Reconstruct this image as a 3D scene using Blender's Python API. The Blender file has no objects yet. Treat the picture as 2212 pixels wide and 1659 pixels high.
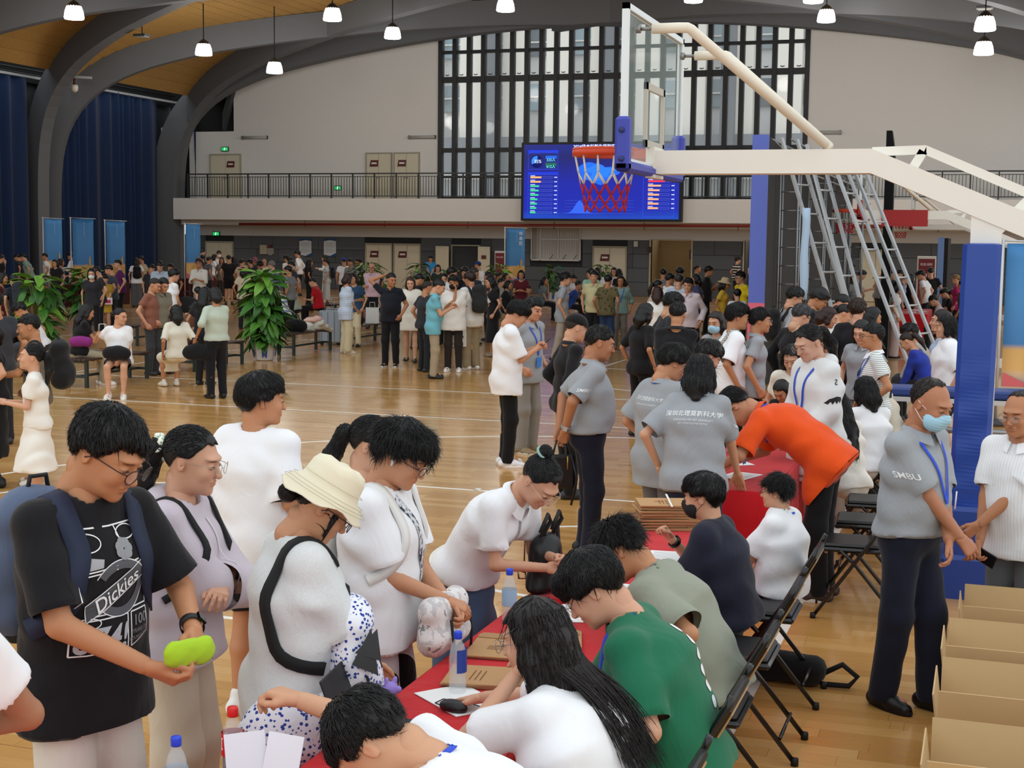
import bpy, bmesh, math, random
import numpy as np
from mathutils import Vector, Matrix
from mathutils.bvhtree import BVHTree
random.seed(7)
SC = bpy.context.scene
COL = SC.collection
# ---------------------------------------------------------------- camera
F_PX, YAW, PITCH, ROLL, CAM_Z = 3074.5, 0.32165, 0.10052, 0.01178, 2.383
def _cam_axes():
    cy, sy, cp, sp = math.cos(YAW), math.sin(YAW), math.cos(PITCH), math.sin(PITCH)
    f = np.array([-sy*cp, cy*cp, -sp]); r = np.array([cy, sy, 0.0]); u = np.cross(r, f)
    cr, sr = math.cos(ROLL), math.sin(ROLL)
    return cr*r+sr*u, -sr*r+cr*u, f
CAM_R, CAM_U, CAM_F = _cam_axes()
CAM_P = np.array([0.0, 0.0, CAM_Z])
_cam = bpy.data.cameras.new('camera'); _co = bpy.data.objects.new('camera', _cam); COL.objects.link(_co)
_cam.sensor_fit = 'HORIZONTAL'; _cam.sensor_width = 36.0; _cam.lens = 36.0*F_PX/2212.0; _cam.clip_end = 400; _cam.clip_start = .05
_M = Matrix.Identity(4)
for _i in range(3):
    _M[_i][0], _M[_i][1], _M[_i][2], _M[_i][3] = CAM_R[_i], CAM_U[_i], -CAM_F[_i], CAM_P[_i]
_co.matrix_world = _M
SC.camera = _co
# ---------------------------------------------------------------- world: overcast daylight, same in every direction
_w = bpy.data.worlds.new('overcast_sky'); SC.world = _w; _w.use_nodes = True
_bg = _w.node_tree.nodes['Background']; _bg.inputs[0].default_value = (0.93, 0.97, 1.0, 1); _bg.inputs[1].default_value = 1.30
SC.view_settings.view_transform = 'Standard'; SC.view_settings.look = 'None'
SC.view_settings.gamma = 1.0; SC.view_settings.use_curve_mapping = False
SC.view_settings.exposure = 0.0
SC.cycles.max_bounces = 6; SC.cycles.diffuse_bounces = 3; SC.cycles.glossy_bounces = 3; SC.cycles.transmission_bounces = 6; SC.cycles.transparent_max_bounces = 8
SC.cycles.caustics_reflective = False; SC.cycles.caustics_refractive = False
SC.cycles.sample_clamp_indirect = 4.0
def ray(u, v):
    d = CAM_F*F_PX + CAM_R*(u-1106.0) - CAM_U*(v-829.5); return d/F_PX
def at(u, v, z=0.0):          # point of height z seen at photo position u, v
    r = ray(u, v); return CAM_P + r*((z-CAM_Z)/r[2])
def atY(u, v, y): r = ray(u, v); return CAM_P + r*(y/r[1])
def atX(u, v, x): r = ray(u, v); return CAM_P + r*(x/r[0])
def atD(u, v, d): return CAM_P + ray(u, v)*d
# ---------------------------------------------------------------- materials
def lin(c):
    if isinstance(c, str):
        c = c.lstrip('#'); c = [int(c[i:i+2], 16)/255 for i in (0, 2, 4)]
    return tuple((x/12.92 if x <= .04045 else ((x+.055)/1.055)**2.4) for x in c)
_MC = {}
class NT:
    def __init__(s, name):
        s.m = bpy.data.materials.new(name); s.m.use_nodes = True; s.t = s.m.node_tree; s.n = s.t.nodes; s.l = s.t.links
        s.b = s.n['Principled BSDF']
    def add(s, typ, **kw):
        x = s.n.new(typ)
        for k, v in kw.items(): setattr(x, k, v)
        return x
    def link(s, a, b): s.l.new(a, b)
    def set(s, **kw):
        for k, v in kw.items():
            i = s.b.inputs[k.replace('_', ' ')]
            i.default_value = (*v, 1) if isinstance(v, tuple) and len(v) == 3 else v
        return s
    def val(s, node, idx, v): node.inputs[idx].default_value = v
    def mathn(s, op, a, b=None, c=None):
        x = s.add('ShaderNodeMath', operation=op)
        for i, q in enumerate((a, b, c)):
            if q is None: continue
            if isinstance(q, (int, float)): x.inputs[i].default_value = q
            else: s.link(q, x.inputs[i])
        return x.outputs[0]
    def ramp(s, fac, stops, interp='LINEAR'):
        x = s.add('ShaderNodeValToRGB'); x.color_ramp.interpolation = interp; e = x.color_ramp.elements
        while len(e) < len(stops): e.new(.5)
        for q, (p, c) in zip(e, stops): q.position = p; q.color = (*c, 1)
        s.link(fac, x.inputs[0]); return x.outputs[0]
    def mix(s, fac, a, b):
        x = s.add('ShaderNodeMix', data_type='RGBA')
        for i, q in ((0, fac), (6, a), (7, b)):
            if isinstance(q, (int, float)): x.inputs[i].default_value = q
            elif isinstance(q, tuple): x.inputs[i].default_value = (*q, 1)
            else: s.link(q, x.inputs[i])
        return x.outputs[2]
    def bump(s, h, strength=.3, dist=.01):
        x = s.add('ShaderNodeBump'); x.inputs['Strength'].default_value = strength; x.inputs['Distance'].default_value = dist
        s.link(h, x.inputs['Height']); s.link(x.outputs[0], s.b.inputs['Normal'])
    def noise(s, scale, detail=2, rough=.5, co=None, dist=0):
        x = s.add('ShaderNodeTexNoise'); x.inputs['Scale'].default_value = scale; x.inputs['Detail'].default_value = detail
        x.inputs['Roughness'].default_value = rough; x.inputs['Distortion'].default_value = dist
        if co is not None: s.link(co, x.inputs['Vector'])
        return x.outputs[0]
    def co(s, kind='Object'): return s.add('ShaderNodeTexCoord').outputs[kind]
    def pos(s): return s.add('ShaderNodeNewGeometry').outputs['Position']
    def sep(s, v): x = s.add('ShaderNodeSeparateXYZ'); s.link(v, x.inputs[0]); return x.outputs
    def scale(s, v, sc): x = s.add('ShaderNodeMapping'); s.link(v, x.inputs[0]); x.inputs['Scale'].default_value = sc; return x.outputs[0]
def M(col, rough=.55, metal=0.0, var=.0, bump=0.0, bscale=60, spec=.5, trans=0.0, ior=1.45, emit=0.0, coat=0.0, alpha=1.0):
    key = (col, rough, metal, var, bump, bscale, spec, trans, ior, emit, coat, alpha)
    if key in _MC: return _MC[key]
    n = NT('surface_%d' % len(_MC)); c = lin(col)
    n.set(Base_Color=c, Roughness=rough, Metallic=metal, IOR=ior); n.b.inputs['Specular IOR Level'].default_value = spec
    if trans: n.set(Transmission_Weight=trans)
    if coat: n.set(Coat_Weight=coat)
    if alpha < 1: n.set(Alpha=alpha)
    if emit: n.set(Emission_Color=c, Emission_Strength=emit)
    if var or bump:
        o = n.noise(bscale, 3, .6, n.co())
        if var: n.link(n.mix(o, tuple(x*(1-var) for x in c), tuple(min(1, x*(1+var)) for x in c)), n.b.inputs['Base Color'])
        if bump: n.bump(o, bump, .006)
    _MC[key] = n.m; return n.m
def cloth(col, kind='plain', c2=None, sc=1.0, rough=.85):
    """woven fabric: soft folds as fine relief, colour the same all over; kinds add printed stripes, checks, flowers"""
    key = ('cloth', col, kind, c2, sc, rough)
    if key in _MC: return _MC[key]
    n = NT('fabric_%d' % len(_MC)); c = lin(col); n.set(Roughness=rough); n.b.inputs['Specular IOR Level'].default_value = .2
    n.b.inputs['Sheen Weight'].default_value = .12
    o = n.co()
    big = n.noise(5.5, 3, .55, n.scale(o, (1, 1, .55)), 1.4); fine = n.noise(420, 1, .5, o)
    h = n.mathn('ADD', n.mathn('MULTIPLY', big, 1.0), n.mathn('MULTIPLY', fine, .012))
    n.bump(h, .30, .03)
    colr = c
    if kind == 'melange':
        colr = n.mix(n.mathn('MULTIPLY', n.noise(230, 2, .7, o), 1.0), tuple(x*.78 for x in c), tuple(min(1, x*1.18) for x in c))
    elif kind in ('hstripe', 'vstripe'):
        x = n.sep(o); t = x[2] if kind == 'hstripe' else x[0]
        s = n.mathn('GREATER_THAN', n.mathn('FRACT', n.mathn('MULTIPLY', t, sc)), .55); colr = n.mix(s, c, lin(c2))
    elif kind == 'check':
        x = n.sep(o); a = n.mathn('GREATER_THAN', n.mathn('FRACT', n.mathn('MULTIPLY', x[2], sc)), .5)
        b = n.mathn('GREATER_THAN', n.mathn('FRACT', n.mathn('MULTIPLY', n.mathn('ADD', x[0], x[1]), sc)), .5)
        colr = n.mix(n.mathn('MULTIPLY', n.mathn('ADD', a, b), .5), c, lin(c2))
    elif kind == 'spots':
        v = n.add('ShaderNodeTexVoronoi'); v.inputs['Scale'].default_value = sc; n.link(o, v.inputs['Vector'])
        a = n.mathn('LESS_THAN', n.mathn('ADD', v.outputs['Distance'], n.mathn('MULTIPLY', n.noise(sc*4, 2, .5, o), .35)), .52)
        colr = n.mix(a, c, lin(c2))
    elif kind == 'blotch':
        a = n.noise(sc, 4, .65, o, .6); colr = n.ramp(a, [(.0, lin(c2)), (.42, lin(c2)), (.46, c), (.56, c), (.6, lin('#8a8d92')), (.7, lin('#a8cfe2')), (.78, lin('#22252a'))], 'CONSTANT')
    elif kind == 'bolt':
        x = n.sep(o); zz = n.mathn('PINGPONG', n.mathn('MULTIPLY', x[2], 1.0), .13)
        t = n.mathn('FRACT', n.mathn('MULTIPLY', n.mathn('ADD', n.mathn('ADD', x[0], x[1]), zz), sc)); colr = n.mix(n.mathn('GREATER_THAN', t, .55), c, lin(c2))
    if isinstance(colr, tuple): n.set(Base_Color=colr)
    else: n.link(colr, n.b.inputs['Base Color'])
    _MC[key] = n.m; return n.m
def skin_mat(col):
    key = ('skin', col)
    if key in _MC: return _MC[key]
    n = NT('skin_%d' % len(_MC)); c = lin(col); n.set(Roughness=.48); n.b.inputs['Specular IOR Level'].default_value = .35
    a = n.add('ShaderNodeAttribute', attribute_name='tint')
    o = n.noise(38, 3, .6, n.co()); base = n.mix(o, tuple(x*.93 for x in c), (min(1, c[0]*1.05), c[1]*1.0, c[2]*.98))
    mm = n.add('ShaderNodeMix', data_type='RGBA', blend_type='MULTIPLY'); mm.inputs[0].default_value = 1
    n.link(base, mm.inputs[6]); n.link(a.outputs['Color'], mm.inputs[7]); n.link(mm.outputs[2], n.b.inputs['Base Color'])
    n.bump(n.noise(300, 2, .5, n.co()), .08, .002)
    _MC[key] = n.m; return n.m
def hair_mat(col='#0d0c0d', rough=.42):
    key = ('hair', col, rough)
    if key in _MC: return _MC[key]
    n = NT('hair_%d' % len(_MC)); c = lin(col); n.set(Base_Color=c, Roughness=rough); n.b.inputs['Specular IOR Level'].default_value = .38
    o = n.noise(60, 3, .6, n.scale(n.co(), (3, 3, .5))); n.bump(o, .6, .006)
    _MC[key] = n.m; return n.m
# ---------------------------------------------------------------- meshes
def mesh_np(name, V, Fq, smooth=True):
    me = bpy.data.meshes.new(name); V = np.ascontiguousarray(V, np.float32); Fq = np.ascontiguousarray(Fq, np.int32)
    n, k = Fq.shape
    me.vertices.add(len(V)); me.vertices.foreach_set('co', V.ravel())
    me.loops.add(n*k); me.loops.foreach_set('vertex_index', Fq.ravel())
    me.polygons.add(n); me.polygons.foreach_set('loop_start', np.arange(0, n*k, k, dtype=np.int32)); me.polygons.foreach_set('loop_total', np.full(n, k, np.int32))
    if smooth: me.polygons.foreach_set('use_smooth', np.ones(n, bool))
    me.update(calc_edges=True); return me
def link(name, me, mat=None, parent=None, loc=None):
    o = bpy.data.objects.new(name, me); COL.objects.link(o)
    if mat is not None and me is not None:
        if len(me.materials) == 0: me.materials.append(mat)
        elif me.materials[0] != mat: o.material_slots[0].link = 'OBJECT'; o.material_slots[0].material = mat
    if parent is not None: o.parent = parent
    if loc is not None: o.location = loc
    return o
def tag(o, label=None, cat=None, group=None, kind=None):
    if label: o['label'] = label
    if cat: o['category'] = cat
    if group: o['group'] = group
    if kind: o['kind'] = kind
    return o
def empty(name, loc=(0, 0, 0), rz=0.0, label=None, cat=None, group=None, kind=None):
    o = bpy.data.objects.new(name, None); COL.objects.link(o); o.location = loc; o.rotation_euler = (0, 0, rz); o.empty_display_size = .1
    return tag(o, label, cat, group, kind)
class MB:
    """collects simple shapes into one mesh"""
    def __init__(s): s.v = []; s.f = []; s.sm = []
    def _add(s, V, F, smooth=False):
        b = len(s.v); s.v += [tuple(map(float, q)) for q in V]; s.f += [tuple(i+b for i in f) for f in F]; s.sm += [smooth]*len(F); return s
    def hexa(s, P):   # 8 points: bottom 4 ccw, top 4 ccw
        return s._add(P, [(3, 2, 1, 0), (4, 5, 6, 7), (0, 1, 5, 4), (1, 2, 6, 5), (2, 3, 7, 6), (3, 0, 4, 7)])
    def box(s, c, d, R=None):
        x, y, z = d[0]/2, d[1]/2, d[2]/2
        P = np.array([(-x, -y, -z), (x, -y, -z), (x, y, -z), (-x, y, -z), (-x, -y, z), (x, -y, z), (x, y, z), (-x, y, z)])
        if R is not None: P = P @ np.array(R).T
        return s.hexa(P+np.array(c))
    def box2(s, a, b):
        a = np.array(a, float); b = np.array(b, float); return s.box((a+b)/2, np.abs(b-a))
    def rbox(s, c, d, r=.01, R=None, seg=1):
        """box with chamfered vertical and top edges"""
        x, y, z = d[0]/2, d[1]/2, d[2]/2; r = min(r, x*.9, y*.9, z*.9)
        def ring(ix, zz): return [(-ix-x+ix*0, 0, zz)]
        def loop(o, zz):
            a, b = x-o, y-o; q = r*.9 if o == 0 else max(r-o, .0)*.5+r*.2
            return [(-a+q, -b, zz), (a-q, -b, zz), (a, -b+q, zz), (a, b-q, zz), (a-q, b, zz), (-a+q, b, zz), (-a, b-q, zz), (-a, -b+q, zz)]
        L = [loop(r*.9, -z), loop(0, -z+r), loop(0, z-r), loop(r*.9, z)]
        V = [p for l in L for p in l]; Fc = []
        for i in range(3):
            for j in range(8): Fc.append((i*8+j, i*8+(j+1) % 8, (i+1)*8+(j+1) % 8, (i+1)*8+j))
        Fc.append(tuple(range(7, -1, -1))); Fc.append(tuple(range(24, 32)))
        V = np.array(V)
        if R is not None: V = V @ np.array(R).T
        return s._add(V+np.array(c), Fc)
    def tube(s, pts, r, n=8, closed=False, cap=True):
        P = [np.array(p, float) for p in pts]; m = len(P); rr = r if hasattr(r, '__len__') else [r]*m
        V = []; u = None
        for i, p in enumerate(P):
            a = P[(i-1) % m] if (closed or i > 0) else P[i]; b = P[(i+1) % m] if (closed or i < m-1) else P[i]
            t = b-a; t = t/(np.linalg.norm(t)+1e-12)
            if u is None:
                q = np.array([0, 0, 1.]) if abs(t[2]) < .9 else np.array([1., 0, 0]); u = np.cross(t, q)
            u = u-t*np.dot(u, t); u /= np.linalg.norm(u)+1e-12; w = np.cross(t, u)
            for k in range(n):
                a_ = 2*math.pi*k/n; V.append(p+(u*math.cos(a_)+w*math.sin(a_))*rr[i])
        Fc = []
        for i in range(m if closed else m-1):
            for k in range(n): Fc.append((i*n+k, i*n+(k+1) % n, ((i+1) % m)*n+(k+1) % n, ((i+1) % m)*n+k))
        if cap and not closed: Fc.append(tuple(range(n-1, -1, -1))); Fc.append(tuple(range((m-1)*n, m*n)))
        return s._add(V, Fc, True)
    def bar(s, a, b, w, h, up=(0, 0, 1)):
        a = np.array(a, float); b = np.array(b, float); t = b-a; t /= np.linalg.norm(t); up = np.array(up, float)
        x = np.cross(t, up)
        if np.linalg.norm(x) < 1e-4: x = np.cross(t, (0, 1, 0))
        x /= np.linalg.norm(x); z = np.cross(x, t); x = x*w/2; z = z*h/2
        return s.hexa([a-x-z, a+x-z, b+x-z, b-x-z, a-x+z, a+x+z, b+x+z, b-x+z])
    def lathe(s, prof, c=(0, 0, 0), n=20, R=None, cap=True):
        V = []; c = np.array(c, float)
        for r, z in prof:
            for k in range(n):
                a = 2*math.pi*k/n; V.append((r*math.cos(a), r*math.sin(a), z))
        V = np.array(V)
        if R is not None: V = V @ np.array(R).T
        m = len(prof); Fc = [(i*n+k, i*n+(k+1) % n, (i+1)*n+(k+1) % n, (i+1)*n+k) for i in range(m-1) for k in range(n)]
        if cap:
            if prof[0][0] > 1e-4: Fc.append(tuple(range(n-1, -1, -1)))
            if prof[-1][0] > 1e-4: Fc.append(tuple(range((m-1)*n, m*n)))
        return s._add(V+c, Fc, True)
    def quad(s, a, b, c, d): return s._add([a, b, c, d], [(0, 1, 2, 3)])
    def poly(s, pts): return s._add(pts, [tuple(range(len(pts)))])
    def prism(s, pts, d):
        P = np.array(pts, float); d = np.array(d, float); n = len(P); V = list(P)+list(P+d)
        Fc = [tuple(range(n-1, -1, -1)), tuple(range(n, 2*n))]+[(i, (i+1) % n, n+(i+1) % n, n+i) for i in range(n)]
        return s._add(V, Fc)
    def grid(s, P, smooth=True, closed_u=False):
        P = np.array(P, float); a, b = P.shape[:2]; Fc = []
        for i in range(a-1 if not closed_u else a):
            for j in range(b-1): Fc.append((i*b+j, ((i+1) % a)*b+j, ((i+1) % a)*b+j+1, i*b+j+1))
        return s._add(P.reshape(-1, 3), Fc, smooth)
    def mesh(s, name):
        me = bpy.data.meshes.new(name); me.from_pydata(s.v, [], s.f); me.polygons.foreach_set('use_smooth', s.sm); me.update(); return me
    def build(s, name, mat, parent=None, loc=None): return link(name, s.mesh(name), mat, parent, loc)
def structure(name, mb, mat, parent=None):
    o = mb.build(name, mat, parent)
    if parent is None: o['kind'] = 'structure'
    return o
def copy_tree(o, parent=None):
    c = o.copy(); COL.objects.link(c); c.parent = parent
    for ch in [x for x in o.children]: copy_tree(ch, c)
    return c
def Rz(a): c, s = math.cos(a), math.sin(a); return np.array([[c, -s, 0], [s, c, 0], [0, 0, 1.]])
def Rx(a): c, s = math.cos(a), math.sin(a); return np.array([[1., 0, 0], [0, c, -s], [0, s, c]])
def Ry(a): c, s = math.cos(a), math.sin(a); return np.array([[c, 0, s], [0, 1., 0], [-s, 0, c]])
def text_mesh(txt, size=1.0, extrude=0.0, bold=0.0, shear=0.0, align='CENTER'):
    """flat lettering as triangles in its own xy plane, centred"""
    cu = bpy.data.curves.new('lettering', 'FONT'); cu.body = txt; cu.size = size; cu.align_x = align; cu.align_y = 'CENTER'; cu.offset = bold*size; cu.shear = shear; cu.resolution_u = 3; cu.extrude = extrude; cu.fill_mode = 'FRONT' if extrude == 0 else 'BOTH'
    ob = bpy.data.objects.new('lettering', cu); me = bpy.data.meshes.new_from_object(ob)
    bpy.data.objects.remove(ob); bpy.data.curves.remove(cu)
    return me
def text_on(name, txt, size, O, X, Y, mat, parent=None, bold=0.0, shear=0.0, align='CENTER'):
    me = text_mesh(txt, size, 0, bold, shear, align); n = len(me.vertices); a = np.empty(n*3, np.float32); me.vertices.foreach_get('co', a); a = a.reshape(-1, 3)
    X = np.array(X, float); Y = np.array(Y, float); V = np.array(O, float)+a[:, :1]*X+a[:, 1:2]*Y
    me.vertices.foreach_set('co', V.astype(np.float32).ravel()); me.update()
    return link(name, me, mat, parent)
# ---------------------------------------------------------------- soft shapes: smooth unions of tapered limbs, meshed with surface nets
def cone(a, b, r1, r2, w=1.0, sx=None, k=.03, cut=None, sub=False):
    return dict(t=0, a=np.array(a, float), b=np.array(b, float), r1=r1, r2=r2, w=w, sx=None if sx is None else np.array(sx, float), k=k, cut=cut, sub=sub)
def ell(c, r, R=None, k=.03, sub=False, cut=None):
    return dict(t=1, a=np.array(c, float), r=np.array(r, float), R=np.eye(3) if R is None else np.array(R, float), k=k, sub=sub, cut=cut)
_OFF = np.array([(i, j, l) for i in (0, 1) for j in (0, 1) for l in (0, 1)])
_EDG = [(a, b) for a in range(8) for b in range(a+1, 8) if np.abs(_OFF[a]-_OFF[b]).sum() == 1]
def sdf(prims, cell, wob=0.0, wsc=1.0, fn=None, pad=None):
    lo = np.full(3, 1e9); hi = -lo
    ext = []
    for q in prims:
        if q['t'] == 0:
            m = max(q['r1'], q['r2'])*max(1.0, q['w']); l = np.minimum(q['a'], q['b'])-m; h = np.maximum(q['a'], q['b'])+m
        else: m = q['r'].max(); l = q['a']-m; h = q['a']+m
        ext.append((l, h))
        if not q['sub']: lo = np.minimum(lo, l); hi = np.maximum(hi, h)
    lo -= cell*2.5+wob; hi += cell*2.5+wob
    dim = np.maximum(((hi-lo)/cell).astype(int)+2, 4); ax = [(lo[i]+cell*np.arange(dim[i])).astype(np.float32) for i in range(3)]
    D = np.full(dim, 9.0, np.float32)
    for q, (l, h) in zip(prims, ext):
        mg = q['k']+cell*2.2+wob
        i0 = np.clip(((l-mg-lo)/cell).astype(int), 0, dim-1); i1 = np.clip(((h+mg-lo)/cell).astype(int)+2, 1, dim)
        X = ax[0][i0[0]:i1[0], None, None]; Y = ax[1][None, i0[1]:i1[1], None]; Z = ax[2][None, None, i0[2]:i1[2]]
        if q['t'] == 0:
            ba = q['b']-q['a']; L2 = float((ba**2).sum())+1e-12
            px, py, pz = X-q['a'][0], Y-q['a'][1], Z-q['a'][2]
            t = np.clip((px*ba[0]+py*ba[1]+pz*ba[2])/L2, 0, 1)
            vx, vy, vz = px-t*ba[0], py-t*ba[1], pz-t*ba[2]
            d2 = vx*vx+vy*vy+vz*vz
            if q['sx'] is not None and q['w'] != 1:
                s_ = q['sx']; e = vx*s_[0]+vy*s_[1]+vz*s_[2]; d2 = d2+e*e*(1/q['w']**2-1)
            d = np.sqrt(np.maximum(d2, 1e-12))-(q['r1']+(q['r2']-q['r1'])*t)
        else:
            R = q['R']; p = [X-q['a'][0], Y-q['a'][1], Z-q['a'][2]]
            u = [(p[0]*R[0, i]+p[1]*R[1, i]+p[2]*R[2, i])/q['r'][i] for i in range(3)]
            n_ = np.sqrt(u[0]**2+u[1]**2+u[2]**2)
            g = np.sqrt(sum((u[i]/q['r'][i])**2 for i in range(3)))+1e-6
            d = n_*(n_-1)/g
        if q['cut'] is not None:
            for (cp, cn) in q['cut']: d = np.maximum(d, (X-cp[0])*cn[0]+(Y-cp[1])*cn[1]+(Z-cp[2])*cn[2])
        sl = (slice(i0[0], i1[0]), slice(i0[1], i1[1]), slice(i0[2], i1[2])); A = D[sl]; k = max(q['k'], 1e-4)
        if q['sub']:
            d = -d; hh = np.clip(.5-.5*(A-d)/k, 0, 1); D[sl] = A+(d-A)*hh+k*hh*(1-hh)
        else:
            hh = np.clip(.5+.5*(A-d)/k, 0, 1); D[sl] = A+(d-A)*hh-k*hh*(1-hh)
    X, Y, Z = ax[0][:, None, None], ax[1][None, :, None], ax[2][None, None, :]
    if fn is not None: D = fn(D, X, Y, Z)
    if wob:
        D = D+wob*(np.sin(X*17*wsc+2.2*np.sin(Z*11*wsc+Y*5)+1.3)*np.sin(Y*15*wsc+1.7*np.sin(Z*14*wsc+X*9))+.5*np.sin(Z*31*wsc+X*19*wsc+Y*13)).astype(np.float32)
    return nets(D, lo, cell)
def nets(D, lo, cell):
    S = D < 0; nx, ny, nz = D.shape
    cnt = np.zeros((nx-1, ny-1, nz-1), np.int8)
    for o in _OFF: cnt += S[o[0]:nx-1+o[0], o[1]:ny-1+o[1], o[2]:nz-1+o[2]]
    act = (cnt > 0) & (cnt < 8); I = np.argwhere(act); n = len(I)
    idx = np.full(act.shape, -1, np.int64); idx[act] = np.arange(n)
    acc = np.zeros((n, 3)); num = np.zeros(n); C = [D[I[:, 0]+o[0], I[:, 1]+o[1], I[:, 2]+o[2]] for o in _OFF]
    for a, b in _EDG:
        m = (C[a] < 0) != (C[b] < 0); t = C[a][m]/(C[a][m]-C[b][m]); acc[m] += _OFF[a]+(_OFF[b]-_OFF[a])*t[:, None]; num[m] += 1
    V = (I+acc/np.maximum(num, 1)[:, None])*cell+lo
    Fs = []
    for axn in range(3):
        b, c = (axn+1) % 3, (axn+2) % 3
        s0 = [slice(None)]*3; s1 = [slice(None)]*3; s0[axn] = slice(0, -1); s1[axn] = slice(1, None)
        E = S[tuple(s0)] != S[tuple(s1)]; e = np.argwhere(E); e = e[(e[:, b] > 0) & (e[:, c] > 0) & (e[:, b] < D.shape[b]-1) & (e[:, c] < D.shape[c]-1)]
        if not len(e): continue
        ins = S[e[:, 0], e[:, 1], e[:, 2]]
        def cid(db, dc):
            q = e.copy(); q[:, b] -= db; q[:, c] -= dc; return idx[q[:, 0], q[:, 1], q[:, 2]]
        Q = np.stack([cid(1, 1), cid(0, 1), cid(0, 0), cid(1, 0)], 1); Q[~ins] = Q[~ins][:, ::-1]; Fs.append(Q)
    Fq = np.concatenate(Fs); return V, Fq[(Fq >= 0).all(1)]
def open_ends(V, Fq, cuts, cell):
    """remove the flat lids where cloth ends, keep a clean straight edge there"""
    on = np.zeros(len(V), bool)
    for (cp, cn, r) in cuts:
        w = V-cp; h = w@cn; rad = np.linalg.norm(w-h[:, None]*cn, axis=1); m = (h > -cell*.62) & (h < cell*.7) & (rad < r); on |= m
        V[m] -= h[m][:, None]*cn
    Fq = Fq[~on[Fq].all(1)]; used = np.unique(Fq); mp = np.full(len(V), -1); mp[used] = np.arange(len(used)); V, Fq = V[used], mp[Fq]
    return tidy_edge(V, Fq, cuts, cell), Fq
def tidy_edge(V, Fq, cuts, cell, it=4):
    E = np.concatenate([Fq[:, [0, 1]], Fq[:, [1, 2]], Fq[:, [2, 3]], Fq[:, [3, 0]]]); k = np.sort(E, 1); u, c = np.unique(k, axis=0, return_counts=True); bd = u[c == 1]
    if not len(bd): return V
    for _ in range(it):
        A = np.zeros_like(V); n = np.zeros(len(V)); np.add.at(A, bd[:, 0], V[bd[:, 1]]); np.add.at(A, bd[:, 1], V[bd[:, 0]]); np.add.at(n, bd[:, 0], 1); np.add.at(n, bd[:, 1], 1)
        m = n >= 2; V[m] = V[m]*.4+.6*(A[m]/n[m][:, None])
    b = np.unique(bd)
    for (cp, cn, r) in cuts:
        w = V[b]-cp; h = w@cn; rad = np.linalg.norm(w-h[:, None]*cn, axis=1); m = (np.abs(h) < cell*1.5) & (rad < r); V[b[m]] -= (h[m])[:, None]*cn
    return V
def nrm(v): v = np.array(v, float); return v/(np.linalg.norm(v)+1e-12)
def ik(a, t, l1, l2, pole):
    d = t-a; L = np.linalg.norm(d); d = d/(L+1e-9); L = min(max(L, abs(l1-l2)+.01), (l1+l2)*.998); x = (l1*l1-l2*l2+L*L)/(2*L); h = math.sqrt(max(l1*l1-x*x, 0))
    pp = pole-d*np.dot(pole, d); return a+d*x+nrm(pp)*h, a+d*L
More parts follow.
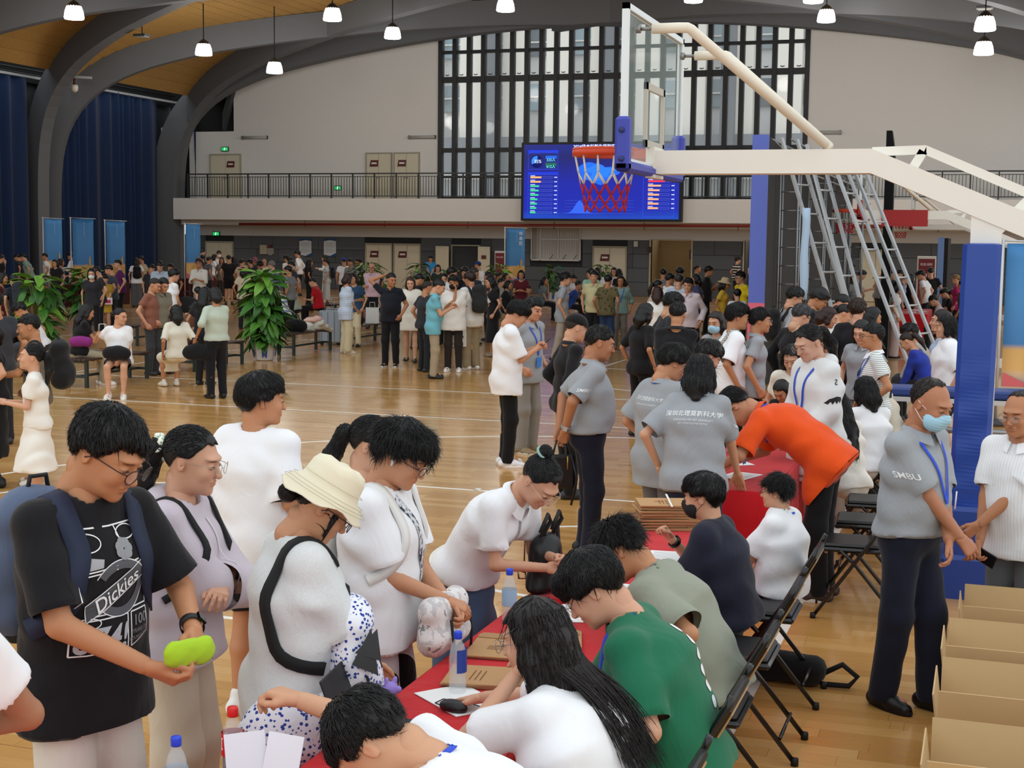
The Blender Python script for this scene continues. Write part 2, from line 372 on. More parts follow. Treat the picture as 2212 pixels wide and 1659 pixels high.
# ---------------------------------------------------------------- head, hands and hair, built once for each level of detail
_TC = {}
LODC = [dict(body=.0125, cloth=.0135, head=.0048, hand=.0048, hair=.0075), dict(body=.02, cloth=.021, head=.009, hand=.0085, hair=.012), dict(body=.03, cloth=.03, head=.015, hand=.014, hair=.017)]
def head_tpl(lod, fem, smile):
    key = ('head', lod, fem, smile)
    if key in _TC: return _TC[key]
    c = LODC[lod]['head']; j = .93 if fem else 1.0
    P = [ell((0, -.014, .034), (.075, .094, .086), k=.02), ell((0, .026, -.022), (.064*j, .068, .082), k=.03), ell((0, .045, -.072), (.046*j, .042, .035), k=.03),
         ell((0, .078, -.094*1.0), (.020*j, .014, .014), k=.022), ell((.036, .066, -.026), (.022, .022, .024), k=.02), ell((-.036, .066, -.026), (.022, .022, .024), k=.02),
         ell((0, .078, .03), (.05, .022, .012), k=.018)]
    if lod < 2:
        for s in (-1, 1):
            P.append(ell((s*.032, .103, .006), (.017, .016, .012), k=.014, sub=True))
            P.append(ell((s*.0325, .0835, .0045), (.0145, .0125, .0105), k=.004))
    P += [cone((0, .092, .008), (0, .111, -.026), .006, .0095, k=.012), ell((0, .106, -.031), (.017, .011, .0085), k=.008)]
    mz = -.057
    P += [ell((0, .0925, mz+.005), (.023+.006*smile, .0085, .0052), k=.006), ell((0, .0925, mz-.0055), (.019+.008*smile, .0085, .006), k=.006)]
    if lod == 0: P.append(ell((0, .104, mz), (.024+.006*smile, .010, .0012), k=.003, sub=True))
    for s in (-1, 1):
        P.append(ell((s*.0745, -.012, -.002), (.0075, .018, .030), R=Rz(-s*.35), k=.006))
        if lod == 0: P.append(ell((s*.0845, -.005, .001), (.006, .010, .018), R=Rz(-s*.35), k=.005, sub=True))
    P += [cone((0, -.018, -.05), (0, -.034, -.145), .053*j, .052*j, k=.03)]
    V, Fq = sdf(P, c)
    T = np.ones((len(V), 3)); x, y, z = V.T
    def blob(cx, cz, rx, rz, ymin, p=1.6): return np.clip(1.5*(1-(((np.abs(x)-cx)/rx)**2+((z-cz)/rz)**2)**p), 0, 1)*(y > ymin)
    wf = 1.0 if lod == 0 else 1.35
    def lay(m, col): T[:] = T*(1-m[:, None])+np.array(col)*m[:, None]
    lay(blob(0, mz, .023*wf, .0115*wf, .07)*.6, (.84, .58, .58))
    lay(blob(.034, .0265, .020*wf, .0052*wf, .05, 1.2)*.82, (.12, .10, .10))
    lay(blob(.0325, .0045, .0155*wf, .0058*wf, .07, 1.2)*.95, (.10, .07, .07))
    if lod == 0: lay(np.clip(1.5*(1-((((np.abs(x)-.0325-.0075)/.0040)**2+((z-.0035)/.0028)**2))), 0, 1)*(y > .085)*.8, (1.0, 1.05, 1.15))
    lay(np.clip((np.abs(x)-.066)/.012, 0, 1)*(np.abs(z) < .034)*(y > -.04)*.35, (1.02, .80, .76))
    lay(blob(.038, -.03, .02, .018, .05)*.25, (1.03, .84, .80))
    if lod == 0:
        ex = []
        for s in (-1, 1):
            mbx = MB(); mbx.tube([(s*.0185, .0925, .0005), (s*.025, .0962, .0042), (s*.0335, .0972, .0055), (s*.042, .0942, .0035), (s*.049, .0885, -.0015)], [.0006, .0013, .0016, .0014, .0007], 4); ex.append((np.array(mbx.v), np.array([f for f in mbx.f if len(f) == 4])))
        n0 = len(V); V, Fq = join([(V, Fq)]+ex); T = np.concatenate([T, np.tile((.06, .05, .05), (len(V)-n0, 1))])
    _TC[key] = (V, Fq, T); return _TC[key]
HANDS = dict(relax=(.42, .5, .62, .7, .25), flat=(.06, .05, .06, .1, .0), grip=(1.15, 1.2, 1.25, 1.3, .75), hold=(.75, .8, .85, .9, .5), pinch=(.75, .95, 1.1, 1.2, .8), point=(.1, 1.2, 1.25, 1.3, .5))
def hand_tpl(lod, pose):
    key = ('hand', lod, pose)
    if key in _TC: return _TC[key]
    c = LODC[lod]['hand']; cu = HANDS[pose]; xs = (-.030, -.010, .0105, .029); ln = (.072, .080, .074, .058); P = [cone((0, -.02, 0), (0, .02, 0), .025, .026, .75, (0, 0, 1), k=.02)]
    P = [ell((0, 0, 0), (.028, .03, .02), k=.02)]
    for i in range(4):
        b = np.array((xs[i], .088-abs(i-1.3)*.004, 0)); P.append(cone((xs[i]*.55, .005, 0), b, .0145, .0115, k=.014))
        a = 0.0; r = .0098 if i < 3 else .0084
        for sgi, fr in enumerate((.45, .30, .25)):
            a += cu[i]*(.9, 1.15, .8)[sgi]; e = b+np.array((xs[i]*.08, math.cos(a)*ln[i]*fr, -math.sin(a)*ln[i]*fr)); P.append(cone(b, e, r, r-.0009, k=.003)); b = e; r -= .0009
    t = cu[4]; b0 = np.array((-.02, .018, -.004)); b1 = np.array((-.046+.012*t, .048, -.010-.016*t)); b2 = np.array((-.056+.026*t, .078, -.014-.026*t)); b3 = np.array((-.058+.04*t, .102, -.016-.03*t))
    P += [cone(b0, b1, .015, .0125, k=.012), cone(b1, b2, .0115, .0105, k=.004), cone(b2, b3, .0105, .0085, k=.004)]
    V, Fq = sdf(P, c); _TC[key] = (V, Fq); return _TC[key]
def hairline(Y, front=.052, side=.012, nape=-.078, a0=.012):
    a = np.clip((Y-a0)/.05, 0, 1); b = np.clip((-.03-Y)/.055, 0, 1); return side+(front-side)*a*a*(3-2*a)+(nape-side)*b
def strands(V, Fq, n, L, w, seed, spike=.2, crown=(0, -.035, .12), fwd=.35, down=.3, zmin=-1, nseg=3, ymax=1, to=None):
    rs = np.random.RandomState(seed); c = V[Fq].mean(1); nr = np.cross(V[Fq[:, 2]]-V[Fq[:, 0]], V[Fq[:, 3]]-V[Fq[:, 1]]); nr /= np.linalg.norm(nr, axis=1)[:, None]+1e-9
    ok = np.where((c[:, 2] > zmin) & (nr[:, 2] > (-.55 if ymax > .5 else -.15)) & (c[:, 1] < ymax))[0]; f = ok[rs.randint(0, len(ok), n)]; p = c[f]+rs.uniform(-.003, .003, (n, 3)); nn = nr[f]
    fl = p-np.array(crown) if to is None else np.array(to)-p; fl = fl/(np.linalg.norm(fl, axis=1)[:, None]+1e-9)+np.array((0, fwd, -down))+rs.normal(0, .22, (n, 3))
    B = BVHTree.FromPolygons([tuple(v) for v in V], [tuple(int(i) for i in q) for q in Fq]); ll = L*rs.uniform(.55, 1.25, n); lift = spike*rs.uniform(.2, 1.2, n); st = nseg+1; out = np.zeros((n, st*3, 3))
    for j in range(n):
        q = p[j]; nj = nn[j]; fj = fl[j]
        for i in range(st):
            t = i/nseg; fj = fj-nj*np.dot(fj, nj); fj = fj/(np.linalg.norm(fj)+1e-9); sd = np.cross(fj, nj); wd = w*(1-t*.9); c0 = q+nj*(ll[j]*lift[j]*t*t+.0012)
            out[j, i*3] = c0-sd*wd; out[j, i*3+1] = c0+sd*wd; out[j, i*3+2] = c0+nj*wd*.8
            q2 = q+fj*(ll[j]/nseg); r = B.find_nearest(Vector(q2))
            if r[0] is not None and (np.array(r[0])-q2).dot(q2-np.array(r[0])) > -(.012**2): nj2 = np.array(r[1]); q2 = np.array(r[0]); nj = nj2 if np.dot(nj2, nj) > 0 else nj
            fj = fj+np.array((0, 0, -.25)); q = q2
    VV = [out[:, i] for i in range(st*3)]
    VV = np.stack(VV, 1).reshape(-1, 3); base = (np.arange(n)*st*3)[:, None]; Fc = []
    for i in range(nseg):
        for a, b in ((0, 1), (1, 2), (2, 0)): Fc.append(base+np.array([[i*3+a, i*3+b, i*3+3+b, i*3+3+a]]))
    return VV, np.concatenate(Fc)
def join(parts):
    Vs, Fs, b = [], [], 0
    for V, Fq in parts: Vs.append(V); Fs.append(Fq+b); b += len(V)
    return np.concatenate(Vs), np.concatenate(Fs)
def hair_tpl(style, lod, seed=1):
    seed = seed % 3 if lod == 0 else 0; key = ('hair', style, lod, seed)
    if key in _TC: return _TC[key]
    c = LODC[lod]['hair']; P = []; front, side, nape, t = .054, .018, -.07, .010; wob = .004; ns, L, sp, fwd, dn = 900, .036, .18, .35, .3; w = .0024; zmin = -1; a0 = .012
    cap = lambda t: ell((0, -.013, .036), (.078+t, .097+t, .087+t), k=.02)
    if style == 'short': t = .012; sp = .3; ns = 1300
    elif style == 'crew': t = .006; front, side = .06, .03; wob = .002; L = .014; sp = .6
    elif style == 'thick': t = .022; front = .046; wob = .005; ns = 1500; L = .045; P.append(ell((0, .03, .09), (.07, .07, .045), k=.03))
    elif style == 'fluffy': t = .027; front = .036; wob = .007; ns = 2200; L = .055; sp = .55; P.append(ell((0, .04, .085), (.075, .07, .05), k=.03))
    elif style == 'bowl': t = .020; front, side, nape = .030, .004, -.062; ns = 1700; L = .05; sp = .08; P.append(ell((0, .045, .075), (.074, .066, .05), k=.03))
    elif style == 'spiky': t = .016; front = .058; ns = 1700; L = .042; sp = .9; fwd = .1; dn = -.2
    elif style == 'bald': t = .0025; front, side = .110, .03; wob = .001; L = .03; sp = .02; ns = 700; a0 = -.03; fwd = -.2
    elif style == 'buzz': t = .003; front, side = .062, .03; wob = .0; ns = 0
    elif style in ('pony', 'bun', 'topbun', 'hatbun'):
        t = .006; front, side, nape = .080, .024, -.066; wob = .001; sp = .04; L = .05; fwd = 0; dn = 0; ns = 900
        if style == 'pony': P += [ell((0, -.125, .02), (.03, .03, .03), k=.02), cone((0, -.135, .02), (0, -.165, -.10), .034, .036, 1.2, (1, 0, 0), k=.03), cone((0, -.165, -.10), (0, -.15, -.24), .036, .012, 1.2, (1, 0, 0), k=.03)]
        if style == 'bun': P.append(ell((0, -.128, .015), (.042, .036, .042), k=.01))
        if style == 'hatbun': P.append(ell((0, -.125, -.03), (.034, .034, .036), k=.01)); P += [cone((.066, .045, -.0), (.062, .06, -.10), .011, .004, k=.01), cone((-.066, .045, -.0), (-.062, .06, -.10), .011, .004, k=.01)]
        if style == 'topbun': P.append(ell((0, -.085, .125), (.034, .034, .03), k=.008))
    elif style in ('long', 'longer', 'mid', 'bob'):
        t = .012; front, side, nape = .076, -.02, -.085; wob = .003; sp = .03; L = .09; fwd = -.05; dn = 1.2; ns = 1100
        e = dict(bob=-.10, mid=-.19, long=-.33, longer=-.47)[style]
        P += [cone((0, -.055, -.0), (0, -.085, e*.55), .075, .062, 1.25, (1, 0, 0), k=.03), cone((0, -.085, e*.55), (0, -.095, e), .062, .024, 1.35, (1, 0, 0), k=.03)]
        for s in (-1, 1): P += [cone((s*.075, .005, .04), (s*.082, -.0, -.06), .022, .024, k=.03), cone((s*.082, 0, -.06), (s*.075, -.01, max(e, -.30)), .024, .008, k=.03)]
    elif style == 'part':
        t = .016; front = .05; ns = 1500; L = .05; sp = .2
    base = cap(t)
    def fn(D, X, Y, Z):
        # keep the hair cap above the hairline, add the loose masses
        return D
    capV = sdf([base], c, wob, 2.4, fn=lambda D, X, Y, Z: np.maximum(D, (hairline(Y, front, side, nape, a0)-Z)*.8+.004*np.sin(X*170+seed)*(Y > .03)))
    parts = [capV]
    if P:
        parts.append(sdf(P, c, wob*.7, 2.4))
    V, Fq = join(parts)
    if lod == 0 and ns: V, Fq = join([(V, Fq), strands(V, Fq, ns, L, w, seed+11, sp, fwd=fwd, down=dn, ymax=.055 if style in ('long', 'longer', 'mid', 'bob', 'pony', 'bun', 'topbun', 'hatbun') else 1, to=((0, -.14, .02) if style in ('pony', 'bun') else (0, -.09, .13) if style == 'topbun' else (0, -.13, -.03)) if style in ('pony', 'bun', 'topbun', 'hatbun') else None)])
    elif lod == 1 and ns and style in ('fluffy', 'spiky', 'short', 'thick'): V, Fq = join([(V, Fq), strands(V, Fq, 260, L, .0045, seed+11, sp, fwd=fwd, down=dn, nseg=2)])
    _TC[key] = (V, Fq); return _TC[key]
# ---------------------------------------------------------------- people
SKIN = dict(a='#d2a283', b='#c69272', c='#b57d5c', d='#dcb094')
ARM = dict(down=(.235, .03, .92), relax=(.215, .09, .96), front=(.06, .30, 1.14), low=(.05, .235, .93), clasp=(.02, .20, .87), cross=(-.10, .19, 1.10), back=(.03, -.19, .90), table=(.12, .40, .95), face=(.05, .16, 1.42), phone=(.04, .31, 1.22), read=(.08, .33, 1.16), lap=(.08, .26, .78), hip=(.25, .0, 1.0), bag=(.225, .05, .90), up=(.06, .02, 1.66), chest=(.05, .22, 1.22))
class Person:
    def __init__(p, label, uv=None, h=None, d=None, face=0, lod=1, sit=None, lean=0, hunch=4, hp=10, hy=0, ht=0, arms=('down', 'down'), feet=None, fem=False, fat=0.0, sk='a', hair='short', hc='#0d0c0d',
                 top=None, bot=None, shoes='#2a2a2c', tl=.62, hem=.10, ease=.0, legw=0.0, cuff=.0, collar=None, glasses=None, mask=None, hands=('relax', 'relax'), smile=0, group=None, xy=None, twist=0, poles=(None, None), bust=None, seed=None, belt=None, flare=0.0, palm=(None, None), neck=.0, socks=None, kid=False, rot=None):
        p.lod = lod; C = LODC[lod]; rs = random.Random(hash(label) % 1000 if seed is None else seed)
        p.seed = sum(map(ord, label)) % 97
        hh = h or 1.7
        for it in range(5 if (d is not None and h is None) else 1):
            p._skel(hh, sit, lean, hunch, hp, hy, ht, arms, feet, fem, twist, poles, neck, kid)
            if d is not None and h is None: hh *= (atD(uv[0], uv[1], d)[2])/p.top[2]
        p.h = hh
        if any(isinstance(a_, tuple) and a_[0] == 'w' for a_ in arms):
            W0 = np.array([xy[0], xy[1], 0.0]) if xy is not None else (atD(uv[0], uv[1], d) if d is not None else at(uv[0], uv[1], p.top[2])); rz0 = math.radians(face)+math.atan2(-W0[0], W0[1]) if rot is None else math.radians(rot); l0 = W0 if xy is not None else W0-Rz(rz0)@p.top; l0 = np.array((l0[0], l0[1], 0.0))
            arms = tuple(tuple(Rz(rz0).T@(np.array(a_[1:])-l0)/p.s) if isinstance(a_, tuple) and a_[0] == 'w' else a_ for a_ in arms); p._skel(hh, sit, lean, hunch, hp, hy, ht, arms, feet, fem, twist, poles, neck, kid)
        if xy is not None: W = np.array([xy[0], xy[1], 0.0])
        else: W = atD(uv[0], uv[1], d) if d is not None else at(uv[0], uv[1], p.top[2])
        bear = math.atan2(-W[0], W[1]); p.rz = math.radians(face)+bear if rot is None else math.radians(rot); R = Rz(p.rz)
        loc = np.array([W[0], W[1], 0.0]) if xy is not None else W-R@p.top; loc[2] = 0.0; p.loc = loc; p.R = R
        s = p.s; J = p.J; sk = SKIN.get(sk, sk)
        # body
        b = p._body(fem, fat, top, bot, sit); V, Fq = sdf(b, C['body'])
        hV, hF, hT = head_tpl(lod, fem, 1 if smile else 0); hV = hV@(p.HR.T)*s*p.hs+p.HC
        parts = [(V, Fq), (hV, hF)]; T = [np.ones((len(V), 3)), hT]
        for i, sd in ((0, -1), (1, 1)):
            q = p._hand(i, sd, hands[i], palm[i]); parts.append(q); T.append(np.ones((len(q[0]), 3))*np.array((1, .96, .95)))
        V, Fq = join(parts); me = mesh_np('person', V, Fq); at_ = me.color_attributes.new('tint', 'FLOAT_COLOR', 'POINT'); T = np.concatenate(T); at_.data.foreach_set('color', np.concatenate([T, np.ones((len(T), 1))], 1).astype(np.float32).ravel())
        p.o = link('person', me, skin_mat(sk)); p.o.location = loc; p.o.rotation_euler = (0, 0, p.rz); tag(p.o, label, 'person', group)
        p.fat = fat; p.fem = fem
        if hair: p.hairo = p._part('hair', *[x for x in (lambda q: (q[0]@(p.HR.T)*s*p.hs+p.HC, q[1]))(hair_tpl(hair, lod, p.seed))], hair_mat(hc) if hair not in ('buzz',) else hair_mat('#2b2622', .7))
        dress = bot and bot[0] == 'dress'
        if bot: p._bottom(bot, fat, fem, legw, cuff, sit, dress, top, flare)
        if top: p._top(top, tl, hem, ease, fat, fem, sit, bust, flare if dress else 0)
        if belt: p._belt(belt)
        if shoes: p._shoes(shoes, socks)
        if collar: p._collar(collar)
        if glasses: p._glasses(glasses)
        if mask: p._mask(mask)
    def _part(p, name, V, Fq, mat, smooth=True): return link(name, mesh_np(name, V, Fq, smooth), mat, p.o)
    def mb(p, name, mb, mat): return mb.build(name, mat, p.o)
    def world(p, q): return p.R@np.array(q, float)+p.loc
    def hp2w(p, q): return p.HR@(np.array(q, float)*p.s*p.hs)+p.HC
    def _skel(p, h, sit, lean, hunch, hp, hy, ht, arms, feet, fem, twist, poles, neck, kid):
        s = h/1.70; p.s = s; p.hs = 1.16 if kid else 1.05; J = p.J = {}; l = math.radians(lean); l2 = l+math.radians(hunch); p.sitz = sit
        u0 = np.array((0, math.sin(l), math.cos(l))); u1 = np.array((0, math.sin(l2), math.cos(l2))); um = nrm(u0+u1); tw = math.radians(twist); sx = np.array((math.cos(tw), math.sin(tw), 0)); p.u0, p.u1, p.sx = u0, u1, sx
        P0 = np.array((0, 0, .925*s)) if sit is None else np.array((0, 0, sit+.095*s)); p.P0 = P0
        J['w'] = P0+u0*.145*s; J['c'] = J['w']+um*.185*s; J['n'] = J['c']+u1*.185*s
        sw = (.150 if fem else .170)*s; J['s0'] = J['n']-u1*.062*s-sx*sw; J['s1'] = J['n']-u1*.062*s+sx*sw
        a = math.radians(hp); nd = nrm(u1+.55*np.array((0, math.sin(a), math.cos(a)))); J['hb'] = J['n']+nd*(.078+neck)*s
        p.HR = Rz(tw*.6+math.radians(hy))@Ry(math.radians(ht))@Rx(-a); p.HC = J['hb']+p.HR@np.array((0, .022, .072))*s*p.hs; p.top = p.HC+p.HR@np.array((0, -.0, .135))*s*p.hs
        p.top = p.HC+np.array((0, 0, .132*s*p.hs))+p.HR@np.array((0, -.012, 0))*s
        for i, sd in ((0, -1), (1, 1)):
            J['h%d' % i] = P0+np.array((sd*.080*s, 0, -.02*s)); f = (feet[i] if feet else None)
            if sit is None: an = np.array((sd*.10*s, 0, .078*s))+(np.array((f[0], f[1], f[2] if len(f) > 2 else 0))*s if f else 0)
            else: an = np.array((sd*.11*s, .40*s, .078*s))+(np.array((f[0], f[1], f[2] if len(f) > 2 else 0))*s if f else 0)
            J['k%d' % i], J['a%d' % i] = ik(J['h%d' % i], an, .421*s, .409*s, np.array((sd*.12, 1, .25)))
            am = arms[i] if not (isinstance(arms[i], tuple) and arms[i][0] == 'w') else 'down'
            if isinstance(am, str):
                q = np.array(ARM[am])*s; q[0] *= sd; q = q-np.array((0, 0, .925*s)); t = P0+(sx*q[0]+u0*q[2]+np.cross(u0, sx)*-q[1] if False else sx*q[0]+np.cross(u0, sx)*q[1]*1.0+u0*q[2])
            else: t = np.array(am, float)*np.array((1, 1, 1))*s if len(am) == 3 else P0+np.array(am[:3])*s
            pl = poles[i] if poles[i] is not None else (sd*.55, -.75, -.6); J['e%d' % i], J['r%d' % i] = ik(J['s%d' % i], t, .285*s, .255*s, np.array(pl, float))
    def _body(p, fem, fat, top, bot, sit):
        J, s, sx = p.J, p.s, p.sx; g = 1+fat*.5; P = [cone(J['w'], J['c'], .092*s*g, .102*s*g, 1.38, sx, .04), cone(J['c'], J['n']-p.u1*.02*s, .102*s, .05*s, 1.5, sx, .04), cone(p.P0, J['w'], .10*s*g, .092*s*g, 1.38, sx, .04), cone(J['s0'], J['s1'], .042*s, .042*s, k=.03), cone(J['n']-p.u1*.05*s, J['hb']+p.HR@np.array((0, -.02, .0))*s, .058*s, .049*s*(.93 if fem else 1.04), k=.03)]
        af = (.86 if fem else 1)*(1+fat*.25)
        for i in '01':
            P += [cone(J['s'+i], J['e'+i], .047*s*af, .037*s*af, k=.03), cone(J['e'+i], J['r'+i], .039*s*af, .0265*s*af, k=.012), cone(J['h'+i], J['k'+i], .070*s*g, .050*s, k=.03), cone(J['k'+i], J['k'+i]*.62+J['a'+i]*.38+np.array((0, -.012*s, 0)), .051*s, .053*s, k=.02), cone(J['k'+i]*.62+J['a'+i]*.38+np.array((0, -.012*s, 0)), J['a'+i], .052*s, .033*s, k=.02), cone(J['a'+i]-np.array((0, .02*s, .02*s)), J['a'+i]+np.array((0, .12*s, -.035*s)), .036*s, .026*s, k=.02)]
        return P
    def _hand(p, i, sd, pose, palm):
        J, s = p.J, p.s; w = J['r%d' % i]; y = nrm(w-J['e%d' % i]); pn = np.array((-sd*.8, .1, -.35)) if palm is None else np.array(palm, float)
        z = -pn; z = nrm(z-y*np.dot(z, y)); x = np.cross(y, z); V, Fq = hand_tpl(p.lod, pose); V = V.copy()
        k = s*(.90 if p.h < 1.66 else .97)
        if i == 0: V[:, 0] *= -1; Fq = Fq[:, ::-1]
        p.__dict__.setdefault('HF', {})[i] = (w, x, y, z)
        return (V@np.stack([x, y, z])*k+w+y*.012*s, Fq)
    def hand_pt(p, i, x=0, y=.08, z=-.03):
        w, X, Y, Z = p.HF[i]; return w+(X*x+Y*y+Z*z)*p.s
    def _top(p, top, tl, hem, ease, fat, fem, sit, bust, flare):
        J, s, sx, u0, u1 = p.J, p.s, p.sx, p.u0, p.u1; c = LODC[p.lod]['cloth']; g = 1+fat*.42; e = .016+ease; P0 = p.P0; hz = hem*s
        hp_ = P0-u0*hz if sit is None else P0-u0*min(hz, .06*s); fw = np.cross(u0, sx)
        wr = (.094 if fem else .101)*s*g+e; cr = .108*s*g+e; hr = (.124 if fem else .113)*s*g+e+ease*.25
        cuts = []; bc = [(hp_, -u0)]; ext = hp_-u0*.03
        P = [cone(J['w'], J['c'], wr, cr, 1.44, sx, .045), cone(J['c'], J['n']-u1*.06*s, cr, .066*s+e*.6, 1.52, sx, .035), cone(J['s0'], J['s1'], .045*s+e*.6, .045*s+e*.6, k=.03),
             cone(J['n']-u1*.012*s, J['s0'], .040*s+e*.5, .040*s+e*.5, k=.025), cone(J['n']-u1*.012*s, J['s1'], .040*s+e*.5, .040*s+e*.5, k=.025), cone(ext, J['w'], hr, wr, 1.42, sx, .045, cut=bc)]
        for i, sd in ((0, -1), (1, 1)):
            P.append(ell(P0+sx*sd*.065*s+np.array((0, -.045*s, -.04*s)), np.array((.085, .085, .095))*s*g+e+.008, k=.04, cut=bc))
            h_, k_ = J['h%d' % i], J['k%d' % i]; f_ = .5 if sit is None else .22; P.append(cone(h_, h_+(k_-h_)*f_, (.084 if fem else .080)*s*g+.012+e*.7, .078*s*g+.012+e*.7, k=.04, cut=bc))
        cuts.append((hp_, -u0, .5))
        if fem or bust:
            b = .055 if bust is None else bust
            for sd in (-1, 1): P.append(ell(J['c']+u1*.03*s+sx*sd*.07*s+np.cross(u1, sx)*(.085)*s, np.array((.062, .052, .062))*s*(b/.055)**.5, k=.05))
        if fat > .05: P.append(ell(J['w']+u0*.02*s+fw*.055*s*g, np.array((.135, .115, .15))*s*(1+fat*.45), k=.06))
        nk = J['n']+u1*.012*s+np.array((0, .0, 0)); ndir = nrm(u1*.9+np.cross(u1, sx)*-.34+np.array((0, 0, .0)))
        ndir = nrm(u1+np.cross(u1, sx)*.42*-1+np.cross(u1, sx)*.84)
        for i, sd in ((0, -1), (1, 1)):
            a, el, r = J['s%d' % i], J['e%d' % i], J['r%d' % i]; f = tl if not isinstance(tl, tuple) else tl[i]
            w0, w1 = .050*s+e*.5, (.046 if fem else .050)*s+e*.85
            if f <= 1:
                d = nrm(el-a); ce = a+(el-a)*f; P.append(cone(a, ce+d*.03, w0, w1, k=.025, cut=[(ce, d)])); cuts.append((ce, d, .12))
            else:
                d = nrm(r-el); ce = el+(r-el)*(f-1); P += [cone(a, el, w0, w1*.92, k=.025), cone(el, ce+d*.02, w1*.92, .040*s+e, k=.025, cut=[(ce, d)])]; cuts.append((ce, d, .10))
        np_ = J['n']+u1*.006*s; P.append(cone(np_, np_+u1*.2*s, .064*s, .075*s, 1.1, sx, k=.012, sub=True)); 
        V, Fq = sdf(P, c, .005 if p.lod == 0 else (.0035 if p.lod == 1 else 0), 1.0); V, Fq = open_ends(V, Fq, cuts, c)
        # open the neck: drop the lid inside the collar
        w = V-np_; hgt = w@u1; rad = np.linalg.norm(w-hgt[:, None]*u1, axis=1); fc = V[Fq].mean(1)-np_; fh = fc@u1; fr = np.linalg.norm(fc-fh[:, None]*u1, axis=1)
        Fq = Fq[~((fr < .060*s) & (fh > -.09*s))]; V = tidy_edge(V, Fq, cuts, c, 5)
        p.shirt = p._part('dress' if flare else ('shirt' if not isinstance(top, tuple) else top[1]), V, Fq, top if not isinstance(top, tuple) else top[0]); p.SV, p.SF = V, Fq; p._bvh = None
    def _bottom(p, bot, fat, fem, legw, cuff, sit, dress, top, flare):
        J, s, sx, u0 = p.J, p.s, p.sx, p.u0; kind, mat = bot[0], bot[1]; c = LODC[p.lod]['cloth']; g = 1+fat*.40; P0 = p.P0; e = .010; cuts = []
        hr = (.112 if fem else .107)*s*g+e; top_ = J['w']+u0*.01*s
        P = [cone(P0-u0*.02*s, top_, hr, .098*s*g+e*.6, 1.38, sx, .04, cut=[(top_, u0)])]; cuts.append((top_, u0, .4))
        for sd in (-1, 1): P.append(ell(P0+sx*sd*.065*s+np.array((0, -.045*s, -.04*s)), np.array((.085, .085, .095))*s*g, k=.04))
        if kind in ('pants', 'shorts'):
            for i in '01':
                h_, k_, a_ = J['h'+i], J['k'+i], J['a'+i]; r0, r1, r2 = ((.084 if fem else .080)*s*g+e, .064*s+e+legw*.6, .050*s+e+legw)
                if kind == 'pants':
                    d = nrm(a_-k_); ce = a_+d*(.035-cuff)*s if cuff <= .04 else a_-d*(cuff)*s
                    P += [cone(h_, k_, r0, r1, k=.03), cone(k_, ce+d*.02, r1, r2, k=.04, cut=[(ce, d)])]; cuts.append((ce, d, .16))
                else:
                    f = bot[2] if len(bot) > 2 else .75; d = nrm(k_-h_); ce = h_+(k_-h_)*f; P.append(cone(h_, ce+d*.02, r0, r1+.028+legw, k=.03, cut=[(ce, d)])); cuts.append((ce, d, .2))
        elif kind in ('skirt', 'dress'):
            hz = bot[2] if len(bot) > 2 else .55
            if sit is None:
                b_ = np.array((P0[0], P0[1]+.02*s, P0[2]-hz*s)); n_ = np.array((0, 0, -1.)); P += [cone(P0-u0*.02*s, b_+n_*.03, hr-.004, hr+.03+flare, 1.5, sx, .04, cut=[(b_, n_)])]; cuts.append((b_, n_, .6))
            else:
                for i in '01': P += [cone(J['h'+i], J['k'+i]+np.array((0, .03, 0)), .10*s*g, .085*s, k=.06)]
                m = (J['k0']+J['k1'])/2; b_ = m+np.array((0, .02, -hz*.6*s)); n_ = np.array((0, 0, -1.)); P.append(cone(m, b_, .10*s, .11*s, 1.6, sx, .05, cut=[(b_, n_)])); P.append(cone(P0, m, .10*s, .085*s, 1.6, sx, .05)); cuts.append((b_, n_, .4))
        wobs = .003 if kind in ('pants', 'shorts') else .006
        V, Fq = sdf(P, c, wobs if p.lod < 2 else 0, .9 if kind in ('pants', 'shorts') else 1.1); V, Fq = open_ends(V, Fq, cuts, c)
        p._part(dict(pants='trousers', shorts='shorts', skirt='skirt', dress='skirt')[kind], V, Fq, mat); p.BV = V
    def _belt(p, col):
        J, s, sx, u0 = p.J, p.s, p.sx, p.u0; m = p.P0+u0*.085*s; r = (.110*s*(1+p.fat*.42)+.016); mb = MB(); n = 28; fw = np.cross(u0, sx); ring = []
        for k in range(n):
            a = 2*math.pi*k/n; d = sx*math.cos(a)*1.40+fw*math.sin(a)
            if p.fat > .05 and math.sin(a) > 0: d = d+fw*math.sin(a)*p.fat*.32
            ring.append([m+d*r-u0*.018*s, m+d*(r+.004)-u0*.012*s, m+d*(r+.004)+u0*.014*s, m+d*r+u0*.02*s])
        mb.grid(ring, True, True); p.mb('belt', mb, M(col, .4))
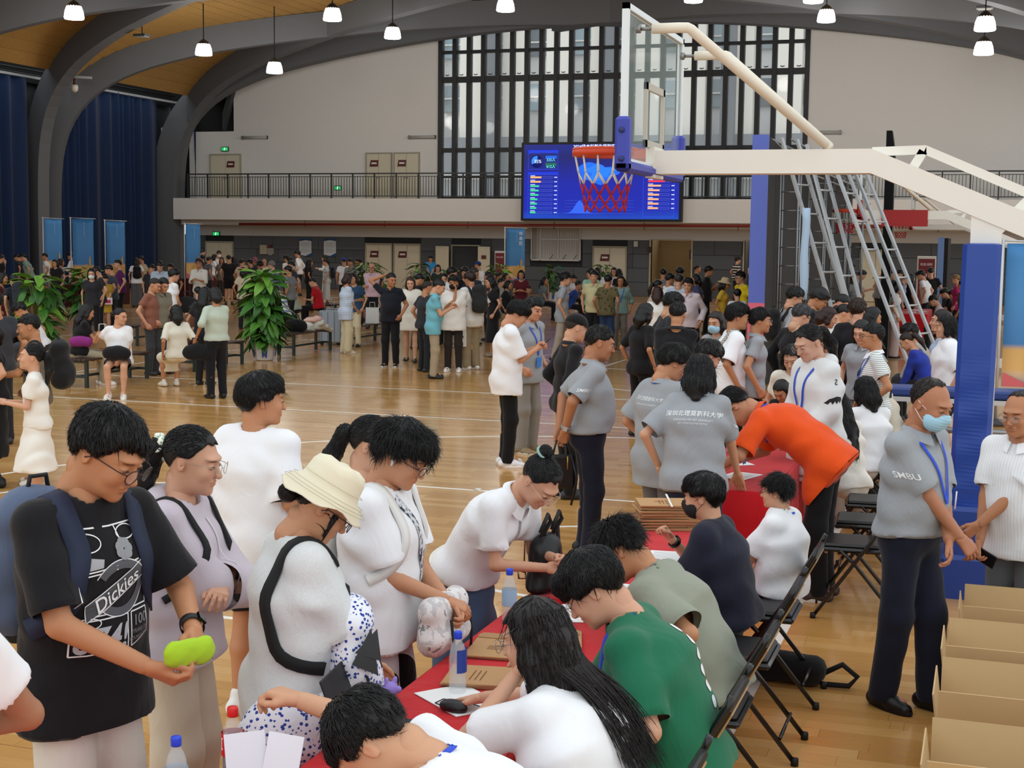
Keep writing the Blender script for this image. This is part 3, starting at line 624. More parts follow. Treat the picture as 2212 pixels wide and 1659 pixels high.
    def _shoes(p, col, socks):
        J, s = p.J, p.s; c = .0095 if p.lod == 0 else (.014 if p.lod == 1 else .022); spec = col if isinstance(col, tuple) else (col, None)
        for i, sd in ((0, -1), (1, 1)):
            a = J['a%d' % i]; yw = -sd*.14; k = J['k%d' % i]; pit = 0; f = np.array((math.sin(-yw), math.cos(yw), 0)); sx = np.array((f[1], -f[0], 0)); z0 = a[2]-.078*s; g = np.array((a[0], a[1], z0))
            cut = [(g+np.array((0, 0, .004)), np.array((0, 0, -1.)))]
            P = [cone(g-f*.055*s+np.array((0, 0, .036*s)), g+f*.07*s+np.array((0, 0, .034*s)), .042*s, .044*s, 1.0, sx, .02, cut=cut), cone(g+f*.07*s+np.array((0, 0, .03*s)), g+f*.155*s+np.array((0, 0, .022*s)), .043*s, .032*s, 1.12, sx, .02, cut=cut), cone(g-f*.02*s+np.array((0, 0, .05*s)), g-f*.012*s+np.array((0, 0, .098*s)), .040*s, .038*s, 1, None, .02)]
            V, Fq = sdf(P, c); sh = p._part('shoe', V, Fq, M(spec[0], .45))
            if spec[1]:
                mb = MB(); ring = []
                for q in range(20):
                    t = 2*math.pi*q/20; yy = math.sin(t); d = f*(.056*s+yy*.138*s)+sx*math.cos(t)*.047*s*(1.0 if yy > -.3 else .9); ring.append([g+d+np.array((0, 0, .001)), g+d*1.02+np.array((0, 0, .012*s)), g+d+np.array((0, 0, .024*s))])
                mb.grid(ring, True, True); mb.poly([r[0] for r in ring][::-1]); so = p.mb('sole', mb, M(spec[1], .6)); so.parent = sh
    def _collar(p, col):
        J, s, sx, u1 = p.J, p.s, p.sx, p.u1; fw = np.cross(u1, sx); n0 = J['n']+u1*.004*s; mb = MB(); rows = []
        n = 22
        for k in range(n+1):
            a = math.radians(90+14+(360-28)*k/n); d = sx*math.cos(a)*1.06+fw*math.sin(a); fr = max(0, math.sin(a)); b = n0+fw*fr*.012*s-u1*fr*.030*s
            rows.append([b+d*.064*s-u1*.004*s, b+d*.066*s+u1*.020*s, b+d*.074*s+u1*.024*s, b+d*(.092+.016*fr)*s-u1*(.010+.020*fr)*s])
        mb.grid(rows); p.mb('collar', mb, col)
    def _glasses(p, spec):
        col, metal, rnd = (spec if isinstance(spec, tuple) else (spec, 0, 1)); mb = MB(); r = .0011 if metal else .0019; q = lambda *a: p.hp2w(a); n = 16
        if p.lod: r *= 1.6
        for sd in (-1, 1):
            ring = [q(sd*.035+math.cos(t)*.0245*(1 if rnd else 1.08), .1175-abs(math.cos(t)*sd > 0 and math.cos(t) or 0)*.006, .0005+math.sin(t)*.0215*(1 if rnd else .86)) for t in [2*math.pi*k/n for k in range(n)]]
            mb.tube(ring, r*p.s, 6, True); mb.tube([q(sd*.0585, .112, .008), q(sd*.074, .09, .010), q(sd*.0795, .01, .008), q(sd*.0805, -.012, -.008)], r*p.s*1.1, 6)
        mb.tube([q(-.012, .118, .005), q(0, .121, .008), q(.012, .118, .005)], r*p.s, 6); g = p.mb('glasses', mb, M(col, .3, .9 if metal else 0))
        if p.lod == 0:
            for sd in (-1, 1):
                lb = MB(); lb.poly([q(sd*.035+math.cos(t)*.0235, .1172-(abs(math.cos(t)) if math.cos(t)*sd > 0 else 0)*.006, .0005+math.sin(t)*.0205) for t in [2*math.pi*k/n for k in range(n)]]); o = lb.build('lens', M('#ffffff', .03, alpha=.10, spec=.6), g)
    def _mask(p, col):
        V, Fq = sdf([ell((0, .046, -.054), (.071, .068, .062), k=.01), cone((0, .100, -.014), (0, .106, -.03), .018, .018, k=.035)], LODC[p.lod]['head']*1.2, fn=lambda D, X, Y, Z: np.maximum(np.maximum(D, .022-Y+.35*np.abs(Z+.05)), Z+.006+.25*np.abs(X)))
        if p.lod == 0: V[:, 1] += .0018*np.sin(V[:, 2]*420)
        V = V@(p.HR.T)*p.s*p.hs+p.HC; m = p._part('face_mask', V, Fq, M(col, .8, bump=.2, bscale=200))
        for sd in (-1, 1):
            for z0, z1 in ((-.018, .018), (-.082, -.025)):
                mb = MB(); mb.tube([p.hp2w((sd*.060, .045, z0)), p.hp2w((sd*.074, .01, (z0+z1)/2)), p.hp2w((sd*.082, -.022, z1))], .0016*p.s, 5); o = mb.build('ear_loop', M('#f4f6f8', .7) if col != '#17181a' else M('#17181a', .7), m)
    def bvh(p):
        if p._bvh is None: p._bvh = BVHTree.FromPolygons([tuple(v) for v in p.SV], [tuple(int(i) for i in f) for f in p.SF])
        return p._bvh
    def band(p, name, pts, width, mat, off=.004, thick=.003, n=24, snap=True, parent=None):
        """a strap or ribbon lying on the shirt along guide points given in the person's own frame"""
        P = [np.array(q, float) for q in pts]; L = [0]
        for a, b in zip(P, P[1:]): L.append(L[-1]+np.linalg.norm(b-a))
        rows = []; ts = np.linspace(0, L[-1], n); Q = []; N = []
        for t in ts:
            i = max(0, min(len(P)-2, int(np.searchsorted(L, t, 'right'))-1)); f = (t-L[i])/(L[i+1]-L[i]+1e-9); q = P[i]*(1-f)+P[i+1]*f
            if snap:
                r = p.bvh().find_nearest(Vector(q)); nn = np.array(r[1]); q2 = np.array(r[0])
                if np.dot(nn, q-q2) < 0 and np.linalg.norm(q-q2) > .002: pass
                c = p.J['c']; out = q2-(c+p.u1*np.dot(q2-c, p.u1))
                if np.dot(nn, out) < 0: nn = -nn
                Q.append(q2+nn*off); N.append(nn)
            else: Q.append(q); N.append(nrm(q-(p.J['n']-p.u1*.1+np.array((0, -.02, 0)))))
        for _ in range(2):
            Q = [Q[0]]+[(Q[i-1]+2*Q[i]+Q[i+1])/4 for i in range(1, len(Q)-1)]+[Q[-1]]; N = [N[0]]+[nrm(N[i-1]+N[i]+N[i+1]) for i in range(1, len(N)-1)]+[N[-1]]
        for i in range(n):
            t = nrm(Q[min(i+1, n-1)]-Q[max(i-1, 0)]); sd = nrm(np.cross(t, N[i])); a = sd*width/2; b = N[i]*thick; rows.append([Q[i]-a, Q[i]-a+b, Q[i]+a+b, Q[i]+a])
        mb = MB(); mb.grid(rows); return mb.build(name, mat, parent or p.o)
    def lanyard(p, col='#2a53c8', drop=.36, badge=None, spread=.085, tilt=0, dangle=False):
        J, s, sx, u1 = p.J, p.s, p.sx, p.u1; fw = np.cross(u1, sx); n = J['n']; low = n-u1*drop*s+fw*.16*s+sx*tilt*s
        bk = [n-fw*.085*s-u1*.01*s]
        if dangle:
            lw = n+fw*.13*s+np.array((0, 0, -drop*s))
            for sd in (-1, 1): p.band('lanyard', [n-fw*.05*s+sx*sd*.05*s+u1*.02*s, n+sx*sd*.088*s+u1*.012*s, n+sx*sd*.085*s+fw*.07*s-u1*.005*s, lw+sx*sd*.012*s], .02*s, M(col, .45), snap=False)
            return
        for sd in (-1, 1):
            p.band('lanyard', bk+[n+sx*sd*.082*s-fw*.03*s+u1*.005*s, n+sx*sd*.085*s+fw*.05*s-u1*.035*s, n+sx*sd*.055*s+fw*.15*s-u1*.14*s, low], .016*s, M(col, .45), off=.008)
        if badge:
            r = p.bvh().find_nearest(Vector(low)); q = np.array(r[0]); mb = MB(); w, h, c = badge; f2 = np.cross(u1, sx); mb.box(q+f2*.022-u1*(.02+h/2)*s, (w*s, .004, h*s), np.stack([sx, f2, u1], 1)); p.mb('badge', mb, M(c, .4))
    def text(p, name, txt, size, c, X, Y, D, mat, bold=0.0, shear=0.0, off=.003, me=None):
        """lettering printed on the shirt: flat letters pressed along D on to the cloth"""
        me = me or text_mesh(txt, size, 0, bold, shear); bm = bmesh.new(); bm.from_mesh(me)
        bmesh.ops.triangulate(bm, faces=bm.faces[:]); 
        for _ in range(2):
            es = [e for e in bm.edges if e.calc_length() > max(size*.22, .012)]
            if es: bmesh.ops.subdivide_edges(bm, edges=es, cuts=1); bmesh.ops.triangulate(bm, faces=bm.faces[:])
        X = nrm(X); Y = nrm(Y); D = nrm(D); B = p.bvh(); c = np.array(c, float); bad = []
        for v in bm.verts:
            q = c+X*v.co.x+Y*v.co.y-D*.35; hit = B.ray_cast(Vector(q), Vector(D), 1.2)
            if hit[0] is None: bad.append(v)
            else: v.co = hit[0]-Vector(D)*off
        if bad: bmesh.ops.delete(bm, geom=bad, context='VERTS')
        me2 = bpy.data.meshes.new(name); bm.to_mesh(me2); bm.free(); return link(name, me2, mat, p.o)
    def strap_pair(p, mat, width=.055, low=.02):
        J, s, sx, u1, u0 = p.J, p.s, p.sx, p.u1, p.u0; fw = np.cross(u1, sx); fw0 = np.cross(u0, sx)
        for sd in (-1, 1):
            p.band('shoulder_strap', [J['c']+sx*sd*.10*s-fw*.17*s, J['n']+sx*sd*.105*s-fw*.07*s+u1*.03*s, J['n']+sx*sd*.115*s+fw*.02*s+u1*.02*s, J['c']+sx*sd*.115*s+fw*.16*s+u1*.05*s, J['c']+sx*sd*.14*s+fw*.12*s-u1*.08*s, J['w']+sx*sd*.17*s+fw0*.02*s+u0*low*s], width*s, mat, off=.004, thick=.008)
# ---------------------------------------------------------------- the hall
XL, XR, YW, XC = -37.4, 5.7, 61.5, -15.85
ROOF_Y = 24.0
def wood_floor():
    n = NT('maple_floor'); p = n.sep(n.pos()); row = n.mathn('FLOOR', n.mathn('DIVIDE', p[1], .12))
    w = n.add('ShaderNodeTexWhiteNoise', noise_dimensions='1D'); n.link(row, w.inputs['W'])
    xx = n.mathn('ADD', n.mathn('DIVIDE', p[0], 1.2), w.outputs[0]); cell = n.mathn('FLOOR', xx)
    cv = n.add('ShaderNodeCombineXYZ'); n.link(cell, cv.inputs[0]); n.link(row, cv.inputs[1])
    w2 = n.add('ShaderNodeTexWhiteNoise', noise_dimensions='2D'); n.link(cv.outputs[0], w2.inputs['Vector'])
    base = n.ramp(w2.outputs[0], [(0, lin('#c08d4c')), (.5, lin('#cc9a58')), (1, lin('#d6a868'))])
    g = n.noise(9, 4, .6, n.scale(n.pos(), (.5, 9, 1)), .4); grain = n.ramp(g, [(.3, (.80, .76, .70)), (.62, (1, 1, 1))])
    mm = n.add('ShaderNodeMix', data_type='RGBA', blend_type='MULTIPLY'); mm.inputs[0].default_value = .55; n.link(base, mm.inputs[6]); n.link(grain, mm.inputs[7])
    fy = n.mathn('FRACT', n.mathn('DIVIDE', p[1], .12)); fx = n.mathn('FRACT', xx)
    seam = n.mathn('MAXIMUM', n.mathn('LESS_THAN', fy, .022), n.mathn('LESS_THAN', fx, .0035))
    n.link(n.mix(n.mathn('MULTIPLY', seam, .45), mm.outputs[2], lin('#6d4a24')), n.b.inputs['Base Color'])
    n.set(Roughness=.20); n.b.inputs['Specular IOR Level'].default_value = .5; n.set(Coat_Weight=.35, Coat_Roughness=.12)
    rr = n.noise(1.3, 3, .6, n.pos()); n.link(n.mathn('MULTIPLY_ADD', rr, .16, .14), n.b.inputs['Roughness'])
    n.bump(n.mathn('ADD', n.mathn('MULTIPLY', n.noise(3.2, 3, .5, n.scale(n.pos(), (1, 3, 1))), 1.0), 0), .06, .02)
    return n.m
WOOD = wood_floor()
mb = MB(); mb.box2((-39.5, -4, -.3), (8, 62.6, -.003)); FLOOR = structure('floor', mb, WOOD)
def plank_cells():
    import itertools
    out = []
    rs = {}
    for r in range(int(5.4/.12), int(17/.12)):
        y0 = r*.12
        off = random.Random(r*7+3).random()
        for c in range(-9, 2):
            x0 = (c-off)*1.2; q = np.array((x0+.6, y0+.06, 0))-CAM_P; dep = q@CAM_F; u = 1106+F_PX*(q@CAM_R)/dep; v = 829.5-F_PX*(q@CAM_U)/dep
            if -250 < u < 2460 and v < 1720: out.append((dep, x0, y0))
    return sorted(out)
_pl = plank_cells(); mb = MB(); mb.rbox((0, 0, -.0015), (1.198, .1186, .003), .0007); PLM = mb.mesh('plank'); PLM.materials.append(WOOD)
for _d, x0, y0 in _pl[:300]: link('plank', PLM, None, FLOOR, (x0+.6, y0+.06, 0))
mb = MB()
for _d, x0, y0 in _pl[300:]: mb.box((x0+.6, y0+.06, -.0015), (1.198, .1186, .003))
tag(mb.build('plank_field', WOOD, FLOOR), kind='stuff')
# painted court lines
PAINT = M('#ece9e0', .35)
def lbox(x0, y0, x1, y1, w=.05):
    mb = MB(); a = np.array((x0, y0)); b = np.array((x1, y1)); t = (b-a)/np.linalg.norm(b-a); n = np.array((-t[1], t[0]))*w/2; P = [a-n, b-n, b+n, a+n]
    mb.hexa([(*q, .0002) for q in P]+[(*q, .0016) for q in P]); mb.build('court_line', PAINT, FLOOR)
def larc(cx, cy, r, a0, a1, w=.05, n=40):
    mb = MB(); rows = []
    for i in range(n+1):
        a = math.radians(a0+(a1-a0)*i/n); c, s = math.cos(a), math.sin(a); rows.append([(cx+c*(r-w/2), cy+s*(r-w/2), .0002), (cx+c*(r-w/2), cy+s*(r-w/2), .0016), (cx+c*(r+w/2), cy+s*(r+w/2), .0016), (cx+c*(r+w/2), cy+s*(r+w/2), .0002)])
    mb.grid(rows, False); mb.build('court_line', PAINT, FLOOR)
for yc in (10.2, 28.4, 46.6):
    for x in (-1.12, -15.12, -29.12): lbox(x, yc-7.5, x, yc+7.5, .07 if x == -1.12 else .05)
    for s in (-7.5, 7.5): lbox(-29.12, yc+s, -1.12, yc+s)
    larc(-15.12, yc, 1.8, 0, 360, .05, 64)
    for x0, sg in ((-1.12, -1), (-29.12, 1)):
        for s in (-1, 1):
            lbox(x0, yc+s*2.45, x0+sg*5.8, yc+s*2.45); lbox(x0, yc+s*6.6, x0+sg*2.99, yc+s*6.6)
            for m in (1.75, 2.6, 3.45, 4.3): lbox(x0+sg*m, yc+s*2.45, x0+sg*m, yc+s*2.56, .10 if m == 2.6 else .05)
        lbox(x0+sg*5.8, yc-2.45, x0+sg*5.8, yc+2.45); rx = x0+sg*1.575; b = 180 if sg < 0 else 0
        larc(x0+sg*5.8, yc, 1.8, b-90, b+90); larc(rx, yc, 1.25, b-90, b+90); a = math.degrees(math.acos(1.415/6.75)); larc(rx, yc, 6.75, b-a, b+a, .05, 60)
# side wall, end wall
GREYW = M('#c9c8c4', .85, var=.03, bump=.1, bscale=9); WHITEW = M('#dcdbd7', .85, var=.02, bump=.1, bscale=7); DARK = M('#141516', .8)
mb = MB(); mb.box2((-39.3, 0, 0), (-38.6, 62.6, 10.6)); structure('wall_left', mb, M('#2b2d2f', .9))
PROF = [(0, 0), (0, 2.5), (0.02, 5.0), (.14, 6.2), (.48, 7.25), (1.2, 8.15), (2.3, 8.92), (3.3, 9.33), (5.6, 10.02), (9, 10.62), (12.7, 11.12), (17, 11.5), (21.55, 11.62)]
def prof_curve(n=54):
    P = np.array(PROF); d = np.r_[0, np.cumsum(np.linalg.norm(np.diff(P, axis=0), axis=1))]; T = np.linspace(0, d[-1], n); Q = np.stack([np.interp(T, d, P[:, 0]), np.interp(T, d, P[:, 1])], 1)
    for _ in range(6): Q[1:-1] = (Q[:-2]+2*Q[1:-1]+Q[2:])/4
    return Q
HALF = prof_curve(); FULL = np.concatenate([HALF, np.stack([43.1-HALF[::-1][1:, 0], HALF[::-1][1:, 1]], 1)])
def zlow(X): return float(np.interp(X-XL, FULL[:, 0], np.maximum.accumulate(FULL[:, 1]) if X < XC else FULL[:, 1])) if X < XC else float(np.interp((XC*2-X)-XL, HALF[:, 0], HALF[:, 1]))
RIBM = M('#5f6266', .7, var=.04, bump=.08, bscale=5)
def rib(name, Y0, k, w=.5, depth=1.05, ymin=30, ymax=61.2, dz=0.0):
    """one curved roof beam: a box section that rises as a column and bends over in its own upright plane"""
    th = math.atan(k); dirx, diry = math.cos(th), math.sin(th); rows = []
    Q = FULL; t = np.gradient(Q, axis=0); t /= np.linalg.norm(t, axis=1)[:, None]
    for (u, z), (tu, tz) in zip(Q, t):
        Y = Y0+k*u
        if not (ymin <= Y <= ymax): continue
        nu, nz = -tz, tu; c = np.array((XL+.45+u*(43.1-.9)/43.1, Y, z+dz)); out = np.array((nu, k*nu, nz)); s = np.array((-diry, dirx, 0))*w/2
        rows.append([c-s, c+s, c+s+out*depth, c-s+out*depth, c-s])
    if len(rows) < 2: return
    mb = MB(); mb.grid(rows, False); mb.poly([rows[0][i] for i in range(4)]); mb.poly([rows[-1][i] for i in range(4)][::-1])
    m = mb.mesh(name); m.polygons.foreach_set('use_smooth', [False]*len(m.polygons)); o = link(name, m, RIBM); o['kind'] = 'structure'; return o
n_tr = 0
for Y0, k in ((31.5, .45), (41.0, .45), (50.85, .45), (41.0, -.45), (49.75, -.45), (60.2, -.45), (69.6, -.45)):
    n_tr += 1; rib('trim_%d' % n_tr, Y0, k)
n_tr += 1; rib('trim_%d' % n_tr, 59.9, 0.0, .7, 1.15)
# ceiling: long wooden boards laid along the hall above the beams
CEILM = NT('ceiling_board')
_o = CEILM.noise(14, 4, .6, CEILM.scale(CEILM.pos(), (6, .5, 6)), .3); CEILM.link(CEILM.ramp(_o, [(.3, lin('#8f6c35')), (.7, lin('#b8904f'))]), CEILM.b.inputs['Base Color']); CEILM.set(Roughness=.6)
mb = MB(); rows = []
UP = [(XL+1.3+i*(XR-XL-2.6)/80) for i in range(81)]
def zc(x): return zlow(min(max(x, XL+1.0), XR-1.0))+.92+.28*(1-min(1, abs(x-XC)/20))
for x in UP: rows.append([(x, ROOF_Y, zc(x)+.10), (x, 62.6, zc(x)+.10)])
mb.grid(rows); CEIL = structure('ceiling', mb, M('#3a3024', .8))
for i in range(len(UP)-1):
    a, b = UP[i], UP[i+1]; za, zb = zc(a), zc(b); mb = MB(); e = .03
    mb.hexa([(a+e, 30, za), (b-e, 30, zb), (b-e, 61.4, zb), (a+e, 61.4, za), (a+e, 30, za+.07), (b-e, 30, zb+.07), (b-e, 61.4, zb+.07), (a+e, 61.4, za+.07)]); mb.build('ceiling_board', CEILM.m, CEIL)
# dark clerestory band with pipes between curtain and ceiling on the left
mb = MB(); mb.box2((-38.55, 22, 8.7), (-38.4, 62, 10.7)); WL2 = structure('trim_20', mb, M('#0c0c0d', .9))
for i in range(5):
    mb = MB(); mb.tube([(-37.9+.22*i, 24, 8.95+.16*i), (-37.9+.22*i, 61, 8.95+.16*i)], .035, 6); mb.build('pipe', M('#242424', .6), WL2)
mb = MB(); mb.box2((-37.35, 24, 8.70), (-37.2, 61.3, 8.80)); mb.build('curtain_rail', M('#9a9c9e', .5), WL2)
# curtains
CURT = cloth('#16294a', rough=.95)
def curtain(y0, y1, label, top=8.74, xs=-37.3, gather=0.0):
    n = int((y1-y0)/.045); mb = MB(); rows = []; rn = random.Random(int(y0*10)); ph = 0.0
    for i in range(n+1):
        y = y0+(y1-y0)*i/n; ph += .5+.35*math.sin(i*.07)+.3*rn.random(); a = .10*math.sin(ph*.72)+.05*math.sin(ph*.31+1); col = []
        for j in range(7):
            t = j/6; z = top*(1-t)+.04*t; yy = y+gather*math.sin(math.pi*t)*(y1-y)*.6; col.append((xs+a*(.75+.35*t), yy, z))
        rows.append(col)
    mb.grid(rows); o = mb.build('curtain', CURT); tag(o, label, 'curtain')
curtain(41.8, 49.3, 'dark blue floor length curtain before the first curved column, by the blue banner')
curtain(51.3, 58.95, 'wide dark blue pleated curtain hung between two curved grey columns')
curtain(60.35, 60.9, 'narrow strip of blue curtain close behind the curved column nearest the end wall', gather=0)
curtain(61.35, 61.95, 'gathered dark blue curtain touching the white end wall', xs=-36.95, gather=.4)
mb = MB(); mb.box2((-38.2, 60.6, 2.6), (-38.1, 61.9, 7.6)); o = mb.build('window_2', M('#e8f0f4', .2, emit=.0)); o['kind'] = 'structure'
# upper end wall (white, arched top) with the big window
def arch_top(x): return zlow(x)+.02+.30
def archwall(name, x0, x1, zb, mat, n=26, y0=YW, y1=YW+.25):
    mb = MB(); xs = np.linspace(x0, x1, n); P = [(x0, y0, zb)]+[(x1, y0, zb)]+[(x, y0, arch_top(x)) for x in xs[::-1]]; mb.prism(P[::-1], (0, y1-y0, 0)); return structure(name, mb, mat)
WX0, WX1, WZ0 = -24.1, -7.6, 4.24
archwall('wall_far_left', -34.75, WX0, 4.2, WHITEW); archwall('wall_far_right', WX1, 5.6, 4.2, WHITEW)
mb = MB(); mb.box2((-37.2, YW, 4.2), (-34.75, YW+.25, 7.45)); structure('wall_far', mb, WHITEW)
# dark arched band above the white wall
mb = MB(); rows = []
for x in np.linspace(-35.2, 5.0, 70):
    z = arch_top(min(max(x, -34.75), 3.05)) if x > -34.75 else 7.5; rows.append([(x, YW-.3, z), (x, YW-.3, z+.75), (x, YW+.1, z+.75), (x, YW+.1, z), (x, YW-.3, z)])
mb.grid(rows, False); structure('trim_21', mb, M('#3c3f42', .7))
mb = MB(); mb.box2((-38.4, YW+.3, 3.0), (WX0, YW+.5, 13.5)); mb.box2((WX1, YW+.3, 3.0), (7, YW+.5, 13.5)); mb.box2((WX0, YW+.3, 11.9), (WX1, YW+.5, 13.5)); structure('wall_far_upper', mb, M('#191a1b', .9))
# window: deep dark frames, panes in rows
FRM = M('#17191a', .5); GLASS = M('#eef6fa', .04, alpha=.10, spec=.5)
WIN = empty('window_1', ((WX0+WX1)/2, YW, WZ0), kind='structure'); wx, wy, wz = WIN.location
NB = 24; bw = (WX1-WX0)/NB; HZ = [4.24, 5.25, 6.45, 9.62, 10.85]
mbf = MB(); mbf.box2((-.09, -.12, 0), (.09, .16, 7.6)); FIN = {}
for i in range(NB+1):
    x = WX0+i*bw; h = arch_top(x)-WZ0+.1; mb = MB(); mb.box2((x-.10-wx, -.06, 0), (x+.10-wx, .24, h)); mb.build('mullion', FRM, WIN)
for z, t in ((4.24, .2), (5.25, .12), (6.45, .2), (9.62, .26), (10.85, .14)):
    mb = MB(); mb.box2((WX0-wx, -.02, z-t/2-wz), (WX1-wx, .2, z+t/2-wz)); mb.build('transom', FRM, WIN)
for i in range(NB):
    x0 = WX0+i*bw+.10-wx; x1 = x0+bw-.20; xm = WX0+(i+.5)*bw
    for j in range(5):
        z0 = HZ[j]+.10; z1 = (HZ[j+1]-.08) if j < 4 else min(arch_top(xm-bw*.4), arch_top(xm+bw*.4))
        if z1-z0 < .12: continue
        mb = MB(); mb.box2((x0, .10, z0-wz), (x1, .115, z1-wz)); mb.build('pane', GLASS, WIN)
    mb = MB(); mb.tube([(x0+.16, -.03, 9.84-wz), ((x0+x1)/2, -.07, 9.80-wz), (x1-.16, -.03, 9.84-wz)], .022, 5); mb.build('window_handle', FRM, WIN)
# balcony slab, railing
mb = MB(); mb.box2((-36.9, 59.5, 3.2), (5.6, YW, 4.2)); BALC = structure('trim_22', mb, WHITEW)
mb = MB(); mb.box2((-36.9, 60.2, 2.96), (5.6, 61.45, 3.2)); structure('trim_23', mb, GREYW)
STEEL = M('#3b3e40', .45, .3)
mbp = MB(); mbp.box2((.0, -.03, -.15), (.06, .03, 1.13)); PST = mbp.mesh('post'); mbp = MB(); mbp.box2((-.011, -.011, .10), (.011, .011, 1.0)); BAL = mbp.mesh('baluster')
mbp = MB(); mbp.box2((0, -.03, 1.09), (1.065, .03, 1.15)); RT = mbp.mesh('top_rail'); mbp = MB(); mbp.box2((0, -.02, .97), (1.065, .02, 1.0)); RB = mbp.mesh('middle_rail'); mbp = MB(); mbp.box2((0, -.02, .09), (1.065, .02, .13)); RB2 = mbp.mesh('lower_rail')
for m in (PST, BAL, RT, RB, RB2): m.materials.append(STEEL)
for i in range(39):
    x = -36.2+i*1.07
    if -19.7 < x < -13.4 or x+1.07 > 5.5: continue
    r = empty('railing', (x, 59.62, 4.2), 0, 'dark steel balcony railing section with upright bars above the white balcony edge', 'railing', 'railing sections along the balcony')
    link('post', PST, None, r)
    for m, nm in ((RT, 'top_rail'), (RB, 'middle_rail'), (RB2, 'lower_rail')): link(nm, m, None, r)
    for k in range(1, 8): link('baluster', BAL, None, r, (k*1.07/8, 0, 0))
mb = MB(); mb.tube([(-33.4, 59.55, 3.0), (-20, 59.55, 3.05), (-8, 59.55, 3.1), (5.5, 59.55, 3.12)], .055, 8); o = mb.build('fire_pipe', M('#7c1f1a', .5)); tag(o, 'long dark red fire pipe running under the white balcony edge', 'pipe')
for x in (-30, -26, -22, -18, -14, -10, -6, -2, 2):
    mb = MB(); mb.tube([(x, 59.55, 3.25), (x, 59.55, 2.9)], .02, 6); mb.build('pipe_hanger', M('#55504a', .6), o)
# lower end wall: grey panels with seams, doors, openings
mb = MB(); mb.box2((-37.2, 61.35, 2.46), (5.6, 61.6, 3.2)); structure('wall_back', mb, GREYW)
mb = MB(); mb.box2((-38.4, 61.40, 0), (-14.1, 61.6, 2.5)); mb.box2((-12.3, 61.4, 0), (-10.0, 61.6, 2.5)); mb.box2((-8.6, 61.4, 0), (6, 61.6, 2.5)); LOW = structure('wall_lower', mb, M('#2c2f31', .85))
PAN = [M(c, .75, var=.03, bscale=3) for c in ('#54585b', '#5b5f62', '#4e5255', '#585d61')]
DOORS = []   # x0, x1
def uX(u, v=560, y=61.35): return atY(u, v, y)[0]
dl = [(uX(447), uX(503)), (uX(792), uX(846)), (uX(853), uX(907)), (uX(978), uX(1036)), (uX(1283), uX(1352)), (uX(1860), uX(1923))]
opn = [(-14.1, -12.3), (-10.0, -8.6)]
rp = random.Random(4)
for r in range(4):
    x = -37.1
    while x < 5.4:
        w = rp.choice((2.1, 2.4, 1.8, 1.2)); a, b = x, min(x+w, 5.5); x += w; z0, z1 = r*.615+.01, (r+1)*.615-.008
        segs = [(a, b)]
        for (d0, d1) in dl+opn+[(uX(1148), uX(1255))] if r >= 2 else dl+opn:
            segs = [q for (s0, s1) in segs for q in ((s0, min(s1, d0-.06)), (max(s0, d1+.06), s1)) if q[1]-q[0] > .06]
        for s0, s1 in segs:
            mb = MB(); mb.box2((s0+.008, 61.34, z0), (s1-.008, 61.41, z1)); mb.build('wall_panel', rp.choice(PAN), LOW)
CREAM = M('#cfc8b0', .55, var=.02, bscale=4); JAMB = M('#a8a291', .6); SIGN = M('#5a1f1f', .5); SIGNW = M('#e6dfd6', .5)
nd = 0
def double_door(x0, x1, z0, y, sign=None, h=2.12, handle=True):
    global nd
    nd += 1; d = empty('door_%d' % nd, ((x0+x1)/2, y, z0), kind='structure'); w = x1-x0
    mb = MB(); mb.box2((-w/2-.05, -.06, 0), (-w/2, .08, h+.06)); mb.box2((w/2, -.06, 0), (w/2+.05, .08, h+.06)); mb.box2((-w/2, -.06, h), (w/2, .08, h+.06)); mb.build('frame', JAMB, d)
    for s in (-1, 1):
        mb = MB(); mb.rbox((s*w/4, -.01, h/2), (w/2-.012, .06, h-.02), .01); lf = mb.build('door_leaf', CREAM, d)
        if handle: mb = MB(); mb.lathe([(.0, -.03), (.028, -.03), (.028, .0), (.0, .0)], (s*.06, -.06, 1.0), 8, Rx(math.pi/2)); mb.build('handle', M('#6b6760', .4, .8), lf)
    if sign is not None:
        mb = MB(); mb.prism([(sign-.22, -.055, h*.72), (sign+.20, -.055, h*.72), (sign+.22, -.055, h*.86), (sign-.16, -.055, h*.86)], (0, -.015, 0)); sg = mb.build('door_sign', SIGN, d)
        mb = MB(); mb.box2((sign-.12, -.073, h*.775), (sign+.14, -.07, h*.81)); mb.build('sign_lettering', SIGNW, sg)
for i, (a, b) in enumerate(dl):
    if i == 3: continue
    double_door(a, b, 0, 61.33, None if i in (0, 5) else -.22)
for u0, u1, sg in ((457, 520, .30), (793, 845, -.22), (853, 905, -.22)):
    double_door(atY(u0, 380, YW)[0], atY(u1, 380, YW)[0], 4.2, YW-.04, sg)
# open doorway: flat panel whose dark colour stands for the shade of a room, leaves swung flat against the wall
a, b = dl[3]; nd += 1; OD = empty('door_%d' % nd, ((a+b)/2, 61.3, 0), kind='structure'); w = b-a
mb = MB(); mb.box2((-w/2, .02, 0), (w/2, .04, 2.1)); mb.build('room_shade_panel', M('#3a3d3f', .9), OD)
mb = MB(); mb.box2((-w/2-.05, -.06, 0), (-w/2, .08, 2.16)); mb.box2((w/2, -.06, 0), (w/2+.05, .08, 2.16)); mb.box2((-w/2, -.06, 2.1), (w/2, .08, 2.16)); mb.build('frame', JAMB, OD)
for s in (-1, 1):
    mb = MB(); c = (s*(w/2+w/4+.04), -.35 if s < 0 else -.40, 1.05); mb.rbox(c, (w/2*1.05 if s < 0 else w/2*.85, .05, 2.08), .01, Rz(.16*s)); lf = mb.build('door_leaf', CREAM, OD)
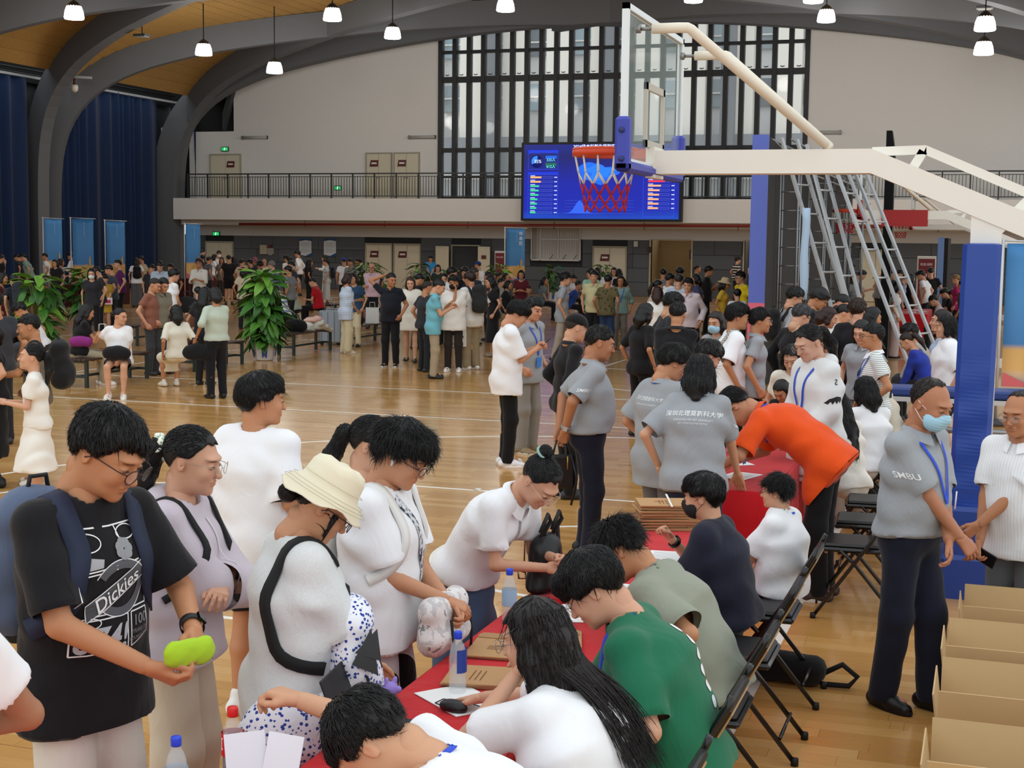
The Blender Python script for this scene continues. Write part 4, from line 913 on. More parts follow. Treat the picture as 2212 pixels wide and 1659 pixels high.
mb = MB(); mb.box((w/2+w/4+.05, -.46, 1.62), (.22, .02, .16)); mb.build('door_sign', SIGN, OD)
# restroom openings
BRN = M('#a58a5c', .7, var=.05, bscale=3); BEI = M('#8a8274', .8)
for i, ((x0, x1), m) in enumerate(zip(opn, (BRN, BEI))):
    mb = MB(); mb.box2((x0-.1, 63.4, 0), (x1+.6, 63.5, 2.6)); mb.box2((x0-.2, 61.6, 0), (x0-.1, 63.5, 2.6)); mb.box2((x1, 62.2, 0), (x1+.1, 63.4, 2.6)); structure('wall_recess_%d' % (i+1), mb, m)
    mb = MB(); mb.box2((x0-.06, 61.3, 0), (x0, 61.6, 2.52)); mb.box2((x1, 61.3, 0), (x1+.06, 61.6, 2.52)); mb.box2((x0, 61.3, 2.46), (x1, 61.6, 2.52)); structure('trim_%d' % (30+i), mb, M('#b5aa90', .6))
    mb = MB(); mb.box((x1-.14 if i == 0 else x1-.25, 62.15, 1.85), (.22, .03, .42)); o = mb.build('restroom_sign', M('#35191b', .4)); tag(o, 'small dark maroon restroom sign inside the %s wall opening' % ('brown tiled' if i == 0 else 'beige'), 'sign')
    mb = MB(); q = o.location; mb.lathe([(0, 0), (.03, .0), (.03, .01), (0, .01)], (x1-.14 if i == 0 else x1-.25, 62.13, 1.97), 8, Rx(math.pi/2)); mb.box((x1-.14 if i == 0 else x1-.25, 62.13, 1.85), (.06, .01, .16)); mb.build('figure_mark', SIGNW, o)
mb = MB(); mb.box2((-11.95, 62.2, 0), (-11.85, 63.4, 2.3)); o = mb.build('door_frame_side', M('#5d3c1c', .6)); tag(o, 'dark brown wooden door jamb inside the brown tiled opening', 'door jamb')
# framed serving window with pale curtain
x0, x1 = uX(1148), uX(1255); z0, z1 = 1.50, 3.0; nd += 1; SW = empty('window_3', ((x0+x1)/2, 61.3, z0), kind='structure'); w = x1-x0; h = z1-z0
mb = MB(); mb.box2((-w/2, .02, 0), (w/2, .05, h)); mb.build('back_board', M('#9a9894', .8), SW)
mb = MB(); rows = []
for i in range(60): rows.append([(-w/2+.25+(w-.3)*i/59, -.0+.02*math.sin(i*1.9), 0.03), (-w/2+.25+(w-.3)*i/59, .0+.02*math.sin(i*1.9), h-.02)])
mb.grid(rows); mb.build('pale_curtain', M('#b7b6b2', .8), SW)
for q in ((-w/2, 0, -w/2+.04, h), (w/2-.04, 0, w/2, h), (-w/2, 0, w/2, .05), (-w/2+.42, 0, -w/2+.46, h), (.1, 0, .13, h), (-w/2+.4, h*.62, w/2, h*.65)): mb = MB(); mb.box2((q[0], -.08, q[1]), (q[2], -.03, q[3])); mb.build('frame_bar', M('#d9d8d3', .5), SW)
for x in (-.15, .45, .95): mb = MB(); mb.tube([(x-.1, -.10, .06), (x, -.10, .2), (x+.06, -.1, .28)], .012, 5); mb.build('latch', DARK, SW)
# green exit signs
def exit_sign(u, v, y, w=.34, wall='beside the door'):
    p = atY(u, v, y); o = empty('exit_sign', p, 0, 'green lit exit sign with a running figure %s' % wall, 'exit sign')
    mb = MB(); mb.rbox((0, 0, 0), (w+.06, .05, .22), .008); mb.build('housing', M('#1b2420', .5), o); mb = MB(); mb.box((0, -.028, 0), (w, .006, .16)); mb.build('lit_face', M('#1fae5a', .4, emit=.9), o)
    mb = MB(); mb.box((-.02, -.034, 0), (.03, .004, .08), Ry(.3)); mb.box((-.02, -.034, -.045), (.02, .004, .06), Ry(-.5)); mb.box((.02, -.034, .02), (.07, .004, .015), Ry(-.4)); mb.lathe([(0, 0), (.016, 0), (.016, .004), (0, .004)], (0, -.034, .055), 8, Rx(math.pi/2)); mb.box((.09, -.034, 0), (.05, .004, .012)); mb.build('running_figure', M('#e8fff0', .4, emit=.9), o)
exit_sign(486, 322, YW-.06, wall='above the upper balcony door'); exit_sign(467, 505, 61.25, wall='above the ground floor door at the corner'); exit_sign(730, 406, 59.75, .3, 'on the balcony railing')
# wall tube lights
for u0, u1, v, l in ((522, 577, 297, 'grey tube wall lamp above the upper door by the corner'), (882, 940, 296, 'grey tube wall lamp beside the tall dark window'), (1745, 1817, 286, 'grey tube wall lamp right of the tall dark window')):
    a, b = atY(u0, v, YW-.12), atY(u1, v, YW-.12); o = empty('tube_lamp', (a+b)/2, 0, l, 'wall lamp'); L = np.linalg.norm(b-a)/2
    mb = MB(); mb.tube([(-L, 0, 0), (L, 0, 0)], .07, 10); mb.build('cover', M('#a9a9a4', .4), o)
    for s in (-1, 1): mb = MB(); mb.box((s*(L-.04), .04, 0), (.08, .14, .16)); mb.build('end_cap', M('#6f706d', .5), o)
# wall things on the lower wall
def flat_board(name, u0, v0, u1, v1, y, mat, label, cat, t=.03):
    a, b = atY(u0, v0, y), atY(u1, v1, y); mb = MB(); mb.box2((a[0], y-t, b[2]), (b[0], y, a[2])); o = mb.build(name, mat); return tag(o, label, cat), a, b
for u0, wh in ((647, 'left'), (700, 'right')):
    a, b = atY(u0, 516, 61.3), atY(u0+26, 553, 61.3); w = b[0]-a[0]; o = empty('notice_board', (a[0], 61.3, b[2]), 0, 'white notice board with blue top, the %s' % ('one nearer the corner door' if wh == 'left' else 'one nearer the cream double doors'), 'notice board')
    h = a[2]-b[2]; mb = MB(); mb.prism([(0, 0, .06), (w*.5, 0, .0), (w, 0, .14), (w, 0, h*.88), (w*.5, 0, h*.93), (0, 0, h*.86)], (0, -.02, 0)); mb.build('panel', M('#cfd4d6', .5), o)
    mb = MB(); mb.prism([(0, 0, h*.86), (w*.5, 0, h*.93), (w, 0, h*.88), (w, 0, h), (0, 0, h)], (0, -.02, 0)); mb.build('blue_header', M('#1f4f78', .5), o)
    mb = MB(); mb.prism([(w*.55, 0, -.04), (w, 0, -.02), (w, 0, .14), (w*.5, 0, 0.0)], (0, -.02, 0)); mb.build('blue_footer', M('#1f4f78', .5), o)
    for k in range(9): mb = MB(); mb.box2((w*.12, -.024, h*(.2+.07*k)), (w*(.88 if k % 3 else .7), -.021, h*(.2+.07*k)+.012)); mb.build('text_line', M('#8b9498', .6), o)
o, a, b = flat_board('electric_box', 563, 529, 577, 549, 61.3, M('#b3ab92', .5), 'beige steel electric box on the grey panel wall', 'box', .08)
o, a, b = flat_board('switch_panel', 577, 536, 592, 549, 61.3, M('#9b988c', .5), 'grey switch panel beside the beige electric box', 'switch panel', .06)
for k in (0, 1): mb = MB(); mb.box2((a[0]+.12+k*.1, 61.235, 1.55), (a[0]+.17+k*.1, 61.242, 1.60)); mb.build('switch', M('#d8d8d4', .4), o)
flat_board('alarm_box', 582, 529, 588, 534, 61.3, M('#6f1f1f', .5), 'small dark red alarm box above the switch panel', 'alarm', .06)
flat_board('wall_speaker', 1370, 521, 1378, 533, 61.3, M('#c9c9c4', .5), 'small white wall speaker above the cream doors right of the framed window', 'speaker', .1)
flat_board('round_sign_plate', 1400, 533, 1407, 546, 61.3, M('#3c1a1c', .5), 'small maroon plate at the edge of the brown tiled opening', 'sign', .02)
flat_board('white_notice', 1122, 561, 1127, 571, 61.3, M('#d8d3c4', .5), 'small pale notice on the wall beside the blue hanging banner', 'notice', .01)
# LED wall
SX0, SX1, SZ0, SZ1, SY = atY(1127, 307, 59.2)[0], atY(1472, 478, 59.2)[0], 3.24, 6.60, 59.2
SCR = empty('led_screen', ((SX0+SX1)/2, SY, SZ0), 0, 'large blue LED screen showing data charts, hung on the balcony', 'screen'); sw, sh = SX1-SX0, SZ1-SZ0
mb = MB(); mb.box2((-sw/2, 0, 0), (sw/2, .3, sh)); mb.build('cabinet', M('#0c0c0e', .5), SCR)
n = NT('screen_blue'); q = n.sep(n.co('Generated')); g = n.ramp(n.mathn('ADD', q[2], n.mathn('MULTIPLY', n.noise(5, 2, .5, n.co('Generated')), .12)), [(0, (.005, .12, .75)), (.18, (.0, .02, .62)), (.55, (.0, .012, .55)), (.9, (.0, .005, .20)), (1, (0, .01, .3))])
n.set(Base_Color=(0.0, 0, 0), Roughness=.4, Emission_Strength=.72); n.link(g, n.b.inputs['Emission Color'])
mb = MB(); mb.box2((-sw/2+.12, -.02, .10), (sw/2-.12, 0, sh-.10)); mb.build('display', n.m, SCR)
def E(c, s=.8): return M(c, .5, emit=s)
def sq(name, x0, z0, x1, z1, m, y=-.03, par=None): mb = MB(); mb.box2((x0*sw-sw/2, y, z0*sh), (x1*sw-sw/2, y+.006, z1*sh)); return mb.build(name, m, par or SCR)
def frame_(x0, z0, x1, z1, m, t=.004):
    for a in ((x0, z0, x1, z0+t), (x0, z1-t, x1, z1), (x0, z0, x0+t*.5, z1), (x1-t*.5, z0, x1, z1)): sq('panel_border', *a, m)
BLU = E('#2450e8', .8); frame_(.045, .06, .235, .62, BLU); frame_(.045, .655, .235, .90, BLU); frame_(.765, .06, .955, .90, BLU)
sq('panel_header', .045, .86, .235, .90, E('#1a3fe0', .5)); sq('panel_header', .045, .585, .235, .62, E('#1a3fe0', .5))
def bar_row(x0, x1, z, f, c):
    frame_(x0, z-.012, x1, z+.012, E('#5a78d8', .6), .003); sq('chart_bar', x0, z-.011, x0+(x1-x0)*f, z+.011, E(c, .9), -.034); sq('value_text', x1+.012, z-.006, x1+.03, z+.006, E('#c8d4ff', .8)); sq('name_text', x0, z+.016, x0+.03, z+.026, E('#c8d4ff', .6))
for k in range(9): bar_row(.06, .20, .555-.056*k, (.5, .48, .4, .38, .37, .33, .31, .28, .25)[k], '#f0a860' if k < 2 else '#35c98c')
for k in range(8): bar_row(.795, .925, .56-.056*k, (.55, .78, .6, .54, .52, .5, .5, .48)[k], '#35c96c' if k == 0 else ('#e03048' if k == 1 else '#f0a878'))
S3 = lambda u, z, y=-.05: (u*sw-sw/2, y, z*sh)
mb = MB(); c = S3(.10, .755)
mb.poly([c]+[(c[0]+.24*math.cos(math.radians(a)), c[1], c[2]+.24*math.sin(math.radians(a))) for a in range(210, 79, -10)]); mb.build('pie_slice', E('#2f7ff0', .9), SCR)
mb = MB(); mb.lathe([(0, 0), (.27, 0), (.27, .004), (0, .004)], (c[0], -.028, c[2]), 24, Rx(math.pi/2)); mb.build('pie_disc', E('#0b1a70', .6), SCR)
sq('count_box', .155, .79, .225, .83, E('#1660d8', .8)); sq('count_box', .155, .70, .225, .74, E('#146a60', .6))
TX = E('#dfe8ff', 1.0)
text_on('screen_title', '2024级本科新生报到实时数据', .185, S3(.50, .938), (1, 0, 0), (0, 0, 1), TX, SCR, .01)
text_on('screen_number', '35%', .20, S3(.107, .755, -.06), (1, 0, 0), (0, 0, 1), TX, SCR); text_on('screen_number', '325人', .16, S3(.19, .775), (1, 0, 0), (0, 0, 1), E('#6fe8ff', 1), SCR); text_on('screen_number', '612人', .16, S3(.19, .69), (1, 0, 0), (0, 0, 1), E('#6fffc8', 1), SCR)
rg = random.Random(5)
mb = MB(); mb.poly([S3(.30+.16*1.0*(1+math.cos(t)*(.8+.2*math.sin(3*t+1)))*.95+.02, .60+.14*math.sin(t)*(.85+.25*math.sin(4*t)), -.04) for t in [2*math.pi*k/40 for k in range(40)]]); mb.build('map_shape', E('#1565e8', .85), SCR)
mb = MB(); mb.poly([S3(.50+.10*math.cos(t)*(.8+.3*math.sin(5*t)), .62+.12*math.sin(t)*(.8+.25*math.cos(3*t)), -.041) for t in [2*math.pi*k/30 for k in range(30)]]); mb.build('map_shape', E('#2277f2', .85), SCR)
mb = MB(); mb.poly([S3(x, .10+.16*math.exp(-((x-.375)/.04)**2), -.045) for x in np.linspace(.27, .5, 30)]+[S3(.5, .098, -.045), S3(.27, .098, -.045)]); mb.build('bell_chart', E('#2f66f5', .7), SCR)
for k in range(5): sq('chart_gridline', .28, .10+.04*k, .71, .103+.04*k, E('#3a62d8', .6))
# the building across the yard, seen through the window
OUT = empty('apartment_building', (-14, 84, 0), 0, 'pale apartment building with grey bands seen through the tall window', 'building')
mb = MB(); mb.box2((-36, 1.2, 0), (36, 4, 26)); mb.build('wall', M('#dfe2e4', .8), OUT)
for i in range(25):
    mb = MB(); mb.box2((-34.5+i*2.8, .2, 8.6), (-33.1+i*2.8, 1.25, 26)); mb.build('pilaster', M('#fbf8ee', .8), OUT)
for f in range(4):
    z = 9.4+f*3.3
    for i in range(24):
        mb = MB(); mb.box2((-33.0+i*2.8, .9, z+1.0), (-31.8+i*2.8, 1.22, z+2.6)); wdw = mb.build('window', M(('#6b7880', '#8fa0a8', '#9db4c0')[(i*5+f) % 3], .3), OUT)
        mb = MB(); mb.box2((-33.0+i*2.8, .7, z+1.75), (-31.8+i*2.8, .92, z+1.83)); o = mb.build('sill_bar', M('#e9e9e4', .6), wdw)
mb = MB(); mb.box2((-36, -.3, 6.4), (36, .9, 8.7)); mb.build('grey_parapet', M('#8d9399', .7), OUT)
mb = MB(); mb.box2((-36, -.6, 6.15), (36, .9, 6.4)); mb.build('ledge', M('#f2f2ee', .7), OUT)
mb = MB(); mb.box2((-36, -.2, 4.6), (36, .9, 4.75)); mb.build('ledge', M('#f2f2ee', .7), OUT)
for i in range(9): mb = MB(); mb.box2((-30+i*7.2, -.9, 0), (-29.2+i*7.2, -.2, 26)); mb.build('column', M('#767c82', .7), OUT)
aw = MB(); rows = [[(x, -3.0, 4.5-.12*math.sin(x*9)), (x, -.8, 5.7)] for x in np.linspace(7.0, 18, 120)]; aw.grid(rows); o = aw.build('striped_awning', cloth('#9fd0e8', 'vstripe', '#e9f3f6', 2.2)); o.location = (-13, 75, -.6); tag(o, 'pale blue striped awning outside the lower right of the window', 'awning')
mb = MB(); mb.box2((-90, 62.7, -.4), (70, 96, -.2)); structure('floor_yard', mb, M('#e6e4de', .9))  # unseen yard, coloured very pale to bounce daylight on to the building
# lamps hung under the beams
def lamp(u, v, z, lit=True, label='', rod=.9):
    p = at(u, v, z); o = empty('pendant_lamp', p, 0, label, 'lamp')
    mb = MB(); top = max(.3, zc(p[0])-z-.3); mb.tube([(0, 0, .34), (0, 0, top)], .02, 6); mb.build('rod', DARK, o); mb = MB(); mb.lathe([(.06, .40), (.16, .32), (.24, .22), (.25, .20)], (0, 0, 0), 16); mb.build('housing', M('#3c3e40', .4, .5), o)
    mb = MB(); mb.lathe([(.24, .22), (.30, .05), (.33, -.16), (.31, -.20), (0, -.2)], (0, 0, 0), 18); mb.build('diffuser', M('#fdfdf8', .4, emit=5.0) if lit else M('#55585a', .3), o)
    if lit:
        L = bpy.data.lights.new('lamp_glow', 'POINT'); L.energy = 220; L.specular_factor = .2; L.shadow_soft_size = .35; L.color = (1, .97, .92); lo = bpy.data.objects.new('lamp_glow', L); COL.objects.link(lo); lo.parent = o; lo.location = (0, 0, -.55)
for i, (u, v, z) in enumerate(((160, 28, 9.7), (440, 108, 9.5), (593, 147, 9.1), (718, 32, 10.2), (848, 72, 10.4), (1092, 12, 10.7), (1498, -8, 10.9), (1757, -8, 10.4), (1785, 35, 10.5), (2128, 52, 9.2), (2125, 105, 9.0))):
    lamp(u, v, z, True, ('lit white pendant lamp over the first blue curtain', 'lit white pendant lamp in front of the second curved column', 'lit white pendant lamp on a long rod near the end wall curve', 'lit white pendant lamp on the beam crossing', 'lit white pendant lamp left of the tall window top', 'lit white pendant lamp above the tall window left half', 'lit white pendant lamp above the backboard', 'lit white pendant lamp beside another above the window right edge', 'lit white pendant lamp on a rod above the window right edge', 'upper of two lit pendant lamps before the right white wall', 'lower of two lit pendant lamps before the right white wall')[i])
def flood(u, v, z, label):
    p = at(u, v, z); o = empty('flood_lamp', p, 0, label, 'lamp'); mb = MB(); mb.box((0, 0, .04), (.5, .45, .08)); mb.build('housing', M('#3b3d3e', .5), o); mb = MB(); mb.box((0, -.0, -.01), (.4, .36, .02)); mb.build('glass', M('#9a9890', .3), o); mb = MB(); mb.tube([(0, 0, .08), (0, 0, max(.2, zc(p[0])-z-.35))], .02, 6); mb.build('rod', DARK, o)
flood(307, 79, 9.9, 'unlit square flood lamp hanging over the left curtain'); flood(2127, 19, 10.0, 'unlit square flood lamp hanging over the right white wall')
p = at(161, 190, 8.3); o = empty('ceiling_camera', p, 0, 'white dome camera hung from a beam beside the first curved column', 'camera'); mb = MB(); mb.lathe([(.13, .12), (.15, .02), (.13, -.1), (.06, -.17), (0, -.18)], (0, 0, 0), 14); mb.build('dome', M('#cfc9ba', .5), o); mb = MB(); mb.tube([(0, 0, .12), (0, 0, .4)], .05, 8); mb.build('bracket', M('#5a1b1b', .5), o); mb = MB(); mb.bar((-.6, -.35, .45), (.6, .35, .42), .1, .1); mb.build('beam', M('#9b9d9f', .5), o)
# ---------------------------------------------------------------- basketball hoops
IVORY = M('#e9e6dc', .45, var=.02, bscale=5)
def hoop(yc, padcol, label, base=True, arm_pad=None):
    H = empty('basketball_hoop', (0, yc, 0), 0, label, 'basketball hoop'); bx = -2.32
    mb = MB(); mb.box2((bx-.03, -.86, 2.94), (bx-.012, .86, 3.91)); BB = mb.build('backboard', M('#cfe0dc', .04, alpha=.16, spec=.5), H)
    for a, b in (((bx-.045, -.9, 2.9), (bx, -.86, 3.95)), ((bx-.045, .86, 2.9), (bx, .9, 3.95)), ((bx-.045, -.9, 3.91), (bx, .9, 3.95)), ((bx-.045, -.9, 2.9), (bx, .9, 2.94))): mb = MB(); mb.box2(a, b); mb.build('board_frame', M('#dfe7e8', .4), BB)
    for a, b in (((bx-.033, -.295, 3.05), (bx-.009, -.245, 3.50)), ((bx-.033, .245, 3.05), (bx-.009, .295, 3.50)), ((bx-.033, -.295, 3.45), (bx-.009, .295, 3.50)), ((bx-.033, -.295, 3.05), (bx-.009, .295, 3.10))): mb = MB(); mb.box2(a, b); mb.build('target_line', M('#b8b2a4', .6), BB)
    pm = M(padcol, .45, bump=.05, bscale=20)
    for s in (-1, 1): mb = MB(); mb.rbox((bx-.025, s*.885, 3.03), (.10, .09, .36), .02); pd = mb.build('corner_pad', pm, H); [MB().lathe([(0, 0), (.02, 0), (.02, .006), (0, .006)], (bx-.025, s*.935, z), 10, Rx(-s*math.pi/2)).build('pad_rivet', M('#23306a' if padcol != '#a32020' else '#4a1010', .4), pd) for z in (2.93, 3.12)]
    mb = MB(); mb.rbox((bx-.025, 0, 2.885), (.10, 1.86, .07), .02); mb.build('bottom_pad', pm, H)
    cx = bx-.15-.225; ring = [(cx+.235*math.cos(t), .235*math.sin(t), 3.05) for t in [2*math.pi*k/32 for k in range(32)]]
    RED = M('#c8401c', .4); mb = MB(); mb.tube(ring, .012, 8, True); rim = mb.build('rim', RED, H); mb = MB(); mb.lathe([(.225, -.05), (.247, -.05), (.247, -.005), (.225, -.005)], (cx, 0, 3.05), 32, cap=False); mb.build('rim_band', RED, rim)
    mb = MB(); mb.box2((bx-.16, -.09, 2.98), (bx-.04, .09, 3.05)); mb.prism([(bx-.2, -.06, 3.03), (bx-.04, -.06, 3.03), (bx-.04, -.06, 2.88)], (0, .12, 0)); mb.build('rim_bracket', RED, H)
    N = 12; up = MB(); lo = MB(); rr = lambda z: np.interp(z, [0, .16, .28, .42], [.235, .20, .165, .15])
    P = lambda k, z: (cx+rr(z)*math.cos(2*math.pi*k/N), rr(z)*math.sin(2*math.pi*k/N), 3.02-z)
    for k in range(N):
        up.tube([P(k, 0), P(k+.02, .12), P(k+.0, .14)], .0075, 5)
        for s in (-.5, .5): up.tube([P(k, .14), P(k+s, .22)], .005, 5)
        for s in (-.5, .5): lo.tube([P(k+.5, .22), P(k+.5+s, .30)], .006, 5); lo.tube([P(k, .30), P(k+s, .37)], .006, 5); lo.tube([P(k+.5, .37), P(k+.5+s, .42)], .006, 5)
    tag(up.build('net', M('#d9d3c6', .8), H), kind='stuff'); o = lo.build('net_bottom', M('#b3202a', .8), H); o['label'] = 'red lower part of the net'; o['kind'] = 'stuff'
    # arm
    prof = [(-2.31, 2.87), (-.80, 2.87), (2.2, 1.60), (2.2, 1.78), (-.80, 3.035), (-2.31, 3.035)]
    mb = MB(); mb.prism([(x, -.11, z) for x, z in prof], (0, .22, 0)); mb.build('arm', IVORY, H)
    mb = MB(); mb.box2((-2.36, -.16, 2.84), (-2.30, .16, 3.06)); mb.build('arm_plate', M('#e2ded2', .4), H)
    for a, b in (((-.80, 3.02), (-.44, 3.03)), ((-.45, 3.03), (1.5, 2.18)), ((-.46, 3.02), (-.53, 2.90)), ((.26, 2.73), (.14, 2.60)), ((1.2, 2.32), (1.1, 2.16))): mb = MB(); mb.bar((a[0], 0, a[1]), (b[0], 0, b[1]), .06, .055, (0, 1, 0)); mb.build('arm_truss', IVORY, H)
    for s in (-.72, .72):
        mb = MB(); pts = [(-2.20, s, 3.80), (-2.02, s, 3.80)]+[(-1.98+.06*math.sin(a), s*(1-.02*i), 3.80-.05*(1-math.cos(a))) for i, a in enumerate((.3, .7, 1.1))]+[(-1.10, s*.12, 3.06)]; mb.tube(pts, .035, 10); st = mb.build('stay_pipe', M('#e5ddcb', .45), H)
        mb = MB(); mb.tube([(-2.31, s, 3.80), (-2.19, s, 3.80)], .012, 8); mb.lathe([(0, 0), (.028, 0), (.028, .03), (0, .03)], (-2.31, s, 3.80), 10, Ry(math.pi/2)); mb.build('stay_bolt', M('#8c8c88', .4, .8), st)
    if base:
        mb = MB(); mb.box2((-.13, -.10, .1), (.07, .10, 2.62)); mb.build('post', IVORY, H)
        V, Fq = sdf([cone((-.045, -.0, 2.31), (-.045, 0, .70), .10, .11, 1.0, k=.02)], .03); rows = []
        def ringp(z, hx, hy, cxx, r=.03): return [(cxx-hx+r, -hy, z), (cxx+hx-r, -hy, z), (cxx+hx, -hy+r, z), (cxx+hx, hy-r, z), (cxx+hx-r, hy, z), (cxx-hx+r, hy, z), (cxx-hx, hy-r, z), (cxx-hx, -hy+r, z)]
        mb = MB(); zs = np.linspace(2.39, .62, 70); rows = [ringp(2.40, .10, .18, -.045)]
        for i, z in enumerate(zs): wv = max(0, min(1, (1.75-z)*2)); rows.append([(q[0], q[1]+(-1 if q[1] < 0 else 1)*wv*.0055*math.sin(z*25+q[0]*26)*(1 if abs(q[0]+.055) < .11 else .4), q[2]) for q in ringp(z, .125, .20, -.05-(2.4-z)*.012)])
        mb.grid([[rows[i][j] for i in range(len(rows))] for j in range(8)], False, True); mb.poly(rows[0][::-1]); mb.build('post_pad', M('#24469c' if padcol != '#a32020' else '#24469c', .32, bump=.12, bscale=14), H)
        mb = MB(); rows = [ringp(.63, .13, .24, -.06), ringp(.60, .15, .26, -.06), ringp(.30, .15, .26, -.06), ringp(.27, .17, .28, -.07), ringp(.0, .17, .28, -.07)]; mb.grid([[r[j] for r in rows] for j in range(8)], False, True); mb.poly(rows[0][::-1]); mb.build('base_pad', M('#22418f', .4, bump=.05, bscale=14), H)
        mb = MB(); mb.box2((1.3, -.5, .08), (2.4, .5, .5)); mb.bar((2.0, 0, .4), (2.1, 0, 1.75), .2, .16, (0, 1, 0)); mb.build('base_weight', IVORY, H); mb = MB(); mb.bar((0.05, 0, .18), (1.4, 0, .18), .25, .16); mb.build('base_beam', IVORY, H)
        for x in (1.5, 2.2):
            for s in (-.4, .4): MB().lathe([(0, -.03), (.08, -.03), (.08, .03), (0, .03)], (x, s, .08), 12, Rx(math.pi/2)).build('caster', DARK, H)
    if arm_pad: mb = MB(); mb.box2((-2.0, -.14, 2.74), (-1.15, .14, 3.05)); mb.build('arm_pad', M(arm_pad, .5), H)
    return H
hoop(10.2, '#3a44a8', 'white basketball hoop with blue corner pads, orange rim and blue padded post')
hoop(28.4, '#a32020', 'white basketball hoop with red pads standing behind the ladders', True, '#a32020')
hoop(46.6, '#a32020', 'farthest white basketball hoop on the right, beyond the crowd at the red table', True)
# ---------------------------------------------------------------- tables under red cloths
REDC = cloth('#c40f1a', rough=.7)
def red_table(x0, x1, y0, y1, label, clabel, zt=.75):
    t = empty('folding_table', ((x0+x1)/2, (y0+y1)/2, 0), 0, label, 'table'); a, b = (x1-x0)/2-.03, (y1-y0)/2-.03
    mb = MB(); mb.box2((-a, -b, zt-.04), (a, b, zt-.012)); mb.build('table_top', M('#d6d2c8', .5), t)
    for sx in (-1, 1):
        for sy in (-1, 1): mb = MB(); mb.tube([(sx*(a-.06), sy*(b-.1), 0), (sx*(a-.06), sy*(b-.1), zt-.04)], .015, 8); mb.build('leg', M('#8a8c8e', .4, .7), t)
    mb = MB(); ring = []; L = 2*((x1-x0)+(y1-y0)); n = int(L/.04); pts = []
    for i in range(n):
        s = L*i/n
        if s < x1-x0: q = (x0+s, y0, 0, -1)
        elif s < x1-x0+y1-y0: q = (x1, y0+s-(x1-x0), 1, 0)
        elif s < 2*(x1-x0)+y1-y0: q = (x1-(s-(x1-x0)-(y1-y0)), y1, 0, 1)
        else: q = (x0, y1-(s-2*(x1-x0)-(y1-y0)), -1, 0)
        w = .5+.5*math.sin(i*.55+1.7*math.sin(i*.13)); col = [((q[0]-q[2]*.01), (q[1]-q[3]*.01), zt)]
        for j, z in enumerate((zt-.012, zt-.2, .35, .02)): o = .006+.05*w*(j/3)**1.2; col.append((q[0]+q[2]*o, q[1]+q[3]*o, z))
        ring.append(col)
    mb.grid(ring, True, True); mb.box2((x0+.012, y0+.012, zt-.006), (x1-.012, y1-.012, zt+.001)); c = mb.build('tablecloth', REDC); tag(c, clabel, 'tablecloth')
red_table(-1.97, -1.38, 3.82, 6.0, 'folding table under the red cloth where the green shirt sits', 'red cloth on the table with water bottle, mouse and brown envelopes')
red_table(-1.97, -1.38, 6.12, 8.25, 'folding table under the red cloth holding the tied stack of brown envelopes', 'red cloth under the tied stack of brown envelopes')
red_table(-2.42, -1.6, 2.3, 3.68, 'folding table under the red cloth beside the cola bottle', 'red cloth under the cola bottle and white booklet')
red_table(-1.95, -1.30, 9.3, 11.4, 'folding table under the red cloth in front of the orange polo shirt', 'red cloth hanging to the floor in front of the orange polo shirt')
red_table(-1.95, -1.30, 11.9, 14.6, 'folding table under the red cloth between the white hoodie and the striped polo', 'red cloth on the table between the white hoodie and the striped polo')
red_table(-1.95, -1.30, 15.2, 18.6, 'folding table under the red cloth in front of the blue sports jacket', 'red cloth on the table in front of the blue sports jacket')
red_table(-2.1, -1.35, 35.2, 38.2, 'far folding table under the red cloth behind the ladders', 'bright red cloth on the far table behind the ladders')
def dark_table(u, v, y, L, label):
    p = atX(u, v, -30) if False else at(u, v, .75); mb = MB(); mb.rbox((p[0], p[1], .375), (.8, L, .75), .02); tag(mb.build('dark_cloth_table', cloth('#3d1018')), label, 'table')
dark_table(205, 612, 0, 3.0, 'long table under a dark maroon cloth below the blue banners'); dark_table(425, 600, 0, 2.6, 'long table under a dark maroon cloth near the corner door')
# ---------------------------------------------------------------- folding chairs (front of a chair is +y)
BLK = M('#141415', .3, .2, coat=.3); VIN = M('#161617', .42, bump=.05, bscale=40)
def make_chair():
    c = empty('folding_chair', (0, 0, 0), 0, 'chair', 'chair')
    for s in (-1, 1):
        x = s*.205; mb = MB(); mb.tube([(x, .27, .012), (x, -.08, .52), (x, -.235, .80), (x*.96, -.25, .84)], .0125, 8); mb.build('back_leg', BLK, c)
        mb = MB(); mb.tube([(s*.185, .12, .455), (s*.185, .02, .36), (s*.185, -.27, .012)], .0125, 8); mb.build('leg', BLK, c)
        for y, z, xx in ((.27, .02, x), (-.27, .02, s*.185)): mb = MB(); mb.tube([(xx, y, .0), (xx, y, .035)], .018, 8); mb.build('foot_cap', M('#0d0d0d', .6), c)
    mb = MB(); mb.tube([(-.185, -.20, .12), (.185, -.20, .12)], .009, 6); mb.build('stretcher', BLK, c); mb = MB(); mb.tube([(-.205, .19, .14), (.205, .19, .14)], .009, 6); mb.build('stretcher', BLK, c)
    mb = MB(); mb.rbox((0, .045, .448), (.39, .38, .03), .012); seat = mb.build('seat', BLK, c); mb = MB(); mb.rbox((0, .045, .472), (.36, .35, .03), .014); mb.build('cushion', VIN, seat)
    rows = []
    mb = MB(); mb.rbox((0, -.19, .71), (.40, .035, .21), .014, Rx(.50)); back = mb.build('backrest', VIN, c); mb = MB(); mb.rbox((0, -.207, .70), (.35, .012, .16), .006, Rx(.50)); mb.build('back_panel', M('#b08d5e', .5), back)
    return c
CH0 = make_chair(); CHN = [0]
def chair(x, y, rz, label, group=None):
    o = CH0 if CHN[0] == 0 else copy_tree(CH0); CHN[0] += 1; o.location = (x, y, 0); o.rotation_euler = (0, 0, rz); o['label'] = label
    if group: o['group'] = group
    return o
